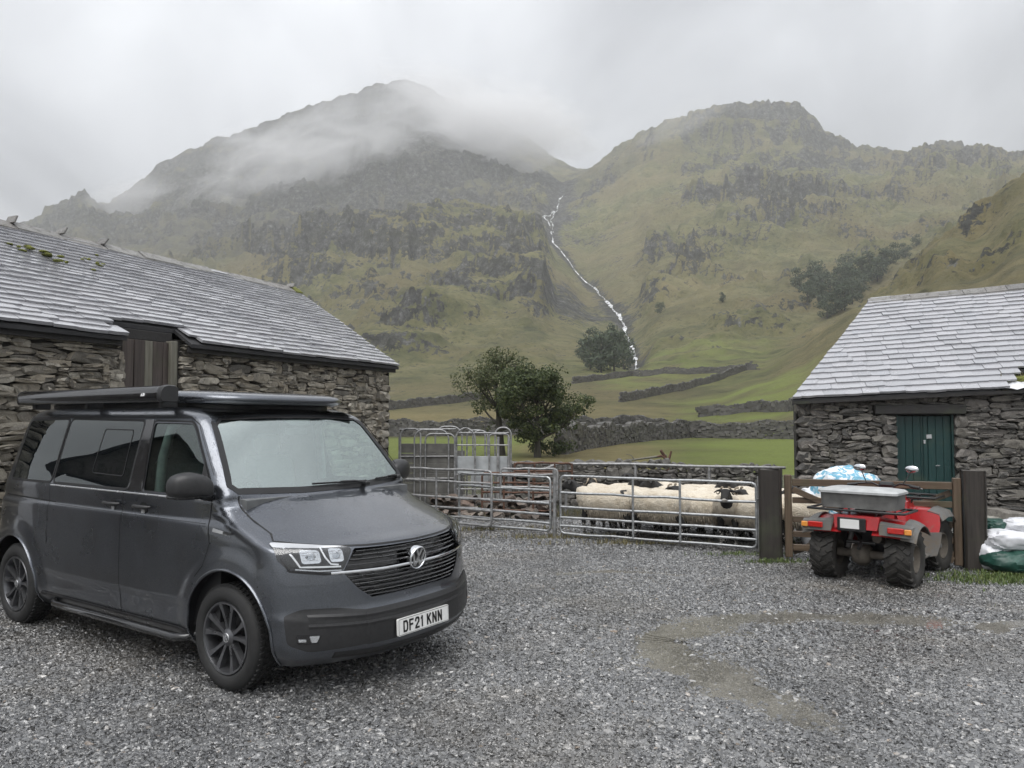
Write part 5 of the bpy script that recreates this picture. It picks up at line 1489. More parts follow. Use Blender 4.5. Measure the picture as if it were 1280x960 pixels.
        # lower bumper: black corner with fog lamp
        cp = densify(round_poly([(.915,.555),(.83,.592),(.64,.585),(.45,.548),(.44,.335),(.80,.330),(.905,.385)], .03), .04)
        m = MB(); patch(m, cp, f, .004, 5); bb = m.build('bumper_insert', MAT['blackplastic'], root, 60)
        m = MB(); bar_on(m, [(.80,.541),(.66,.532),(.46,.520)], .030, .02, f, .010); bar_on(m, [(.80,.486),(.66,.478),(.46,.468)], .028, .02, f, .010); m.build('rib', MAT['blackplastic'], bb)
        fp = densify(round_poly([(.862,.442),(.742,.434),(.760,.384),(.858,.390)], .008), .02)
        m = MB(); patch(m, fp, f, .010, 4); fog = m.build('fog_lamp', MAT['glossblack'], bb, 60)
        m = MB(); patch(m, densify(round_poly([(.800,.432),(.748,.430),(.762,.390),(.79,.392)], .006), .02), f, .014, 3); patch(m, densify([(.852,.418),(.815,.414),(.815,.398),(.850,.400)], .02), f, .014, 3); m.build('fog_glass', MAT['lampwhite'], fog, 60)
    cpn = densify(round_poly([(-.47,.550),(.47,.550),(.47,.330),(-.47,.330)], .01), .04)
    m = MB(); patch(m, cpn, S_front, .0045, 5); bb = m.build('bumper_insert', MAT['blackplastic'], root, 60)
    m = MB()
    for z in (.520, .468): bar_on(m, [(-.47, z), (.47, z)], .026, .02, S_front, .012)
    m.build('rib', MAT['blackplastic'], bb)
    m = MB()
    lipp = [(-.66,.292),(-.4,.276),(0,.272),(.4,.276),(.66,.292)]
    bar_on(m, lipp, .04, .03, S_front, .006); m.build('front_lip', MAT['blackplastic'], root)
    # ---- number plate
    p0 = S_front(0, .40, .022); PM = Matrix.Translation(p0) @ Matrix.Rotation(R(-3), 4, 'Y') @ Matrix(((0,0,1,0),(1,0,0,0),(0,1,0,0),(0,0,0,1)))
    plate = empty('number_plate', parent=root); plate.matrix_local = PM
    m = MB(); m.prism(round_poly([(-.262,-.056),(.262,-.056),(.262,.056),(-.262,.056)], .010), -.012, .004); m.build('plate_face', MAT['plate'], plate)
    m = MB(); ribbon(m, round_poly([(-.256,-.051),(.256,-.051),(.256,.051),(-.256,.051)], .010), .0025, lambda a, b, o=0: Vector((a, b, .0048)), 0, True); m.build('plate_border', MAT['black'], plate)
    def glyph(ch):
        if ch == 'D': return [[(0,0),(0,1),(.45,1),(.62,.93),(.72,.78),(.74,.5),(.72,.22),(.62,.07),(.45,0),(0,0)]]
        if ch == 'F': return [[(0,0),(0,1),(.70,1)], [(0,.53),(.58,.53)]]
        if ch == '2': return [[(0,.74),(.04,.90),(.18,.99),(.5,1),(.66,.92),(.70,.76),(.66,.60),(.10,.16),(.02,0),(.72,0)]]
        if ch == '1': return [[(.20,.0),(.20,1)], [(.20,.98),(.02,.83)]]
        if ch == 'K': return [[(0,0),(0,1)], [(.68,1),(.05,.45)], [(.24,.62),(.72,0)]]
        if ch == 'N': return [[(0,0),(0,1),(.70,0),(.70,1)]]
        return []
    def fat(m, pts, w, z0, z1):
        n_ = len(pts)
        for (a, b) in zip(pts, pts[1:]):
            a, b = Vector(a), Vector(b); t = (b-a).normalized(); q = Vector((-t.y, t.x))*w/2; e = t*w*.42
            a, b = a-e, b+e
            m.prism([tuple(a+q), tuple(a-q), tuple(b-q), tuple(b+q)][::-1], z0, z1)
    hgt, x = .064, -.214
    k = 0
    for ch in 'DF21 KNN':
        if ch == ' ': x += .030; continue
        m = MB()
        for st in glyph(ch):
            fat(m, [(x+.006+a*hgt*.84*.86, -.032+b*hgt) for a, b in st], .0125, .0045+.0002*k, .0062+.0002*k)
        m.build('character', MAT['black'], plate); x += .058 if ch != '1' else .034; k += 1
    # ---- wheels
    def wheel(x, sg):
        w = empty('wheel', (x, sg*.835, .343), parent=root); w.rotation_euler = (0, 0, 0)
        Mw = Matrix.Rotation(math.pi/2*(-sg), 4, 'X')                      # lathe z -> outwards
        m = MB(); ro = .343
        m.lathe([(.238,-.09),(.25,-.105),(.29,-.112),(.325,-.098),(.338,-.080),(.343,-.04),(.343,.04),(.338,.080),(.325,.098),(.29,.112),(.262,.108),(.245,.100),(.238,.090)], 56, Mw)
        tyre = m.build('tyre', MAT['rubber'], w, 50)
        m = MB()
        for k in range(56):                                               # tread blocks
            a = 2*math.pi*k/56
            for yy, da in ((-.062, 0), (-.022, .05), (.022, 0.02), (.062, .055)):
                T = Matrix.Rotation(a+da, 4, 'Z') @ Matrix.Translation((ro+.001, 0, yy)) @ Matrix.Rotation(.35*(1 if yy > 0 else -1), 4, 'X')
                m.box((0,0,0), (.012, .026, .030), Mw @ T)
        m.build('tread', MAT['rubber'], tyre)
        m = MB(); m.lathe([(.239,-.09),(.240,.088),(.233,.102),(.222,.100),(.215,.080),(.210,.03),(.208,-.08)], 56, Mw); rim = m.build('rim', MAT['rim'], w, 50)
        m = MB(); m.lathe([(0,-.02),(.208,-.02)], 40, Mw); m.lathe([(.06,.0),(.135,.0),(.135,-.02)], 40, Mw); m.build('brake_disc', MAT['seal'], w, 50)
        for k in range(5):
            for s2 in (-1, 1):
                a = 2*math.pi*k/5 + s2*.20 + .3
                m = MB(); T = Mw @ Matrix.Rotation(a, 4, 'Z')
                vs = []
                for (r_, wd, zt, zb, sk) in ((.040,.017,.072,.03,0), (.11,.014,.078,.04,.004*s2), (.175,.018,.088,.05,.011*s2), (.224,.028,.096,.06,.020*s2)):
                    vs += [(r_, sk-wd, zb), (r_, sk-wd*.75, zt), (r_, sk+wd*.75, zt), (r_, sk+wd, zb)]
                fs = [(4*i+j, 4*i+j+1, 4*i+5+j, 4*i+4+j) for i in range(3) for j in range(3)]
                m.add(vs, fs, T); m.build('spoke', MAT['rim'], w, 40)
        m = MB(); m.lathe([(0,.090),(.026,.089),(.034,.084),(.056,.074),(.060,.03)], 30, Mw); m.build('hub_cap', MAT['rim'], w, 40)
        m = MB(); m.lathe([(.024,.0905),(.028,.0915),(.031,.0885)], 30, Mw); m.build('hub_ring', MAT['silver'], w, 40)
        m = MB()
        T = Mw @ Matrix.Translation((0,0,.0895))
        for pts in ([(-.009,.019),(0,.003),(.009,.019)], [(-.018,.010),(-.009,-.017),(0,.0),(.009,-.017),(.018,.010)]):
            for (a, b) in zip(pts, pts[1:]):
                a, b = Vector(a), Vector(b); t = (b-a).normalized(); q = Vector((-t.y, t.x))*.0022; m.prism([tuple(a+q), tuple(a-q), tuple(b-q), tuple(b+q)], 0, .0025, T)
        m.build('hub_emblem', MAT['silver'], w)
    for x in (0, -3.0):
        for sg in (-1, 1): wheel(x, sg)
    # ---- door handles, mirrors
    for sg in (-1, 1):
        for (hx, own) in ((-.985, doors[sg]), (-1.405, root)):
            m = MB(); patch(m, densify(round_poly([(hx-.055,1.105),(hx+.055,1.105),(hx+.045,1.175),(hx-.045,1.175)], .03), .02), S_side(sg), .003, 4); hp_ = m.build('handle_recess', MAT['seal'], own, 60)
            p = [S_side(sg)(hx+a, 1.146, o) for a, o in ((-.10,.010),(-.085,.034),(-.03,.042),(.03,.042),(.085,.034),(.10,.010))]
            m = MB(); m.tube(p, [.010,.014,.015,.015,.014,.010], 8); m.build('handle', MAT['blackplastic'], own, 60)
            m = MB(); patch(m, densify(round_poly([(hx-.025,1.092),(hx+.025,1.092),(hx+.025,1.122),(hx-.025,1.122)], .012), .015), S_side(sg), .008, 3); m.build('lock_cover', MAT['silver'], own, 60)
        mir = empty('mirror', parent=doors[sg]); yo = 1.0 if sg < 0 else .93; xo = 0 if sg < 0 else -.06
        def ell(m, c, s, p=2.6, n_=20, k_=12, cut=None):
            vs = []; fs = []
            sp = lambda v, e: math.copysign(abs(v)**e, v)
            for i in range(k_+1):
                th = -math.pi/2 + math.pi*i/k_
                for j in range(n_):
                    ph_ = 2*math.pi*j/n_
                    q = [sp(math.cos(th), 2/p)*sp(math.cos(ph_), 2/p)*s[0], sp(math.cos(th), 2/p)*sp(math.sin(ph_), 2/p)*s[1], sp(math.sin(th), 2/p)*s[2]]
                    if cut: q = cut(q)
                    vs.append((c[0]+q[0], c[1]+q[1], c[2]+q[2]))
            for i in range(k_):
                for j in range(n_): fs.append((i*n_+j, i*n_+(j+1)%n_, (i+1)*n_+(j+1)%n_, (i+1)*n_+j))
            m.add(vs, fs)
        def cut(q):
            # flat glass side towards the rear, drooping towards the tip
            x, y, z = q
            if x < -.05: x = -.05
            out = y*sg
            z = z*(1 - .25*max(0, -out/.14)*.0) - (.028 if out < 0 else 0)*(-out/.14) ; x -= out*.22
            if z < -.062: z = -.062 - (z+.062)*.2
            return [x, y, z]
        m = MB(); ell(m, (-.20+xo, sg*1.075*yo, 1.335), (.088, .140, .098), 2.7, 24, 14, cut); m.build('mirror_cap', MAT['blackplastic'], mir, 60)
        m = MB(); ell(m, (-.215+xo, sg*1.07*yo, 1.272), (.078, .135, .022), 3, 24, 10, lambda q: [q[0]-q[1]*sg*.22, q[1], q[2]]); m.build('mirror_base', MAT['glossblack'], mir, 60)
        m = MB(); m.tube([(-.225, sg*1.00, 1.275), (-.225, sg*.95, 1.262), (-.235, sg*.90, 1.268)], [.024,.030,.040], 10); m.build('mirror_arm', MAT['blackplastic'], mir, 60)
    # ---- side bar
    for sg in (-1, 1):
        m = MB(); y = sg*.965
        m.tube([(-.40,sg*.86,.30),(-.44,sg*.93,.280),(-.52,y,.275),(-2.22,y,.275),(-2.30,sg*.93,.280),(-2.34,sg*.86,.30)], .027, 12); m.build('side_bar', MAT['glossblack'], root, 60)
    m = MB(); bar_on(m, [(-2.52,.325),(-.42,.325)], .02, .02, S_side(-1), .006); bar_on(m, [(-2.52,.325),(-.42,.325)], .02, .02, S_side(1), .006); m.build('sill_trim', MAT['blackplastic'], root)
    # ---- pop-up roof
    m = MB(); vs = []; fs = []; N_ = 64
    def plan(k):
        a = 2*math.pi*k/N_; p = 5.0; c, s_ = math.cos(a), math.sin(a)
        return math.copysign(abs(c)**(2/p), c), math.copysign(abs(s_)**(2/p), s_)
    lev = [(.965,-.012),(1.0,.002),(1.014,.024),(1.010,.046),(.985,.066),(.93,.078),(.75,.088),(.4,.092)]
    for sc_, dz in lev:
        for k in range(N_):
            u, v = plan(k); x = -1.86 + u*1.42*sc_; y = v*.735*min(sc_, 1.0 if sc_ > .9 else sc_)
            x -= .06*abs(v)**3*max(0, u)
            zz = 1.905 + dz + .022*max(0, min(1, (-.55-x)/.5)) 
            vs.append((x, y, zz))
    for l in range(len(lev)-1):
        for k in range(N_): fs.append((l*N_+k, l*N_+(k+1)%N_, (l+1)*N_+(k+1)%N_, (l+1)*N_+k))
    fs.append(tuple((len(lev)-1)*N_+k for k in range(N_)))
    m.add(vs, fs); pop = m.build('pop_top', MAT['paint'], root, 60)
    m = MB(); vs = []
    for z in (1.80, 1.912):
        for k in range(N_):
            u, v = plan(k); vs.append((-1.93+u*1.33, v*.70, z))
    m.add(vs, [(k, (k+1)%N_, N_+(k+1)%N_, N_+k) for k in range(N_)]); m.build('roof_seal', MAT['seal'], pop, 60)
    # ---- awning
    prof = [(-.055,-.060),(-.070,-.035),(-.068,.02),(-.048,.050),(-.010,.062),(.045,.058),(.068,.040),(.072,-.02),(.060,-.060)]
    def aw(x, s=1.0): return [(x, -.895+a*s*1.0, 1.972+b*s) for a, b in prof]
    m = MB(); X = [-2.975, -2.0, -.80]; vs = [p for x in X for p in aw(x)]; k_ = len(prof)
    m.add(vs, [(i*k_+j, i*k_+(j+1)%k_, (i+1)*k_+(j+1)%k_, (i+1)*k_+j) for i in range(2) for j in range(k_)] + [tuple(range(k_))])
    awn = m.build('awning', MAT['glossblack'], root, 35)
    m = MB(); vs = aw(-.802, 1.03)+aw(-.765, 1.05)+aw(-.750, .95); m.add(vs, [(i*k_+j, i*k_+(j+1)%k_, (i+1)*k_+(j+1)%k_, (i+1)*k_+j) for i in range(2) for j in range(k_)] + [tuple(2*k_+j for j in range(k_)), tuple(range(k_))[::-1]]); m.build('end_cap', MAT['blackplastic'], awn, 35)
    m = MB(); vs = aw(-2.975, 1.03)+aw(-3.0, 1.0); m.add(vs, [(j, (j+1)%k_, k_+(j+1)%k_, k_+j) for j in range(k_)] + [tuple(k_+j for j in range(k_)), tuple(range(k_))[::-1]]); m.build('end_cap', MAT['blackplastic'], awn, 35)
    for x in (-.93, -2.0, -2.9):
        m = MB(); m.box((x, -.80, 1.90), (.05, .14, .06), bev=.008); m.build('bracket', MAT['blackplastic'], awn)
    m = MB()
    for poly in ([(-1.01,1.955),(-.985,1.955),(-.995,1.975)], [(-.980,1.955),(-.960,1.955),(-.952,1.968),(-.960,1.978),(-.977,1.978)]):
        m.prism([(x, z) for x, z in poly], 0, .004, Matrix(((1,0,0,0),(0,0,-1,-.9668),(0,1,0,0),(0,0,0,1))))
    m.build('maker_mark', MAT['dot'], awn)
    # ---- wipers, sensor, interior
    def wip(a, b, c, lift=.03):
        m = MB(); pts = [S_front(y, z, lift) for y, z in (a, b)]
        m.tube([S_front(a[0], a[1], .035), S_front((a[0]+b[0])/2, (a[1]+b[1])/2, .045), S_front(b[0], b[1], .030)], [.012,.009,.007], 8)
        m.box(S_front(*a, .03)[:], (.05,.05,.03), bev=.008)
        o = m.build('wiper', MAT['blackplastic'], screen)
        m = MB(); m.tube([S_front(b[0]-(c[0]-b[0])*.9, b[1]-(c[1]-b[1])*.9+.004, .016), S_front(b[0], b[1], .020), S_front(c[0], c[1], .016)], .007, 6); m.build('wiper_blade', MAT['seal'], o)
    wip((.31,1.263), (.05,1.290), (.34,1.286)); 
    wip((.74,1.285), (.62,1.296), (.79,1.302))
    m = MB(); patch(m, densify(round_poly([(-.16,1.818),(.16,1.818),(.09,1.745),(-.09,1.745)], .02), .03), S_front, -.012, 3); m.build('sensor_cover', MAT['inter'], screen)
    m = MB(); m.box((-.44, 0, 1.69), (.03, .22, .065), bev=.012, rot=(0, .1, 0)); m.build('rear_view_mirror', MAT['inter'], screen)
    inter = empty('cabin', parent=root)
    m = MB(); m.prism([(.02,.95),(.03,1.235),(-.12,1.245),(-.36,1.215),(-.50,1.14),(-.52,.95)], -.80, .80, Matrix(((1,0,0,0),(0,0,1,0),(0,1,0,0),(0,0,0,1)))); m.build('dashboard', MAT['inter'], inter)
    SWM = Matrix.Translation((-.60, -.40, 1.16)) @ Matrix.Rotation(R(-62), 4, 'Y')
    m = MB(); m.tube([(.185*math.cos(a), .185*math.sin(a), 0) for a in np.linspace(0, 2*math.pi, 32)[:-1]], .015, 8, M=SWM, closed=True); m.tube([(-.18,0,0),(.18,0,0)], .016, 6, M=SWM); m.tube([(0,-.18,0),(0,.0,0)], .016, 6, M=SWM); m.build('steering_wheel', MAT['blackplastic'], inter, 60)
    for y in (-.43, .43):
        seat = empty('seat', parent=inter)
        m = MB(); m.box((-1.0, y, .80), (.52, .50, .16), bev=.05); m.build('cushion', MAT['seatcloth'], seat, 50)
        m = MB(); m.box((-1.26, y, 1.16), (.14, .50, .62), bev=.055, rot=(0, -.22, 0)); m.build('backrest', MAT['seatcloth'], seat, 50)
        m = MB(); m.box((-1.345, y, 1.56), (.09, .27, .19), bev=.04, rot=(0, -.15, 0)); m.build('headrest', MAT['seatcloth'], seat, 50)
        m = MB(); m.box((-1.30, y, .62), (.6, .5, .3)); m.build('plinth', MAT['inter'], seat)
    m = MB(); m.add([(-1.62,-.88,.5),(-1.62,.88,.5),(-1.62,.76,1.86),(-1.62,-.76,1.86)], [(0,1,2,3)]); m.build('curtain_wall', MAT['inter'], inter)
    m = MB(); m.add([(-.45,-.70,1.845),(-.45,.70,1.845),(-1.62,.74,1.862),(-1.62,-.74,1.862)], [(0,1,2,3)]); m.build('headlining', MAT['pillartrim'], inter)
    for sg in (-1, 1):
        m = MB(); m.tube([(-1.02,sg*.80,1.24),(-1.02,sg*.775,1.5),(-1.0,sg*.72,1.72),(-.88,sg*.68,1.79),(-.72,sg*.66,1.80)], [.035,.035,.035,.025,.015], 8); m.build('pillar_lining', MAT['pillartrim'], inter, 60)
    return root
VAN = van()
# ---------------------------------------------------------------- gates, pen, wall behind the pen
GA = Vector((.70, 11.80, 0)); GB = Vector((3.26, 10.42, 0))
GD = (GB-GA).normalized(); GN = Vector((-GD.y, GD.x, 0))            # GN points away from the camera
FM = lambda o, dd: axis_matrix(o, dd, Vector((-dd.y, dd.x, 0)), Vector((0, 0, 1)))
def tube_gate(name, label, length, heights, loc, dd, stays, mat, group=None, r=.019, rough=.0, seed=0, cat='gate'):
    root = empty(name); root.matrix_world = FM(loc, dd); tag(root, label, cat, group)
    rr = random.Random(seed); top, bot = heights[0], heights[-1]; c = .06
    m = MB(); m.tube([(.0+c, 0, top), (.018, 0, top-.018), (0, 0, top-c), (0, 0, bot+c), (.018, 0, bot+.018), (c, 0, bot)], r*1.05, 8); m.build('end_upright', mat, root, 60)
    m = MB(); m.tube([(length-c, 0, top), (length-.018, 0, top-.018), (length, 0, top-c), (length, 0, bot+c), (length-.018, 0, bot+.018), (length-c, 0, bot)], r*1.05, 8); m.build('end_upright', mat, root, 60)
    for h in heights:
        m = MB(); e = c if h in (top, bot) else 0; k = 7
        m.tube([(e+(length-2*e)*i/k, rr.uniform(-.006, .006), h+(rr.uniform(-.008, .008) if 0 < i < k else 0)) for i in range(k+1)], r, 8); m.build('rail', mat, root, 60)
    for s in stays:
        m = MB(); m.tube([(s*length, -.012, bot), (s*length, -.012, top)], r*.95, 8); m.build('stay', mat, root, 60)
    return root
H6 = [.93, .68, .465, .305, .18, .07]
tube_gate('field_gate', 'galvanised six-bar metal gate closed across the sheep pen', 2.88, H6, GA+GD*.04, GD, (.40, .64), MAT['galv'], seed=1)
# gate post tubes at both ends
for i, (p, lab) in enumerate(((GA-GD*.06, 'slim galvanised post between the two metal gates'), (GB+GD*.055, 'slim galvanised hinge post beside the dark wooden gatepost'))):
    m = MB(); m.tube([(0,0,-.05),(0,0,1.02)], .030, 10); m.tube([(.0,-.0,.72),(.05*(1 if i == 0 else -1),-.03,.72)], .012, 6)
    o = m.build('metal_post', MAT['galv_old'], None, 60); o.location = p; tag(o, lab, 'post')
LD = (Vector((-2.05, 13.55, 0))-GA).normalized()
hurdle = tube_gate('sheep_hurdle', 'galvanised hurdle with rounded corners left of the sheep pen gate', 1.72, [.90, .70, .50, .335, .20, .085], GA-GD*.12+LD*1.73, -LD, (.0,), MAT['galv'], seed=2, cat='hurdle')
tube_gate('sheep_hurdle', 'old galvanised gate running from behind the van bonnet to the hurdle', 2.0, [.96, .76, .50, .33, .19, .09], GA-GD*.12+LD*3.05-GN*.07, -LD, (.45,), MAT['galv_old'], seed=3, cat='hurdle')
# ---- gateposts and wooden gate
def wood_post(loc, w, dpt, h, ang, label, mat, seed):
    r = random.Random(seed); m = MB(); vs = []; k = 7
    for i in range(k):
        z = -.15+(h+.15)*i/(k-1); s = 1+r.uniform(-.02, .02)
        b = .02
        for (x, y) in ((-1,-1),(1,-1),(1,1),(-1,1)):
            for q in ((1, 0), (0, 1)) if x*y > 0 else ((0, 1), (1, 0)):
                vs.append((x*(w/2*s-b*q[0]), y*(dpt/2*s-b*q[1]), z+(r.uniform(-.012,.012) if i == k-1 else 0)))
    fs = [(i*8+j, i*8+(j+1)%8, (i+1)*8+(j+1)%8, (i+1)*8+j) for i in range(k-1) for j in range(8)] + [tuple((k-1)*8+j for j in range(8))]
    m.add(vs, fs); o = m.build('gatepost', mat, None, 30); o.location = loc; o.rotation_euler = (0, 0, ang); tag(o, label, 'post'); return o
PL = ground_at(964, 699); PR = ground_at(1219, 712)
wd = (PR-PL).normalized(); wang = math.atan2(wd.y, wd.x)
wood_post(PL, .27, .24, 1.15, wang-.1, 'thick black timber gatepost beside the sheep pen', MAT['post'], 1)
wood_post(PR, .24, .22, 1.17, wang, 'weathered square gatepost right of the red quad bike', MAT['post2'] if 'post2' in MAT else MAT['post'], 2)
def wood_gate():
    o = PL + wd*.17; L = (PR-PL).length - .30
    root = empty('wooden_gate'); root.matrix_world = axis_matrix(o, wd, Vector((-wd.y, wd.x, 0)), Vector((0,0,1))); tag(root, 'brown five-bar wooden gate with crossed braces behind the quad bike', 'gate')
    for x in (.045, L-.045):
        m = MB(); m.box((x, 0, .56), (.09, .07, 1.04), bev=.008); m.build('stile', MAT['gatewood_v'], root)
    for z, h in ((.985, .09), (.76, .075), (.52, .075), (.335, .075), (.165, .08)):
        m = MB(); m.box((L/2, .0, z), (L-.19, .045, h), bev=.006); m.build('bar', MAT['gatewood'], root)
    for a, b in (((.10, .90), (L-.10, .10)), ((L-.10, .90), (.10, .10))):
        ang = math.atan2(b[1]-a[1], b[0]-a[0]); m = MB(); m.box((0,0,0), (math.hypot(b[0]-a[0], b[1]-a[1]), .022, .075), Matrix.Translation(((a[0]+b[0])/2, -.036 if a[0] < b[0] else .036, (a[1]+b[1])/2)) @ Matrix.Rotation(-ang, 4, 'Y'), .004)
        m.build('brace', MAT['gatewood'], root)
    return root
wood_gate()
# ---- the dry stone wall behind the pen
def drystone(P0, P1, h, seed, label, mat, limit=300, cw=.10, ch=.07, cope=True, name='dry_stone_wall', wmax=4):
    P0, P1 = Vector(P0), Vector(P1); U = (P1-P0).normalized(); L = (P1-P0).length; Nn = Vector((U.y, -U.x, 0))
    if Nn.y > 0: Nn = -Nn
    root = empty(name, P0[:]); tag(root, label, 'wall', kind='thing'); bpy.context.view_layer.update()
    m = MB(); B = -Nn
    m.add([P0+B*.08, P1+B*.08, P1+B*.5, P0+B*.5]+[q+Vector((0,0,h-.04)) for q in (P0+B*.08, P1+B*.08, P1+B*.5, P0+B*.5)], [(0,3,2,1),(4,5,6,7),(0,1,5,4),(1,2,6,5),(2,3,7,6),(3,0,4,7)])
    o = m.build('hearting', MAT['mortar'], root); o.matrix_local = root.matrix_world.inverted()
    hf = lambda x: h + .05*math.sin(x*1.7+seed) + .03*math.sin(x*4.1)
    st = stone_course(P0, U, Nn, L, hf, mat, seed, cw=cw, ch=ch, depth=.2, wmax=wmax)
    r = random.Random(seed)
    if cope:
        x = 0
        while x < L:
            w = r.uniform(.10, .24); hh = r.uniform(.12, .22)
            c = P0 + U*(x+w/2) + B*(.22+r.uniform(-.06,.06)) + Vector((0,0,hf(x)+hh*.38))
            st.append((axis_matrix(c, U, B, Vector((0,0,1))) @ Matrix.Rotation(r.uniform(-.4,.4), 4, 'Y') @ Matrix.Diagonal((w*1.1, r.uniform(.3,.46), hh, 1)), rock_with(r.randrange(len(ROCKS)), mat)))
            x += w
    place_pieces(root, 'stone', st, limit, 'stonework')
    return root
drystone((-.35, 16.6, -.03), (5.15, 15.2, -.03), .78, 41, 'low dark dry stone wall directly behind the penned sheep', MAT['drywall'], 300, cw=.095, ch=.075)
# pipe rail along that wall, and its posts
m = MB(); a, b = Vector((.95, 14.9, .93)), Vector((5.0, 14.2, .90))
m.tube([a+Vector((-.45,.1,-.16)), a+Vector((-.12,.02,-.02)), a, a.lerp(b,.3)+Vector((0,0,.02)), a.lerp(b,.6), b], .026, 8)
for t in (.02, .34, .67, .98):
    q = a.lerp(b, t); m.tube([(q.x,q.y,-.05), (q.x,q.y,q.z)], .028, 8)
o = m.build('pipe_rail', MAT['galv_old'], None, 60); tag(o, 'galvanised pipe rail on posts along the back of the sheep pen', 'rail')
# rusty hurdles and feeder hoops between the hurdle and the wall
dd = Vector((1, -.12, 0)).normalized()
tube_gate('rusty_hurdle', 'rusty red hurdle leaning in front of the dry stone wall', 1.35, [.80, .62, .45, .28, .12], Vector((-.55, 14.3, .0)), dd, (.3, .7), MAT['rust'], seed=7, cat='hurdle')
tube_gate('rusty_hurdle', 'low rusty rail panel against the wall beside the metal gate post', 1.1, [.95, .80, .5], Vector((.05, 14.9, .0)), dd, (.0, .35, .7, 1.0), MAT['rust'], seed=8, cat='hurdle')
tube_gate('sheep_hurdle', 'grey hooped hurdle standing behind the left hurdle', 1.0, [.92, .82, .6, .35], Vector((-.20, 13.7, .0)), dd, (.5,), MAT['galv_old'], seed=9, cat='hurdle')
# tumbled stones in front of the wall
root = empty('stone_heap', (.0, 14.4, 0)); tag(root, 'heap of tumbled brownish stones behind the left hurdle', 'stone heap'); bpy.context.view_layer.update()
r = random.Random(77); MAT['heap'] = m_stone('brown_heap_stone', [(.15,.11,.09), (.22,.175,.145), (.12,.105,.095), (.27,.235,.20), (.17,.115,.09)], .3)
st = []
for k in range(90):
    x = r.uniform(-1.6, .75); y = 14.5 - .25*x + r.uniform(-.5, .7); hmax = .40*max(.15, 1-abs(y-14.75+.25*x)/.8)
    z = r.uniform(0, hmax); s = r.uniform(.12, .28)
    st.append((Matrix.Translation((x, y, z)) @ Euler((r.uniform(-.5,.5), r.uniform(-.5,.5), r.uniform(0,6.3))).to_matrix().to_4x4() @ Matrix.Diagonal((s, s*.8, s*.55, 1)), rock_with(r.randrange(len(ROCKS)), MAT['heap'])))
place_pieces(root, 'stone', st, 150, 'stonework')
# ---- boarded livestock pen with tubular hoops beside the barn corner
def livestock_pen():
    root = empty('livestock_trailer', (-2.22, 15.35, 0), -.06); tag(root, 'grey boarded livestock trailer with tubular hoops beside the stone barn', 'trailer')
    W = 1.12
    for k in range(6):
        m = MB(); m.box((W/2, 0, .24+.195*k), (W-.02, .03, .185), bev=.004); m.build('board', MAT['greyboard'], root)
    for k in range(5):
        m = MB(); m.box((W/2, 1.5, .24+.195*k), (W-.02, .03, .185), bev=.004); m.build('board', MAT['greyboard'], root)
    def hoop(x0, x1, z, y, rad=.14, r=.017, z0=.15):
        pts = [(x0, y, z0)]
        for k in range(6):
            a = math.pi - math.pi/2*k/5; pts.append((x0+rad+rad*math.cos(a), y, z-rad+rad*math.sin(a)))
        for k in range(6):
            a = math.pi/2 - math.pi/2*k/5; pts.append((x1-rad+rad*math.cos(a), y, z-rad+rad*math.sin(a)))
        pts.append((x1, y, z0)); m = MB(); m.tube(pts, r, 8); m.build('hoop', MAT['galv_old'], root, 60)
    hoop(.02, .42, 1.60, -.035); hoop(.30, .98, 1.58, -.05, .18); hoop(.52, 1.10, 1.50, -.06, .12); hoop(.66, 1.20, 1.64, .3, .2)
    hoop(1.12, 1.50, 1.62, -.03, .22); hoop(1.42, 1.72, 1.56, .3, .14); hoop(1.78, 2.16, 1.50, -.03, .07); hoop(1.86, 2.18, 1.62, .4, .14); hoop(1.24, 1.62, 1.56, .8, .14)
    for z in (1.585, 1.05, .62):
        m = MB(); m.tube([(.0, -.03, z), (1.12, -.03, z+.01)], .015, 8); m.build('rail', MAT['galv_old'], root, 60)
    for z in (1.52, 1.28, .70, .42):
        m = MB(); m.tube([(1.14, -.03, z), (2.16, -.03, z)], .014, 8); m.build('rail', MAT['galv_old'], root, 60)
    for x in (0, 1.12, 1.95, 2.16):
        m = MB(); m.box((x, 0, .72), (.05, .05, 1.44), bev=.006); m.build('corner_post', MAT['galv_old'], root)
    m = MB(); m.box((1.64, .04, .88), (1.0, .02, .36), bev=.004); m.build('sheet', MAT['palesheet'], root)
    m = MB(); m.box((1.62, .05, .58), (.42, .02, .24), bev=.004); m.build('sheet', MAT['palesheet'], root)
    m = MB(); m.box((1.1, .75, .14), (2.2, 1.5, .06), bev=.01); m.build('deck', MAT['greyboard'], root)
    for x in (.5, 1.7):
        for y in (.05, 1.4):
            m = MB(); m.box((x, y, .06), (.10, .10, .14), bev=.01); m.build('foot', MAT['galv_old'], root)
livestock_pen()
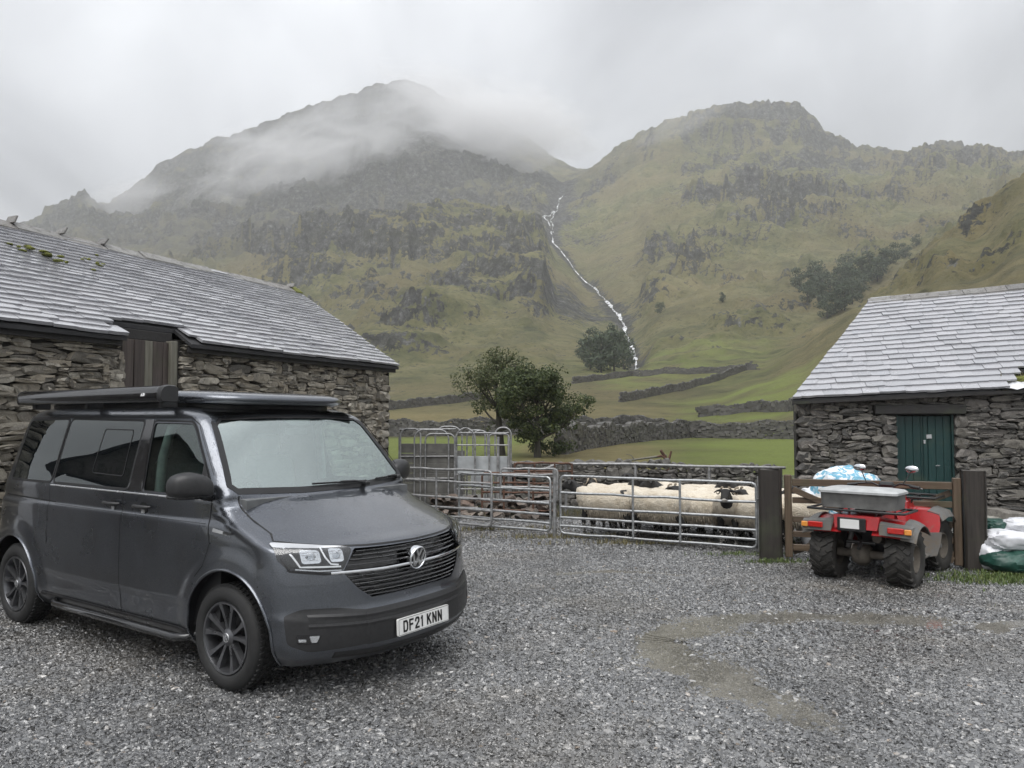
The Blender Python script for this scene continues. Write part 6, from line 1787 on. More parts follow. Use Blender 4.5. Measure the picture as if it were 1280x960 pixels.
# ---- feed sacks
def sack(mb, c, s, seed, sub=30, fold=.10):
    """a slumped plastic sack: squashed superellipsoid with sharp creases"""
    r = random.Random(seed); n, k = 54, sub; vs = []; fs = []
    sp = lambda v, e: math.copysign(abs(v)**e, v)
    A, B_ = np.meshgrid(np.arange(n)*2*math.pi/n, -math.pi/2+math.pi*np.arange(k+1)/k)
    cx, cy, cz = np.cos(B_)*np.cos(A), np.cos(B_)*np.sin(A), np.sin(B_)
    cr = fbm(cx*2.1+cz*1.7+seed*3.1, cy*2.1-cz*1.3+seed, 4, seed, .6, True)*.16 + fbm(cx*1.2+seed, cy*1.2+cz, 2, seed+5)*.30
    for i in range(k+1):
        for j in range(n):
            th, a = B_[i, j], A[i, j]; q = 1 + cr[i, j]*(1 if abs(cz[i, j]) < .98 else 0)
            x, y, z = sp(math.cos(th), .7)*sp(math.cos(a), .75)*q, sp(math.cos(th), .7)*sp(math.sin(a), .75)*q, sp(math.sin(th), .8)*(1+cr[i, j]*.9)
            vs.append((c[0]+x*s[0], c[1]+y*s[1], max(c[2]+z*s[2], .0)))
    for i in range(k):
        for j in range(n): fs.append((i*n+j, i*n+(j+1)%n, (i+1)*n+(j+1)%n, (i+1)*n+j))
    mb.add(vs, fs)
MAT['bluewhite'] = MAT['bluebag']
def one_sack(c, s, mat, seed, label, rz=0):
    m = MB(); sack(m, (0,0,s[2]), s, seed, fold=.11); o = m.build('feed_sack', mat, None, 35); o.location = c; o.rotation_euler = (0, 0, rz); tag(o, label, 'sack', 'plastic feed sacks'); return o
q = ground_at(1058, 683)
one_sack((4.66, 10.85, 0), (.45, .32, .525), MAT['bluebag'], 3, 'big blue and white plastic sack behind the wooden gate', .1)
one_sack((4.30, 10.95, 0), (.26, .24, .40), MAT['whitebag'], 5, 'white plastic sack beside the big blue one')
bq = ground_at(1268, 716)
one_sack((bq.x+.05, bq.y+.05, 0), (.34, .24, .135), MAT['greenbag'], 7, 'dark green sack at the bottom of the pile by the verge', .1)
one_sack((bq.x-.17, bq.y+.16, 0), (.16, .18, .17), MAT['whitebag'], 8, 'small white sack standing at the near end of the pile', .1)
one_sack((bq.x+.05, bq.y+.10, .24), (.30, .22, .125), MAT['whitebag'], 9, 'crumpled white sack lying on the dark green one', -.1)
one_sack((bq.x+.22, bq.y+.12, .44), (.22, .18, .085), MAT['whitebag'], 10, 'flat white sack topmost of the pile', .2)
one_sack((bq.x-.0, bq.y+.26, .40), (.17, .14, .09), MAT['greenbag'], 11, 'green sack tucked behind the white ones near the top', .2)
# mossy stone block behind the gatepost
m = MB(); r = random.Random(5); MAT['paleboulder'] = m_stone('pale_mossy_stone', [(.30,.29,.26), (.34,.33,.29)], .7)
o = linkmesh('boulder', rock_with(3, MAT['paleboulder']), None); o.location = (6.05, 9.85, .26); o.scale = (.26, .4, .62); tag(o, 'pale mossy upright stone behind the right gatepost', 'boulder')
o = linkmesh('boulder', rock_with(6, MAT['darkrubble']), None); o.location = (6.5, 10.2, .30); o.scale = (.55, .5, .66); tag(o, 'dark boulder at the foot of the shed wall behind the sacks', 'boulder')
# dead branch and rusty stake beyond the wall
m = MB(); p = ground_at(735, 578); a = Vector((1.75, 17.6, .68)); b = Vector((3.45, 17.3, .98))
m.tube([a, a.lerp(b,.3)+Vector((0,0,.03)), a.lerp(b,.7)+Vector((0,0,.02)), b], [.012,.018,.022,.03], 6)
for t, dz, dx in ((.35,.16,.5), (.55,-.10,-.6), (.6,.2,-.2), (.2,.12,.3)):
    s = a.lerp(b, t); m.tube([s, s+Vector((dx*.5, 0, dz*.6)), s+Vector((dx, .1, dz*.7))], [.014,.010,.005], 5)
o = m.build('dead_branch', MAT['palewood'], None, 60); tag(o, 'pale dead branch lying beyond the dry stone wall', 'branch')
m = MB(); m.tube([(3.5,17.3,-.05),(3.48,17.28,.55),(3.40,17.25,.95),(3.30,17.22,1.10)], [.05,.05,.04,.03], 8); m.tube([(3.46,17.26,.8),(3.54,17.24,1.08)], [.035,.02], 6); m.tube([(3.44,17.2,.9),(3.3,17.2,.98),(3.22,17.2,.96)], .02, 6)
o = m.build('rusty_stake', MAT['rust'], None, 60); tag(o, 'rusty bent iron stake sticking up behind the wall', 'stake')

# ---------------------------------------------------------------- grass at the edges of the yard
def verge(label, spots, mat, seed, blade=.09):
    r = random.Random(seed); m = MB()
    for (x, y, sx, sy, n) in spots:
        XY = [(x+r.gauss(0, sx), y+r.gauss(0, sy)) for k in range(n)]; ZZ = yard_height(np.array([q[0] for q in XY]), np.array([q[1] for q in XY]))
        for (px, py), z in zip(XY, ZZ):
            for q in range(3):
                h = blade*r.uniform(.4, 1.2); a = r.uniform(0, 6.28); w = r.uniform(.003, .006); l = r.uniform(.1, .6)*h
                b = Vector((px+r.uniform(-.02,.02), py+r.uniform(-.02,.02), z-.005)); s = Vector((math.sin(a), -math.cos(a), 0))*w; t = b+Vector((math.cos(a)*l, math.sin(a)*l, h))
                mid = b.lerp(t, .5)+Vector((0,0,h*.12))
                m.add([b-s, b+s, mid+s*.8, t, mid-s*.8], [(0,1,2,4),(4,2,3)])
    o = m.build('grass', mat, None); tag(o, label, kind='stuff')
verge('short green grass on the verge by the gatepost and the sacks', [(6.1,8.95,.55,.14,900),(5.55,8.75,.45,.10,500),(6.6,8.7,.5,.2,700),(5.2,8.55,.25,.07,160),(3.30,9.72,.20,.05,160),(3.0,10.25,.3,.06,90),(6.1,6.75,.25,.06,90),(5.8,7.6,.4,.2,60),(5.9,10.6,.5,.5,500),(4.6,11.6,.6,.4,300)], MAT['grass'], 1, .055)
verge('rough grass along the foot of the fence and walls', [(.7,11.75,.5,.06,160),(-.6,12.6,.8,.07,200),(1.8,11.15,.6,.05,120),(.8,14.6,2.0,.3,260),(-2.0,14.4,.3,.3,150),(5.3,12.9,.8,.2,200)], MAT['drygrass'], 2, .08)
# ---------------------------------------------------------------- red quad bike (x forward, rear axle at the origin)
def quad_bike():
    root = empty('quad_bike', (3.93, 8.66, 0), math.atan2(.74, .67)); tag(root, 'red quad bike with muddy tyres and a cargo box on its rear rack', 'quad bike')
    def b(name, mb, mat, par=None, sm=50): return mb.build(name, mat, par or root, sm)
    def loft(mb, secs, cap=True):
        n = len(secs[0]); vs = [p for s in secs for p in s]; fs = []
        for i in range(len(secs)-1):
            for k in range(n): fs.append((i*n+k, i*n+(k+1)%n, (i+1)*n+(k+1)%n, (i+1)*n+k))
        if cap: fs += [tuple(range(n))[::-1], tuple((len(secs)-1)*n+k for k in range(n))]
        mb.add(vs, fs)
    def sheet(mb, rows, th=.012):
        """open sheet with thickness from rows of points"""
        n = len(rows[0]); R_ = [[Vector(p) for p in r] for r in rows]; vs = [p for r in R_ for p in r]; N_ = len(vs)
        nr = []
        for i in range(len(R_)):
            for j in range(n):
                a = R_[min(i+1, len(R_)-1)][j]-R_[max(i-1, 0)][j]; c = R_[i][min(j+1, n-1)]-R_[i][max(j-1, 0)][:] if False else R_[i][min(j+1, n-1)]-R_[i][max(j-1, 0)]
                nn = a.cross(c); nr.append(nn.normalized() if nn.length > 1e-9 else Vector((0,0,1)))
        vs += [p - q*th for p, q in zip(vs, nr)]; fs = []
        for i in range(len(R_)-1):
            for j in range(n-1):
                q = (i*n+j, i*n+j+1, (i+1)*n+j+1, (i+1)*n+j); fs.append(q); fs.append(tuple(N_+k for k in q[::-1]))
        for i in range(len(R_)-1):
            for j in (0, n-1): fs.append((i*n+j, (i+1)*n+j, N_+(i+1)*n+j, N_+i*n+j))
        for j in range(n-1):
            for i in (0, len(R_)-1): fs.append((i*n+j, i*n+j+1, N_+i*n+j+1, N_+i*n+j))
        mb.add(vs, fs)
    def wheel(x, y, rad, w, steer=0):
        wl = empty('wheel', (x, y, rad-.01), steer, root); sg = 1 if y > 0 else -1
        M = Matrix.Rotation(math.pi/2*-sg, 4, 'X'); ri = rad*.50
        m = MB(); m.lathe([(ri,-w*.40),(ri+.02,-w*.48),(rad*.80,-w*.52),(rad*.93,-w*.46),(rad*.965,-w*.25),(rad*.97,0),(rad*.965,w*.25),(rad*.93,w*.46),(rad*.80,w*.52),(ri+.02,w*.48),(ri,w*.40)], 40, M); ty = b('tyre', m, MAT['mudrubber'], wl)
        m = MB(); K = 18
        for k in range(K):
            for s in (-1, 1):
                a = 2*math.pi*(k+(.5 if s > 0 else 0))/K
                for (zz, da, l, hh) in ((.13, .0, .30, .032), (.36, .16, .26, .040)):
                    T = M @ Matrix.Rotation(a+da, 4, 'Z') @ Matrix.Translation((rad*(.975 if zz < .3 else .945), 0, s*zz*w)) @ Matrix.Rotation(s*-.55, 4, 'X')
                    if zz > .3: T = T @ Matrix.Rotation(s*-.35*0, 4, 'Y')
                    m.box((0,0,0), (hh, .038, l*w), T)
        b('lug', m, MAT['mudrubber'], ty)
        m = MB(); m.lathe([(ri+.004,-w*.40),(ri+.004,w*.40),(ri-.010,w*.43),(ri-.018,w*.38),(ri-.03,w*.20),(ri*.55,w*.12),(ri*.45,w*.20),(ri*.30,w*.24),(0,w*.24)], 32, M); rim = b('rim', m, MAT['mud'], wl)
        m = MB(); m.lathe([(0,w*.32),(ri*.17,w*.31),(ri*.20,w*.22)], 16, M); b('hub', m, MAT['galv_old'], rim)
    for sg in (-1, 1):
        wheel(0, sg*.395, .305, .27); wheel(1.20, sg*.40, .305, .22, -.12)
    # running gear
    m = MB(); m.tube([(0,-.30,.29),(0,.30,.29)], .045, 12); m.lathe([(0,-.10),(.10,-.085),(.13,-.02),(.13,.04),(.08,.10),(0,.11)], 20, Matrix.Translation((0.02,.05,.29)) @ Matrix.Rotation(math.pi/2, 4, 'X')); b('rear_axle', m, MAT['mud'])
    m = MB(); m.tube([(1.20,-.32,.30),(1.20,.32,.30)], .03, 10); b('front_axle', m, MAT['seatblack'])
    m = MB(); m.box((.60,0,.42), (.75,.36,.34), bev=.05); m.box((.62,.22,.35), (.3,.12,.2), bev=.03); m.box((.6,0,.25), (.9,.30,.06), bev=.02); b('engine', m, MAT['seatblack'])
    m = MB(); m.tube([(.30,-.17,.40),(.05,-.17,.47),(-.18,-.17,.50)], [.035,.055,.05], 12); b('silencer', m, MAT['mud'])
    m = MB()
    for sg in (-1, 1): m.tube([(-.12,sg*.13,.62),(.1,sg*.13,.50),(.5,sg*.15,.28),(1.1,sg*.15,.30),(1.35,sg*.13,.52)], .02, 8)
    m.tube([(-.16,-.15,.44),(-.16,.15,.44)], .02, 8); m.tube([(-.16,0,.44),(-.24,0,.38)], .022, 8); b('chassis', m, MAT['seatblack'])
    for sg in (-1, 1):
        m = MB(); m.tube([(.08,sg*.22,.33),(.20,sg*.18,.66)], .03, 8); b('shock_absorber', m, MAT['galv_old'])
    # rear mudguards: a red shell over each wheel with a grey outer flare
    def guard(x0, rad, y_in, y_out, sg, a0, a1, mat, name, zc, drop=.05, th=.012, parent=None):
        rows = []
        for k in range(11):
            a = a0+(a1-a0)*k/10
            row = []
            for j in range(5):
                t = j/4; rr = rad - drop*t*t; row.append((x0+rr*math.cos(a), sg*(y_in+(y_out-y_in)*t), zc+rr*math.sin(a)))
            rows.append(row)
        m = MB(); sheet(m, rows, th); return b(name, m, mat, parent)
    for sg in (-1, 1):
        guard(0.0, .405, .16, .47, sg, R(10), R(142), MAT['red'], 'rear_mudguard', .30, .02)
        guard(0.0, .412, .45, .59, sg, R(40), R(146), MAT['greyfender'], 'mudguard_flare', .30, .06)
        # rear face of the flare with the lamp
        m = MB(); m.add([], [])
        loft(m, [[(-.27,sg*.24,.70),(-.27,sg*.58,.67),(-.33,sg*.58,.60),(-.35,sg*.24,.62)], [(-.345,sg*.25,.675),(-.345,sg*.565,.655),(-.365,sg*.565,.555),(-.365,sg*.25,.565)]]); fl = b('lamp_housing', m, MAT['greyfender'])
        m = MB(); m.box((-.372, sg*.415, .622), (.03, .16, .062), bev=.008); lm = b('tail_lamp', m, MAT['redlamp'], fl, 30)
        m = MB(); m.box((-.374, sg*.535, .618), (.03, .07, .058), bev=.008); b('indicator_lamp', m, MAT['amberlamp'], fl, 30)
    m = MB(); loft(m, [[(-.30,-.24,.74),(-.30,.24,.74),(-.33,.22,.60),(-.33,-.22,.60)], [(.35,-.20,.76),(.35,.20,.76),(.35,.20,.55),(.35,-.20,.55)]]); b('rear_cowl', m, MAT['red'])
    m = MB(); m.box((-.335, .04, .645), (.02, .30, .15), bev=.01); hs = b('plate_holder', m, MAT['seatblack'])
    m = MB(); m.box((-.350, .055, .652), (.008, .20, .10), bev=.003); b('number_plate', m, MAT['plate'], hs)
    # seat, tank and front cowl
    secs = []
    for x, w, z0, z1 in ((.10,.15,.68,.80), (.28,.16,.66,.845), (.50,.14,.66,.86), (.62,.12,.68,.88)):
        secs.append([(x,-w,z0),(x,-w,z1-.04),(x,-w*.7,z1),(x,w*.7,z1),(x,w,z1-.04),(x,w,z0)])
    m = MB(); loft(m, secs); b('seat', m, MAT['seatblack'])
    secs = []
    for x, w, z0, z1 in ((.58,.13,.60,.88), (.68,.17,.58,.93), (.80,.18,.56,.955), (.95,.19,.58,.93), (1.15,.20,.62,.86), (1.38,.16,.62,.80), (1.46,.10,.64,.74)):
        secs.append([(x,-w*.8,z0),(x,-w,(z0+z1)/2),(x,-w*.85,z1-.05),(x,-w*.4,z1),(x,w*.4,z1),(x,w*.85,z1-.05),(x,w,(z0+z1)/2),(x,w*.8,z0)])
    m = MB(); loft(m, secs); b('tank_cowl', m, MAT['red'])
    m = MB(); loft(m, [[(.50,-.20,.60),(.50,-.16,.80),(.78,-.21,.84),(.80,-.23,.60)], [(.52,-.23,.60),(.52,-.19,.79),(.78,-.235,.83),(.80,-.25,.60)]]); b('side_cover', m, MAT['red'])
    m = MB(); m.box((.665,-.205,.855), (.16,.012,.022), rot=(0,.25,-.12)); b('side_emblem', m, MAT['silver'])
    for sg in (-1, 1):
        guard(1.20, .41, .18, .44, sg, R(30), R(150), MAT['red'], 'front_mudguard', .33, .02)
        # leg shield behind the front wheel: red above, grey below
        m = MB(); sheet(m, [[(.80,sg*.17,.74),(.82,sg*.30,.74),(.84,sg*.44,.73),(.86,sg*.54,.70)], [(.78,sg*.17,.60),(.795,sg*.30,.60),(.81,sg*.44,.59),(.83,sg*.55,.57)], [(.765,sg*.17,.50),(.775,sg*.30,.50),(.79,sg*.44,.49),(.81,sg*.54,.48)]], .014); b('leg_shield', m, MAT['red'])
        m = MB(); sheet(m, [[(.76,sg*.17,.50),(.772,sg*.30,.50),(.785,sg*.45,.49),(.80,sg*.57,.50)], [(.74,sg*.18,.34),(.752,sg*.30,.34),(.765,sg*.45,.34),(.785,sg*.56,.36)], [(.70,sg*.18,.22),(.715,sg*.30,.22),(.73,sg*.45,.22),(.75,sg*.53,.24)]], .016); b('splash_guard', m, MAT['greyfender'])
        m = MB(); sheet(m, [[(.83,sg*.42,.73),(1.0,sg*.44,.765),(1.2,sg*.44,.76),(1.4,sg*.43,.68)], [(.85,sg*.53,.70),(1.0,sg*.56,.73),(1.2,sg*.57,.72),(1.4,sg*.55,.64)], [(.86,sg*.57,.62),(1.0,sg*.60,.66),(1.2,sg*.61,.65),(1.4,sg*.59,.57)]], .014); b('front_flare', m, MAT['greyfender'])
        m = MB(); m.box((.45, sg*.34, .235), (.62, .24, .035), bev=.012); b('footboard', m, MAT['greyfender'])
    # racks
    def rack(x0, x1, w, z, name):
        rk = empty(name, parent=root)
        m = MB(); m.tube([(x0,-w,z),(x0-.02,-w*.6,z),(x0-.02,w*.6,z),(x0,w,z),(x1,w,z),(x1,-w,z)], .014, 8, closed=True); b('rim_tube', m, MAT['seatblack'], rk)
        for k in range(5):
            y = -w+2*w*(k+.5)/5; m = MB(); m.tube([(x0,y,z-.004),(x1,y,z-.004)], .009, 6); b('rack_bar', m, MAT['seatblack'], rk)
        for sg in (-1, 1):
            m = MB(); m.tube([(x0+.12,sg*.20,z),(x0+.12,sg*.15,z-.16)], .012, 6); m.tube([(x1-.08,sg*.20,z),(x1-.08,sg*.15,z-.14)], .012, 6); b('rack_stay', m, MAT['seatblack'], rk)
        return rk
    rack(-.36, .12, .50, .80, 'rear_rack'); rack(.98, 1.48, .46, .86, 'front_rack')
    # bars, mirrors
    m = MB(); hb = [(.62,-.40,1.00),(.66,-.30,1.02),(.74,-.16,1.03),(.78,-.06,.98),(.78,.06,.98),(.74,.16,1.03),(.66,.30,1.02),(.62,.40,1.00)]
    m.tube(hb, .013, 8); m.tube([(.78,0,.98),(.88,0,.86)], .022, 8); bars = b('handlebar', m, MAT['seatblack'])
    m = MB(); m.box((.80,0,1.0), (.12,.17,.07), bev=.02, rot=(0,.4,0)); b('instrument_pod', m, MAT['seatblack'], bars)
    for sg in (-1, 1):
        m = MB(); m.tube([hb[0] if sg < 0 else hb[-1], (.645,sg*.29,1.015)], .019, 10); b('grip', m, MAT['seatblack'], bars)
        m = MB(); m.tube([(.69,sg*.26,1.02),(.735,sg*.33,1.00),(.72,sg*.40,.985)], .006, 6); b('brake_lever', m, MAT['galv'], bars)
        m = MB(); m.tube([(.70,sg*.20,1.03),(.72,sg*.24,1.10),(.74,sg*.27,1.17)], .007, 6); mi = b('mirror', m, MAT['seatblack'], bars)
        m = MB(); m.lathe([(0,-.012),(.045,-.010),(.055,0),(.05,.008),(0,.01)], 20, Matrix.Translation((.73,sg*.29,1.205)) @ Matrix.Rotation(math.pi/2, 4, 'Y') @ Matrix.Diagonal((.75,1.35,1,1))); b('mirror_glass', m, MAT['chrome'], mi)
    # cargo box, a thing of its own
    bx = empty('cargo_box', root.location + Vector((0,0,.815)) + Vector((0,0,0)), root.rotation_euler.z); tag(bx, 'grey lidded plastic box strapped on the rack of the quad bike', 'box')
    def sec(z, x0, x1, w, c=.04): return [(x0+c,-w,z),(x1-c,-w,z),(x1,-w+c,z),(x1,w-c,z),(x1-c,w,z),(x0+c,w,z),(x0,w-c,z),(x0,-w+c,z)]
    m = MB(); loft(m, [sec(0,-.29,.12,.385), sec(.15,-.295,.13,.395), sec(.16,-.30,.14,.40)]); m.build('tub', MAT['greytub'], bx, 40)
    m = MB(); loft(m, [sec(.162,-.315,.155,.415), sec(.185,-.315,.155,.415), sec(.205,-.29,.13,.39), sec(.222,-.2,.05,.3)]); m.build('lid', MAT['greylid'], bx, 40)
    return root
MAT['greytub'] = plain('grey_tub_plastic', (.14, .14, .135), .5, 0, .3, 8)
MAT['greylid'] = plain('pale_lid_plastic', (.42, .43, .43), .4, 0, .2, 8)
quad_bike()
# ---------------------------------------------------------------- sheep
def skin_mesh(verts, edges, radii, root_i=0, sub=2):
    me = bpy.data.meshes.new('tmp'); me.from_pydata(verts, edges, []); o = bpy.data.objects.new('tmp', me); COL.objects.link(o)
    sk = o.modifiers.new('s', 'SKIN'); sk.use_smooth_shade = True
    for i, r in enumerate(radii):
        d = me.skin_vertices[0].data[i]; d.radius = r if isinstance(r, tuple) else (r, r); d.use_root = (i == root_i); 
    ss = o.modifiers.new('d', 'SUBSURF'); ss.levels = sub; ss.render_levels = sub
    bpy.context.view_layer.update(); dg = bpy.context.evaluated_depsgraph_get()
    out = bpy.data.meshes.new_from_object(o.evaluated_get(dg)); bpy.data.objects.remove(o); bpy.data.meshes.remove(me)
    return out
def sheep_meshes(seed, head_turn=0.0, head_low=0.0):
    """x forward, ground at 0; body (skin: head, neck, legs) and fleece"""
    r = random.Random(seed); c, s = math.cos(head_turn), math.sin(head_turn)
    def hd(x, y, z):                     # head points turn about the neck base (.36,0,.66)
        dx, dy = x-.36, y; return (.36+dx*c-dy*s, dx*s+dy*c, z-head_low*(x-.36)*2.2)
    v = [(-.02,0,.55), (.22,0,.56), (.36,0,.62), hd(.50,0,.74), hd(.575,0,.80), hd(.66,0,.745), hd(.735,0,.685),
         (-.32,0,.58), (-.44,0,.60), (-.49,0,.48)]
    e = [(0,1),(1,2),(2,3),(3,4),(4,5),(5,6),(0,7),(7,8),(8,9)]
    R_ = [.17,.15,.115,.075,.068,.055,.036,.16,.06,.03]
    for sg in (-1, 1):                   # ears
        k = len(v); v += [hd(.555, sg*.05, .825), hd(.535, sg*.115, .815), hd(.525, sg*.165, .785)]; R_ += [.026,(.026,.014),(.012,.006)]; e += [(4,k),(k,k+1),(k+1,k+2)]
    for x, sg, fr in ((.27,-1,1),(.27,1,1),(-.33,-1,0),(-.33,1,0)):
        k = len(v); j = r.uniform(-.04, .04)
        if fr: v += [(x,sg*.10,.42),(x+.01+j,sg*.105,.25),(x+j,sg*.105,.06),(x+.03+j,sg*.105,.018)]; R_ += [.07,.032,.022,.027]; e += [(1,k),(k,k+1),(k+1,k+2),(k+2,k+3)]
        else: v += [(x+.03,sg*.105,.43),(x-.07+j,sg*.11,.27),(x-.03+j,sg*.11,.06),(x+.0+j,sg*.11,.018)]; R_ += [.085,.034,.022,.027]; e += [(7,k),(k,k+1),(k+1,k+2),(k+2,k+3)]
    body = skin_mesh(v, e, R_)
    body.materials.clear(); body.materials.append(MAT['blackface']); body.materials.append(MAT['whitenose'])
    muz = Vector(hd(.735,0,.675))
    for p in body.polygons:
        if (Vector(p.center)-muz).length < .052: p.material_index = 1
        elif p.center.z < .2 and r.random() < .25: p.material_index = 1
    # fleece: a lumpy barrel that runs up the neck
    m = MB(); K, n = 30, 34; vs = []; fs = []
    for i in range(K+1):
        t = i/K; x = -.52+.98*t
        if t < .5: env = math.sqrt(max(0, 1-((.30-t)/.30)**2)) if t < .30 else 1
        else: env = 1
        prof = lerp_table([(0,.02),(.03,.40),(.08,.66),(.16,.88),(.28,1.0),(.6,.98),(.75,.92),(.85,.80),(.93,.60),(.98,.40),(1,.10)], t)
        cz = lerp_table([(0,.57),(.3,.545),(.7,.55),(.85,.60),(1,.67)], t); 
        for j in range(n):
            a = 2*math.pi*j/n; w = .255*prof; h = (.215 if math.sin(a) > 0 else .285)*prof
            nz = fbm(np.array([x*7+math.cos(a)*1.5+seed]), np.array([a*1.6+math.sin(a)]), 3, seed)[0]
            q = 1+.13*nz
            vs.append((x, w*math.cos(a)*q, cz+h*math.sin(a)*q*(1-.12*(math.sin(a) > .8))))
    for i in range(K):
        for j in range(n): fs.append((i*n+j, i*n+(j+1)%n, (i+1)*n+(j+1)%n, (i+1)*n+j))
    fs += [tuple(range(n))[::-1], tuple(K*n+j for j in range(n))]
    base = list(vs)
    m.add(vs, fs)
    # hanging locks of wool
    for k in range(2600):
        i = r.randrange(2, K-1); j = r.randrange(n); p = Vector(base[i*n+j]); q = Vector(base[i*n+(j+1)%n]); p = p.lerp(q, r.random())
        cz = .56; nrm = Vector((0, p.y, p.z-cz)).normalized(); tip = p + nrm*r.uniform(.003,.012) + Vector((r.uniform(-.02,.02), r.uniform(-.01,.01), -r.uniform(.015,.06)*(1 if nrm.z < .7 else .2)))
        sd = Vector((r.uniform(.6,1), 0, r.uniform(-.4,.4))).normalized()*r.uniform(.005,.010); b0 = p - nrm*.006
        m.add([b0-sd, b0+sd, tip], [(0,1,2)])
    fl = m.mesh('fleece'); shade(fl, 180); fl.materials.append(MAT['fleece'])
    hm = MB()
    for sg in (-1, 1):
        pts = []
        for k in range(9):
            a = k/8*4.2; rr = .055*(1-.02*k); pts.append(hd(.545-rr*math.sin(a)*.9+.0, sg*(.045+.010*k), .845+rr*(math.cos(a)-1)+.02))
        hm.tube(pts, [.017*(1-.085*k) for k in range(9)], 7)
    hn = hm.mesh('horns', 60); hn.materials.append(MAT['horn'])
    return body, fl, hn
SH = [sheep_meshes(1, 0, 0), sheep_meshes(2, .5, .35), sheep_meshes(3, -.6, .15)]
def place_sheep(s, w, rz, kind, label, horns=False, sc=1.0):
    p = GA + GD*s + GN*w; root = empty('sheep', (p.x, p.y, yz(p.x, p.y)), math.atan2(GD.y, GD.x)+rz); root.scale = (sc,)*3
    tag(root, label, 'sheep', 'black faced sheep in the pen')
    body, fl, hn = SH[kind]
    for nm, me in (('body', body), ('fleece', fl)) + ((('horns', hn),) if horns else ()):
        o = bpy.data.objects.new(nm, me); COL.objects.link(o); o.parent = root
PI = math.pi
place_sheep(.60, .40, PI+.05, 0, 'sheep at the left end of the pen facing the hurdle', False, 1.0)
place_sheep(1.42, .40, PI-.06, 1, 'sheep side-on in the front row left of the first gate stay', False, 1.02)
place_sheep(2.06, .62, .2, 2, 'sheep turning its dark head beside the one that faces the camera', True, 1.0)
place_sheep(2.42, .66, -PI/2+.12, 0, 'sheep facing the camera with its black face over the gate rail', True, .98)
place_sheep(2.72, .50, PI-.5, 1, 'sheep in the front row beside the right gate upright', False, .98)
place_sheep(1.05, .80, .1, 2, 'horned sheep in the second row behind the left pair', True, 1.0)
place_sheep(1.75, .92, PI+.1, 0, 'sheep in the second row behind the middle of the gate', False, 1.03)
place_sheep(.50, .95, PI-.3, 2, 'horned sheep in the second row by the left gate post', True, 1.0)
place_sheep(2.75, 1.05, -.4, 0, 'sheep in the second row with a dark head near the right upright', False, 1.0)
place_sheep(.75, 1.40, .2, 1, 'sheep in the third row near the left end of the pen', False, 1.02)
place_sheep(1.40, 1.38, PI+.15, 0, 'sheep in the third row behind the middle stay', False, 1.02)
place_sheep(2.25, 1.36, .15, 1, 'sheep in the third row behind the one that faces the camera', False, 1.0)
place_sheep(.95, 1.85, PI-.2, 0, 'sheep at the back left of the pen by the pipe rail', False, 1.02)
place_sheep(1.80, 1.85, .2, 2, 'horned sheep at the back middle of the pen by the pipe rail', True, 1.0)
place_sheep(2.70, 1.75, PI+.2, 0, 'sheep at the back right of the pen by the pipe rail', False, 1.0)
place_sheep(3.50, .80, .15, 0, 'sheep seen between the bars of the wooden gate', False, 1.0)
place_sheep(3.40, 1.35, PI+.1, 1, 'sheep behind the wooden gate and the one at its bars', False, 1.0)
# ---------------------------------------------------------------- trees
def leaf_quads(mb, centre, rad, n, size, r, flat=.8):
    for _ in range(n):
        while True:
            p = Vector((r.uniform(-1,1), r.uniform(-1,1), r.uniform(-1,1)))
            if .25 < p.length < 1: break
        p = p.normalized()*(p.length**.45)
        c = Vector(centre) + Vector((p.x*rad[0], p.y*rad[1], p.z*rad[2]))
        nn = (p + Vector((r.uniform(-.8,.8), r.uniform(-.8,.8), r.uniform(-.3,1.0)))).normalized(); t = nn.orthogonal().normalized(); t = Matrix.Rotation(r.uniform(0,6.28), 3, nn) @ t; u = nn.cross(t)
        a = size*r.uniform(.6,1.3); b = a*r.uniform(.5,.9)
        mb.add([c-t*a, c-u*b*.8+t*a*.1, c+t*a, c+u*b*.8+t*a*.1], [(0,1,2,3)])
def limb(mb, p, d, L, rad, depth, r, tips, up=.25):
    pts = [p]; rs = [rad]; q = Vector(p); dd = Vector(d)
    for k in range(4):
        dd = (dd + Vector((r.uniform(-.22,.22), r.uniform(-.22,.22), r.uniform(-.05,.22)))).normalized(); q = q + dd*L/4; pts.append(q.copy()); rs.append(rad*(1-.16*(k+1)))
    mb.tube(pts, rs, 6 if depth > 1 else 5)
    if depth <= 0: tips.append(pts[-1]); tips.append(pts[2]); return
    for k in range(3 if depth > 1 else 3):
        b = pts[r.choice((2,3,4,4))]; nd = (dd + Vector((r.uniform(-1,1), r.uniform(-1,1), r.uniform(-.15,.75)))*.85).normalized()
        limb(mb, b, nd, L*r.uniform(.60,.80), rad*.50, depth-1, r, tips)
    tips.append(pts[-1])
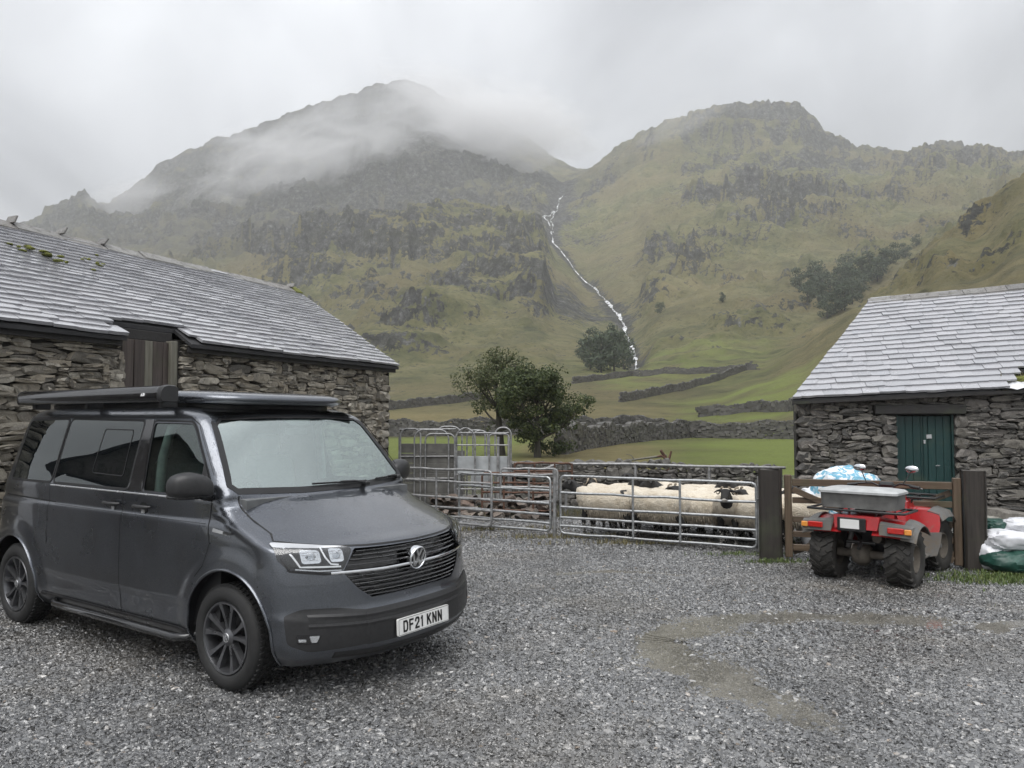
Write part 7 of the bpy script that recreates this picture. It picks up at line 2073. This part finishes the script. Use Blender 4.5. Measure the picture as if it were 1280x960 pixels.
def tree(name, label, base, h, spread, mat, seed, leaves, size, clear=.22, lean=(0,0), dens=1.0, depth=3, limbs=6):
    r = random.Random(seed); root = empty(name, base); tag(root, label, 'tree')
    m = MB(); tips = []; tr = h*.032
    pts = [(0,0,-.2), (lean[0]*.1,0,h*.12), (lean[0]*.3,lean[1]*.3,h*clear), (lean[0]*.6,lean[1]*.6,h*.45), (lean[0],lean[1],h*.62)]
    m.tube(pts, [tr*1.6, tr*1.1, tr, tr*.7, tr*.4], 9)
    for k in range(limbs):
        t = clear + (.62-clear)*k/(limbs-1); a = k*2.4+r.uniform(-.4,.4); f = lean[0]*t/.62
        d = Vector((math.cos(a), math.sin(a), .35+.9*(t-clear))).normalized()
        limb(m, Vector((f, lean[1]*t/.62, h*t)), d, spread*.52*(1.1-.5*(t-clear)/(.62-clear)), tr*.5, depth-1, r, tips)
    limb(m, Vector(pts[-1]), Vector((0,0,1)), h*.22, tr*.4, depth-1, r, tips)
    m.build('trunk', MAT['bark'], root, 60)
    m = MB(); tips = [t for t in tips]
    per = max(6, int(leaves/(len(tips)+90*dens)))
    for k in range(int(90*dens)):        # clumps through the crown's volume, denser outside
        a = r.uniform(0, 6.28); q = r.uniform(-1, 1); rr = r.uniform(.45, 1.0)**.6; cq = math.sqrt(1-q*q)
        wob = 1+.22*math.sin(3*a+seed)+.12*math.sin(7*a+q*4)
        p = Vector((lean[0]*.6+cq*math.cos(a)*spread*.47*rr*wob, lean[1]*.6+cq*math.sin(a)*spread*.47*rr*wob, h*(.56+.40*q*rr*(1 if q > 0 else .95))))
        s = r.uniform(.6, 1.3)*spread*.095; leaf_quads(m, p, (s*1.25, s*1.25, s*.85), int(per*r.uniform(.7, 1.6)), size, r)
    for t in tips:
        s = r.uniform(.5, 1.25)*spread*.115; leaf_quads(m, t, (s*1.25, s*1.25, s*.85), int(per*r.uniform(.3, 1.5)), size, r)
    m.build('crown', mat, root)
    return root
tb = ground_at(660, 571)
tree('oak_tree', 'dense dark green oak standing in the near field', (tb.x+.45, tb.y, -.05), 4.1, 3.2, MAT['leaf'], 5, 24000, .070, clear=.20, limbs=8)
ta = ground_at(640, 570)
tree('ash_tree', 'taller thin-leaved tree left of the dense oak in the near field', (ta.x-.55, ta.y+1.2, -.05), 5.3, 3.1, MAT['leaf2'], 17, 9500, .066, clear=.24, lean=(-.25, 0), limbs=7, dens=.45)
r = random.Random(6)
# bush at the foot of the oak
m = MB(); b0 = ground_at(690, 570)
for k in range(16): leaf_quads(m, (b0.x+r.uniform(-.9,.9), b0.y+r.uniform(-.4,.4), .25+r.uniform(0,.35)), (.4,.35,.3), 60, .07, r)
o = m.build('low_bush', MAT['leaf'], None); tag(o, 'low bush at the foot of the oak beside the field wall', 'bush')
# far trees: a few shapes, each tree an object
def far_shape(seed, h=1.0, w=.8):
    r = random.Random(seed); m = MB()
    for k in range(26):
        a = r.uniform(0, 6.28); z = r.uniform(.10, .86); d = r.uniform(.1, .36)*w*math.sqrt(max(.15, 1-((z-.45)/.5)**2)); leaf_quads(m, (d*math.cos(a), d*math.sin(a), z), (.17*w, .17*w, .13), 40, .042, r)
    me = m.mesh('crown'); me.materials.append(MAT['leaf_far'])
    t = MB(); t.tube([(0,0,-.05),(0,0,.3),(.02,0,.6)], [.028,.02,.012], 6); tm = t.mesh('trunk'); tm.materials.append(MAT['bark']); return me, tm
FAR = [far_shape(900+i, w=.75+.12*i) for i in range(4)]
def far_tree(px, py, hpx, kind, label, group, name='hillside_tree', wide=1.0):
    q = terrain_hit(px, py, 120); h = hpx*q.y/FPX; root = empty(name, q[:], r.uniform(0, 6.28)); tag(root, label, 'tree', group); root.scale = (h*wide, h*wide, h)
    for nm, me in zip(('crown', 'trunk'), FAR[kind]):
        o = bpy.data.objects.new(nm, me); COL.objects.link(o); o.parent = root
for (px, py, hp) in ((1002,362,30),(1018,368,34),(1030,360,30),(1012,378,30),(1027,384,34),(1040,376,36),(1052,366,36),(1066,362,36),(1080,352,34),(1046,392,36),(1058,388,36),(1036,398,30),(1068,380,34),(1090,345,34),(1100,352,34),(1078,368,34),(1108,338,30),(1022,350,26),(1118,330,28),(1062,346,30)):
    far_tree(px, py, hp, r.randrange(4), 'grey-green tree in the wood on the fellside above the shed roof', 'wood on the right fellside', wide=.95)
for (px, py, hp) in ((738,462,44),(752,466,54),(768,464,56),(780,462,42),(745,446,40),(762,444,42),(775,448,38),(730,452,30)):
    far_tree(px, py, hp, r.randrange(4), 'dark tree in the clump beside the foot of the waterfall', 'clump at the waterfall foot', wide=.9)
for (px, py, hp, lab) in ((1136,322,20,'lone tree on the skyline of the near golden hillside'),(905,378,14,'small thorn bush on the grassy slope right of the beck'),(826,392,15,'small thorn bush beside the beck gully'),(1150,308,16,'small tree in the rocky gully of the near hillside')):
    far_tree(px, py, hp, r.randrange(4), lab, None)
# ---------------------------------------------------------------- field walls
def field_wall(pts, h, label, seed, step=.45, rows=4, ymin=40):
    r = random.Random(seed); P = [terrain_hit(px, py, ymin) for px, py in pts]
    S = [0.0]
    for u, v in zip(P, P[1:]): S.append(S[-1]+(v-u).length)
    def at(q):
        for i in range(len(S)-1):
            if q <= S[i+1] or i == len(S)-2:
                f = (q-S[i])/max(1e-6, S[i+1]-S[i]); return P[i].lerp(P[i+1], f), (P[i+1]-P[i])
    root = empty('field_wall', P[0][:]); tag(root, label, 'wall', kind='thing'); m = MB(); o0 = P[0]
    rh = (h+.15)/rows
    for k in range(rows+1):
        q = r.uniform(0, step)
        while q < S[-1]:
            w = step*r.uniform(.55, 1.5)*(1 if k < rows else .5); mid, t = at(q+w/2); ang = math.atan2(t.y, t.x); nn = Vector((-math.sin(ang), math.cos(ang), 0))
            gz = height_at(mid.x, mid.y); wave = 1+.10*math.sin(q*.7)+.06*math.sin(q*2.3)
            hh = rh*r.uniform(.85, 1.3); zz = gz-.15+(k+.5)*rh*wave
            m.box(mid-o0+Vector((0, 0, zz-mid.z))+nn*r.uniform(-.07, .07), (w*1.02, .75-.35*k/rows, hh), rot=(r.uniform(-.15, .15), r.uniform(-.22, .22)*(1 if k < rows else 2.5), ang+r.uniform(-.2, .2)))
            q += w
    o = m.build('stonework', MAT['farwall'], root); o['kind'] = 'stuff'
field_wall([(1010,549),(930,548),(860,547),(815,550),(770,555),(730,561),(700,568)], 1.25, 'dark dry stone field wall curving from the shed to the oak', 1, .42, 7, 25)
field_wall([(470,545),(560,545),(640,543),(720,541),(790,539),(830,541)], 1.35, 'dark field wall running behind the two trees', 2, .46, 7, 40)
field_wall([(470,514),(520,509),(560,505),(600,499)], 1.3, 'upper field wall above the tan grass left of the trees', 3, .8, 4, 90)
field_wall([(715,480),(745,476),(790,470),(850,467),(915,465),(945,462)], 1.3, 'long intake wall at the foot of the fell', 4, 1.0, 4, 120)
field_wall([(775,503),(800,498),(830,492),(870,483),(905,473),(940,461)], 1.35, 'field wall climbing diagonally across the upper pasture', 5, .8, 4, 90)
field_wall([(868,522),(895,519),(930,515),(970,514),(1000,513)], 1.0, 'broken low field wall above the shed eaves', 6, .8, 3, 80)
# ---------------------------------------------------------------- waterfall
def waterfall(y0, y1, label, seed, wpx, dx=0.0):
    """white water lying in the bed of the gill between two depths"""
    r = random.Random(seed); n = max(8, int((y1-y0)/3.0)); rows = []; ph = r.uniform(0, 6)
    for i in range(n+1):
        Y = y0+(y1-y0)*i/n; p = float(np.interp(Y, GILL_Y, GILL_P)) + dx*(1-abs(2*i/n-1)) + 1.1*math.sin(Y*.05+ph)+.7*math.sin(Y*.13+ph*2)
        w = wpx*max(.25, .75+.45*math.sin(Y*.11+ph)+.35*math.sin(Y*.31+2*ph))*.5
        rows.append([Vector(((q-640)/FPX*Y, Y, t_z(q, Y)+.0026*Y+(.0010*Y if k == 1 else 0))) for k, q in enumerate((p-w, p, p+w))])
    m = MB(); m.add([v for rw in rows for v in rw], [(3*i+j, 3*i+j+1, 3*i+4+j, 3*i+3+j) for i in range(n) for j in range(2)])
    o = m.build('waterfall', MAT['foam'], None, 80); tag(o, label, 'waterfall')
waterfall(870, 1120, 'upper thread of white water high in the gill', 1, 1.3)
waterfall(600, 870, 'middle cascade of white water in the gill', 2, 2.0)
waterfall(285, 600, 'lowest and widest white cascade above the intake wall', 3, 4.0)
waterfall(330, 470, 'side strand that splits off the lowest cascade', 4, 2.2, -5.0)
waterfall(900, 1000, 'short side trickle left of the upper gill', 5, 2.0, -12.0)
# ---------------------------------------------------------------- house across the yard, seen only in the van's glass
def far_house():
    root = empty('outhouse', (-15.2, 6.5, 0), R(3)); tag(root, 'small gabled outhouse mirrored in the side windows of the van', 'outhouse')
    m = MB(); m.box((0,0,1.15), (4, 3.7, 2.5)); m.add([(2,-1.85,2.4),(2,1.85,2.4),(2,0,4.1)], [(0,1,2)]); m.add([(-2,-1.85,2.4),(-2,1.85,2.4),(-2,0,4.1)], [(0,2,1)]); m.build('wall', MAT['darkrubble'], root)
    m = MB()
    for sg in (-1, 1): m.add([(-2.15,sg*2.0,2.25),(2.15,sg*2.0,2.25),(2.15,0,4.2),(-2.15,0,4.2),(-2.15,sg*2.0,2.15),(2.15,sg*2.0,2.15),(2.15,0,4.1),(-2.15,0,4.1)], [(0,1,2,3),(4,5,6,7),(0,1,5,4),(1,2,6,5),(0,3,7,4)])
    m.build('roof', MAT['slatebed'], root)
    m = MB(); m.box((2.0,.2,1.0), (.06,.9,2.0)); d = m.build('door', MAT['barndoor'], root); m = MB(); m.box((2.05,.5,1.0), (.05,.12,.04)); m.build('handle', MAT['galv_old'], d)
far_house()
# ---------------------------------------------------------------- haze and hill mist
def haze():
    top = float(T_Z.max())+25
    m = MB(); m.box((0, -450, (top-1.6)/2-0.0), (6300, 5300, top+1.6)); me = m.mesh('haze')
    mat = bpy.data.materials.new('haze'); mat.use_nodes = True; N, L = mat.node_tree.nodes, mat.node_tree.links; N.clear()
    out = N.new('ShaderNodeOutputMaterial'); v = N.new('ShaderNodeVolumePrincipled'); v.inputs['Color'].default_value = (.90, .91, .925, 1); v.inputs['Density'].default_value = HAZE; v.inputs['Anisotropy'].default_value = .2
    L.new(v.outputs[0], out.inputs['Volume']); o = linkmesh('haze', me, mat); tag(o, 'thin damp haze that greys the far fells', kind='stuff')
HAZE = .00034
haze()
def mist(label, c, size, tilt, dens, seed, thr=.44, scale=2.4):
    """a ragged scrap of cloud: noise density in an ellipsoid"""
    m = MB(); m.box((0,0,0), (2,2,2)); me = m.mesh('mist')
    t = bpy.data.materials.new('mist'); t.use_nodes = True; N, L = t.node_tree.nodes, t.node_tree.links; N.clear()
    out = N.new('ShaderNodeOutputMaterial'); v = N.new('ShaderNodeVolumePrincipled'); v.inputs['Color'].default_value = (.98, .98, .985, 1); v.inputs['Anisotropy'].default_value = .0
    tc = N.new('ShaderNodeTexCoord'); ln = N.new('ShaderNodeVectorMath'); ln.operation = 'LENGTH'; L.new(tc.outputs['Object'], ln.inputs[0])
    fall = N.new('ShaderNodeMapRange'); L.new(ln.outputs['Value'], fall.inputs[0]); fall.inputs[1].default_value = .35; fall.inputs[2].default_value = 1.0; fall.inputs[3].default_value = .16; fall.inputs[4].default_value = -.42
    mp = N.new('ShaderNodeMapping'); L.new(tc.outputs['Object'], mp.inputs[0]); mp.inputs['Location'].default_value = (seed*1.7, seed*.9, seed*.3); mp.inputs['Scale'].default_value = (size[0]/210, size[1]/130, size[2]/85); mp.inputs['Rotation'].default_value = (0, .45, 0)
    nz = N.new('ShaderNodeTexNoise'); nz.inputs['Scale'].default_value = scale; nz.inputs['Detail'].default_value = 5.0; nz.inputs['Roughness'].default_value = .58; nz.inputs['Distortion'].default_value = 1.1; L.new(mp.outputs[0], nz.inputs['Vector'])
    ad = N.new('ShaderNodeMath'); ad.operation = 'ADD'; L.new(nz.outputs[0], ad.inputs[0]); L.new(fall.outputs[0], ad.inputs[1])
    mr = N.new('ShaderNodeMapRange'); L.new(ad.outputs[0], mr.inputs[0]); mr.inputs[1].default_value = thr; mr.inputs[2].default_value = thr+.34; mr.inputs[3].default_value = 0; mr.inputs[4].default_value = dens
    L.new(mr.outputs[0], v.inputs['Density']); L.new(v.outputs[0], out.inputs['Volume'])
    t.cycles.volume_step_rate = 1.0
    o = linkmesh('mist', me, t); o.location = c; o.scale = size; o.rotation_euler = (0, tilt, 0); tag(o, label, kind='stuff')
def sight(px, py, Y): return ((px-640)/FPX*Y, Y, CAM_H+eray(py)*Y)
mist('ragged mist drifting across the upper left fell', sight(400, 178, 1060), (370, 110, 95), -.33, .016, 1)
mist('thick cloud filling the saddle between the two fells', sight(635, 160, 1160), (200, 130, 95), .12, .024, 2, thr=.38)
mist('wisp of mist on the far left shoulder', sight(150, 245, 1150), (120, 90, 45), -.3, .014, 3)
mist('veil of cloud over the right shoulder of the left summit', sight(560, 128, 1250), (210, 120, 90), .28, .014, 6, thr=.40)
mist('thin veil of mist on the right summit', sight(850, 150, 1000), (130, 60, 40), -.4, .006, 4)
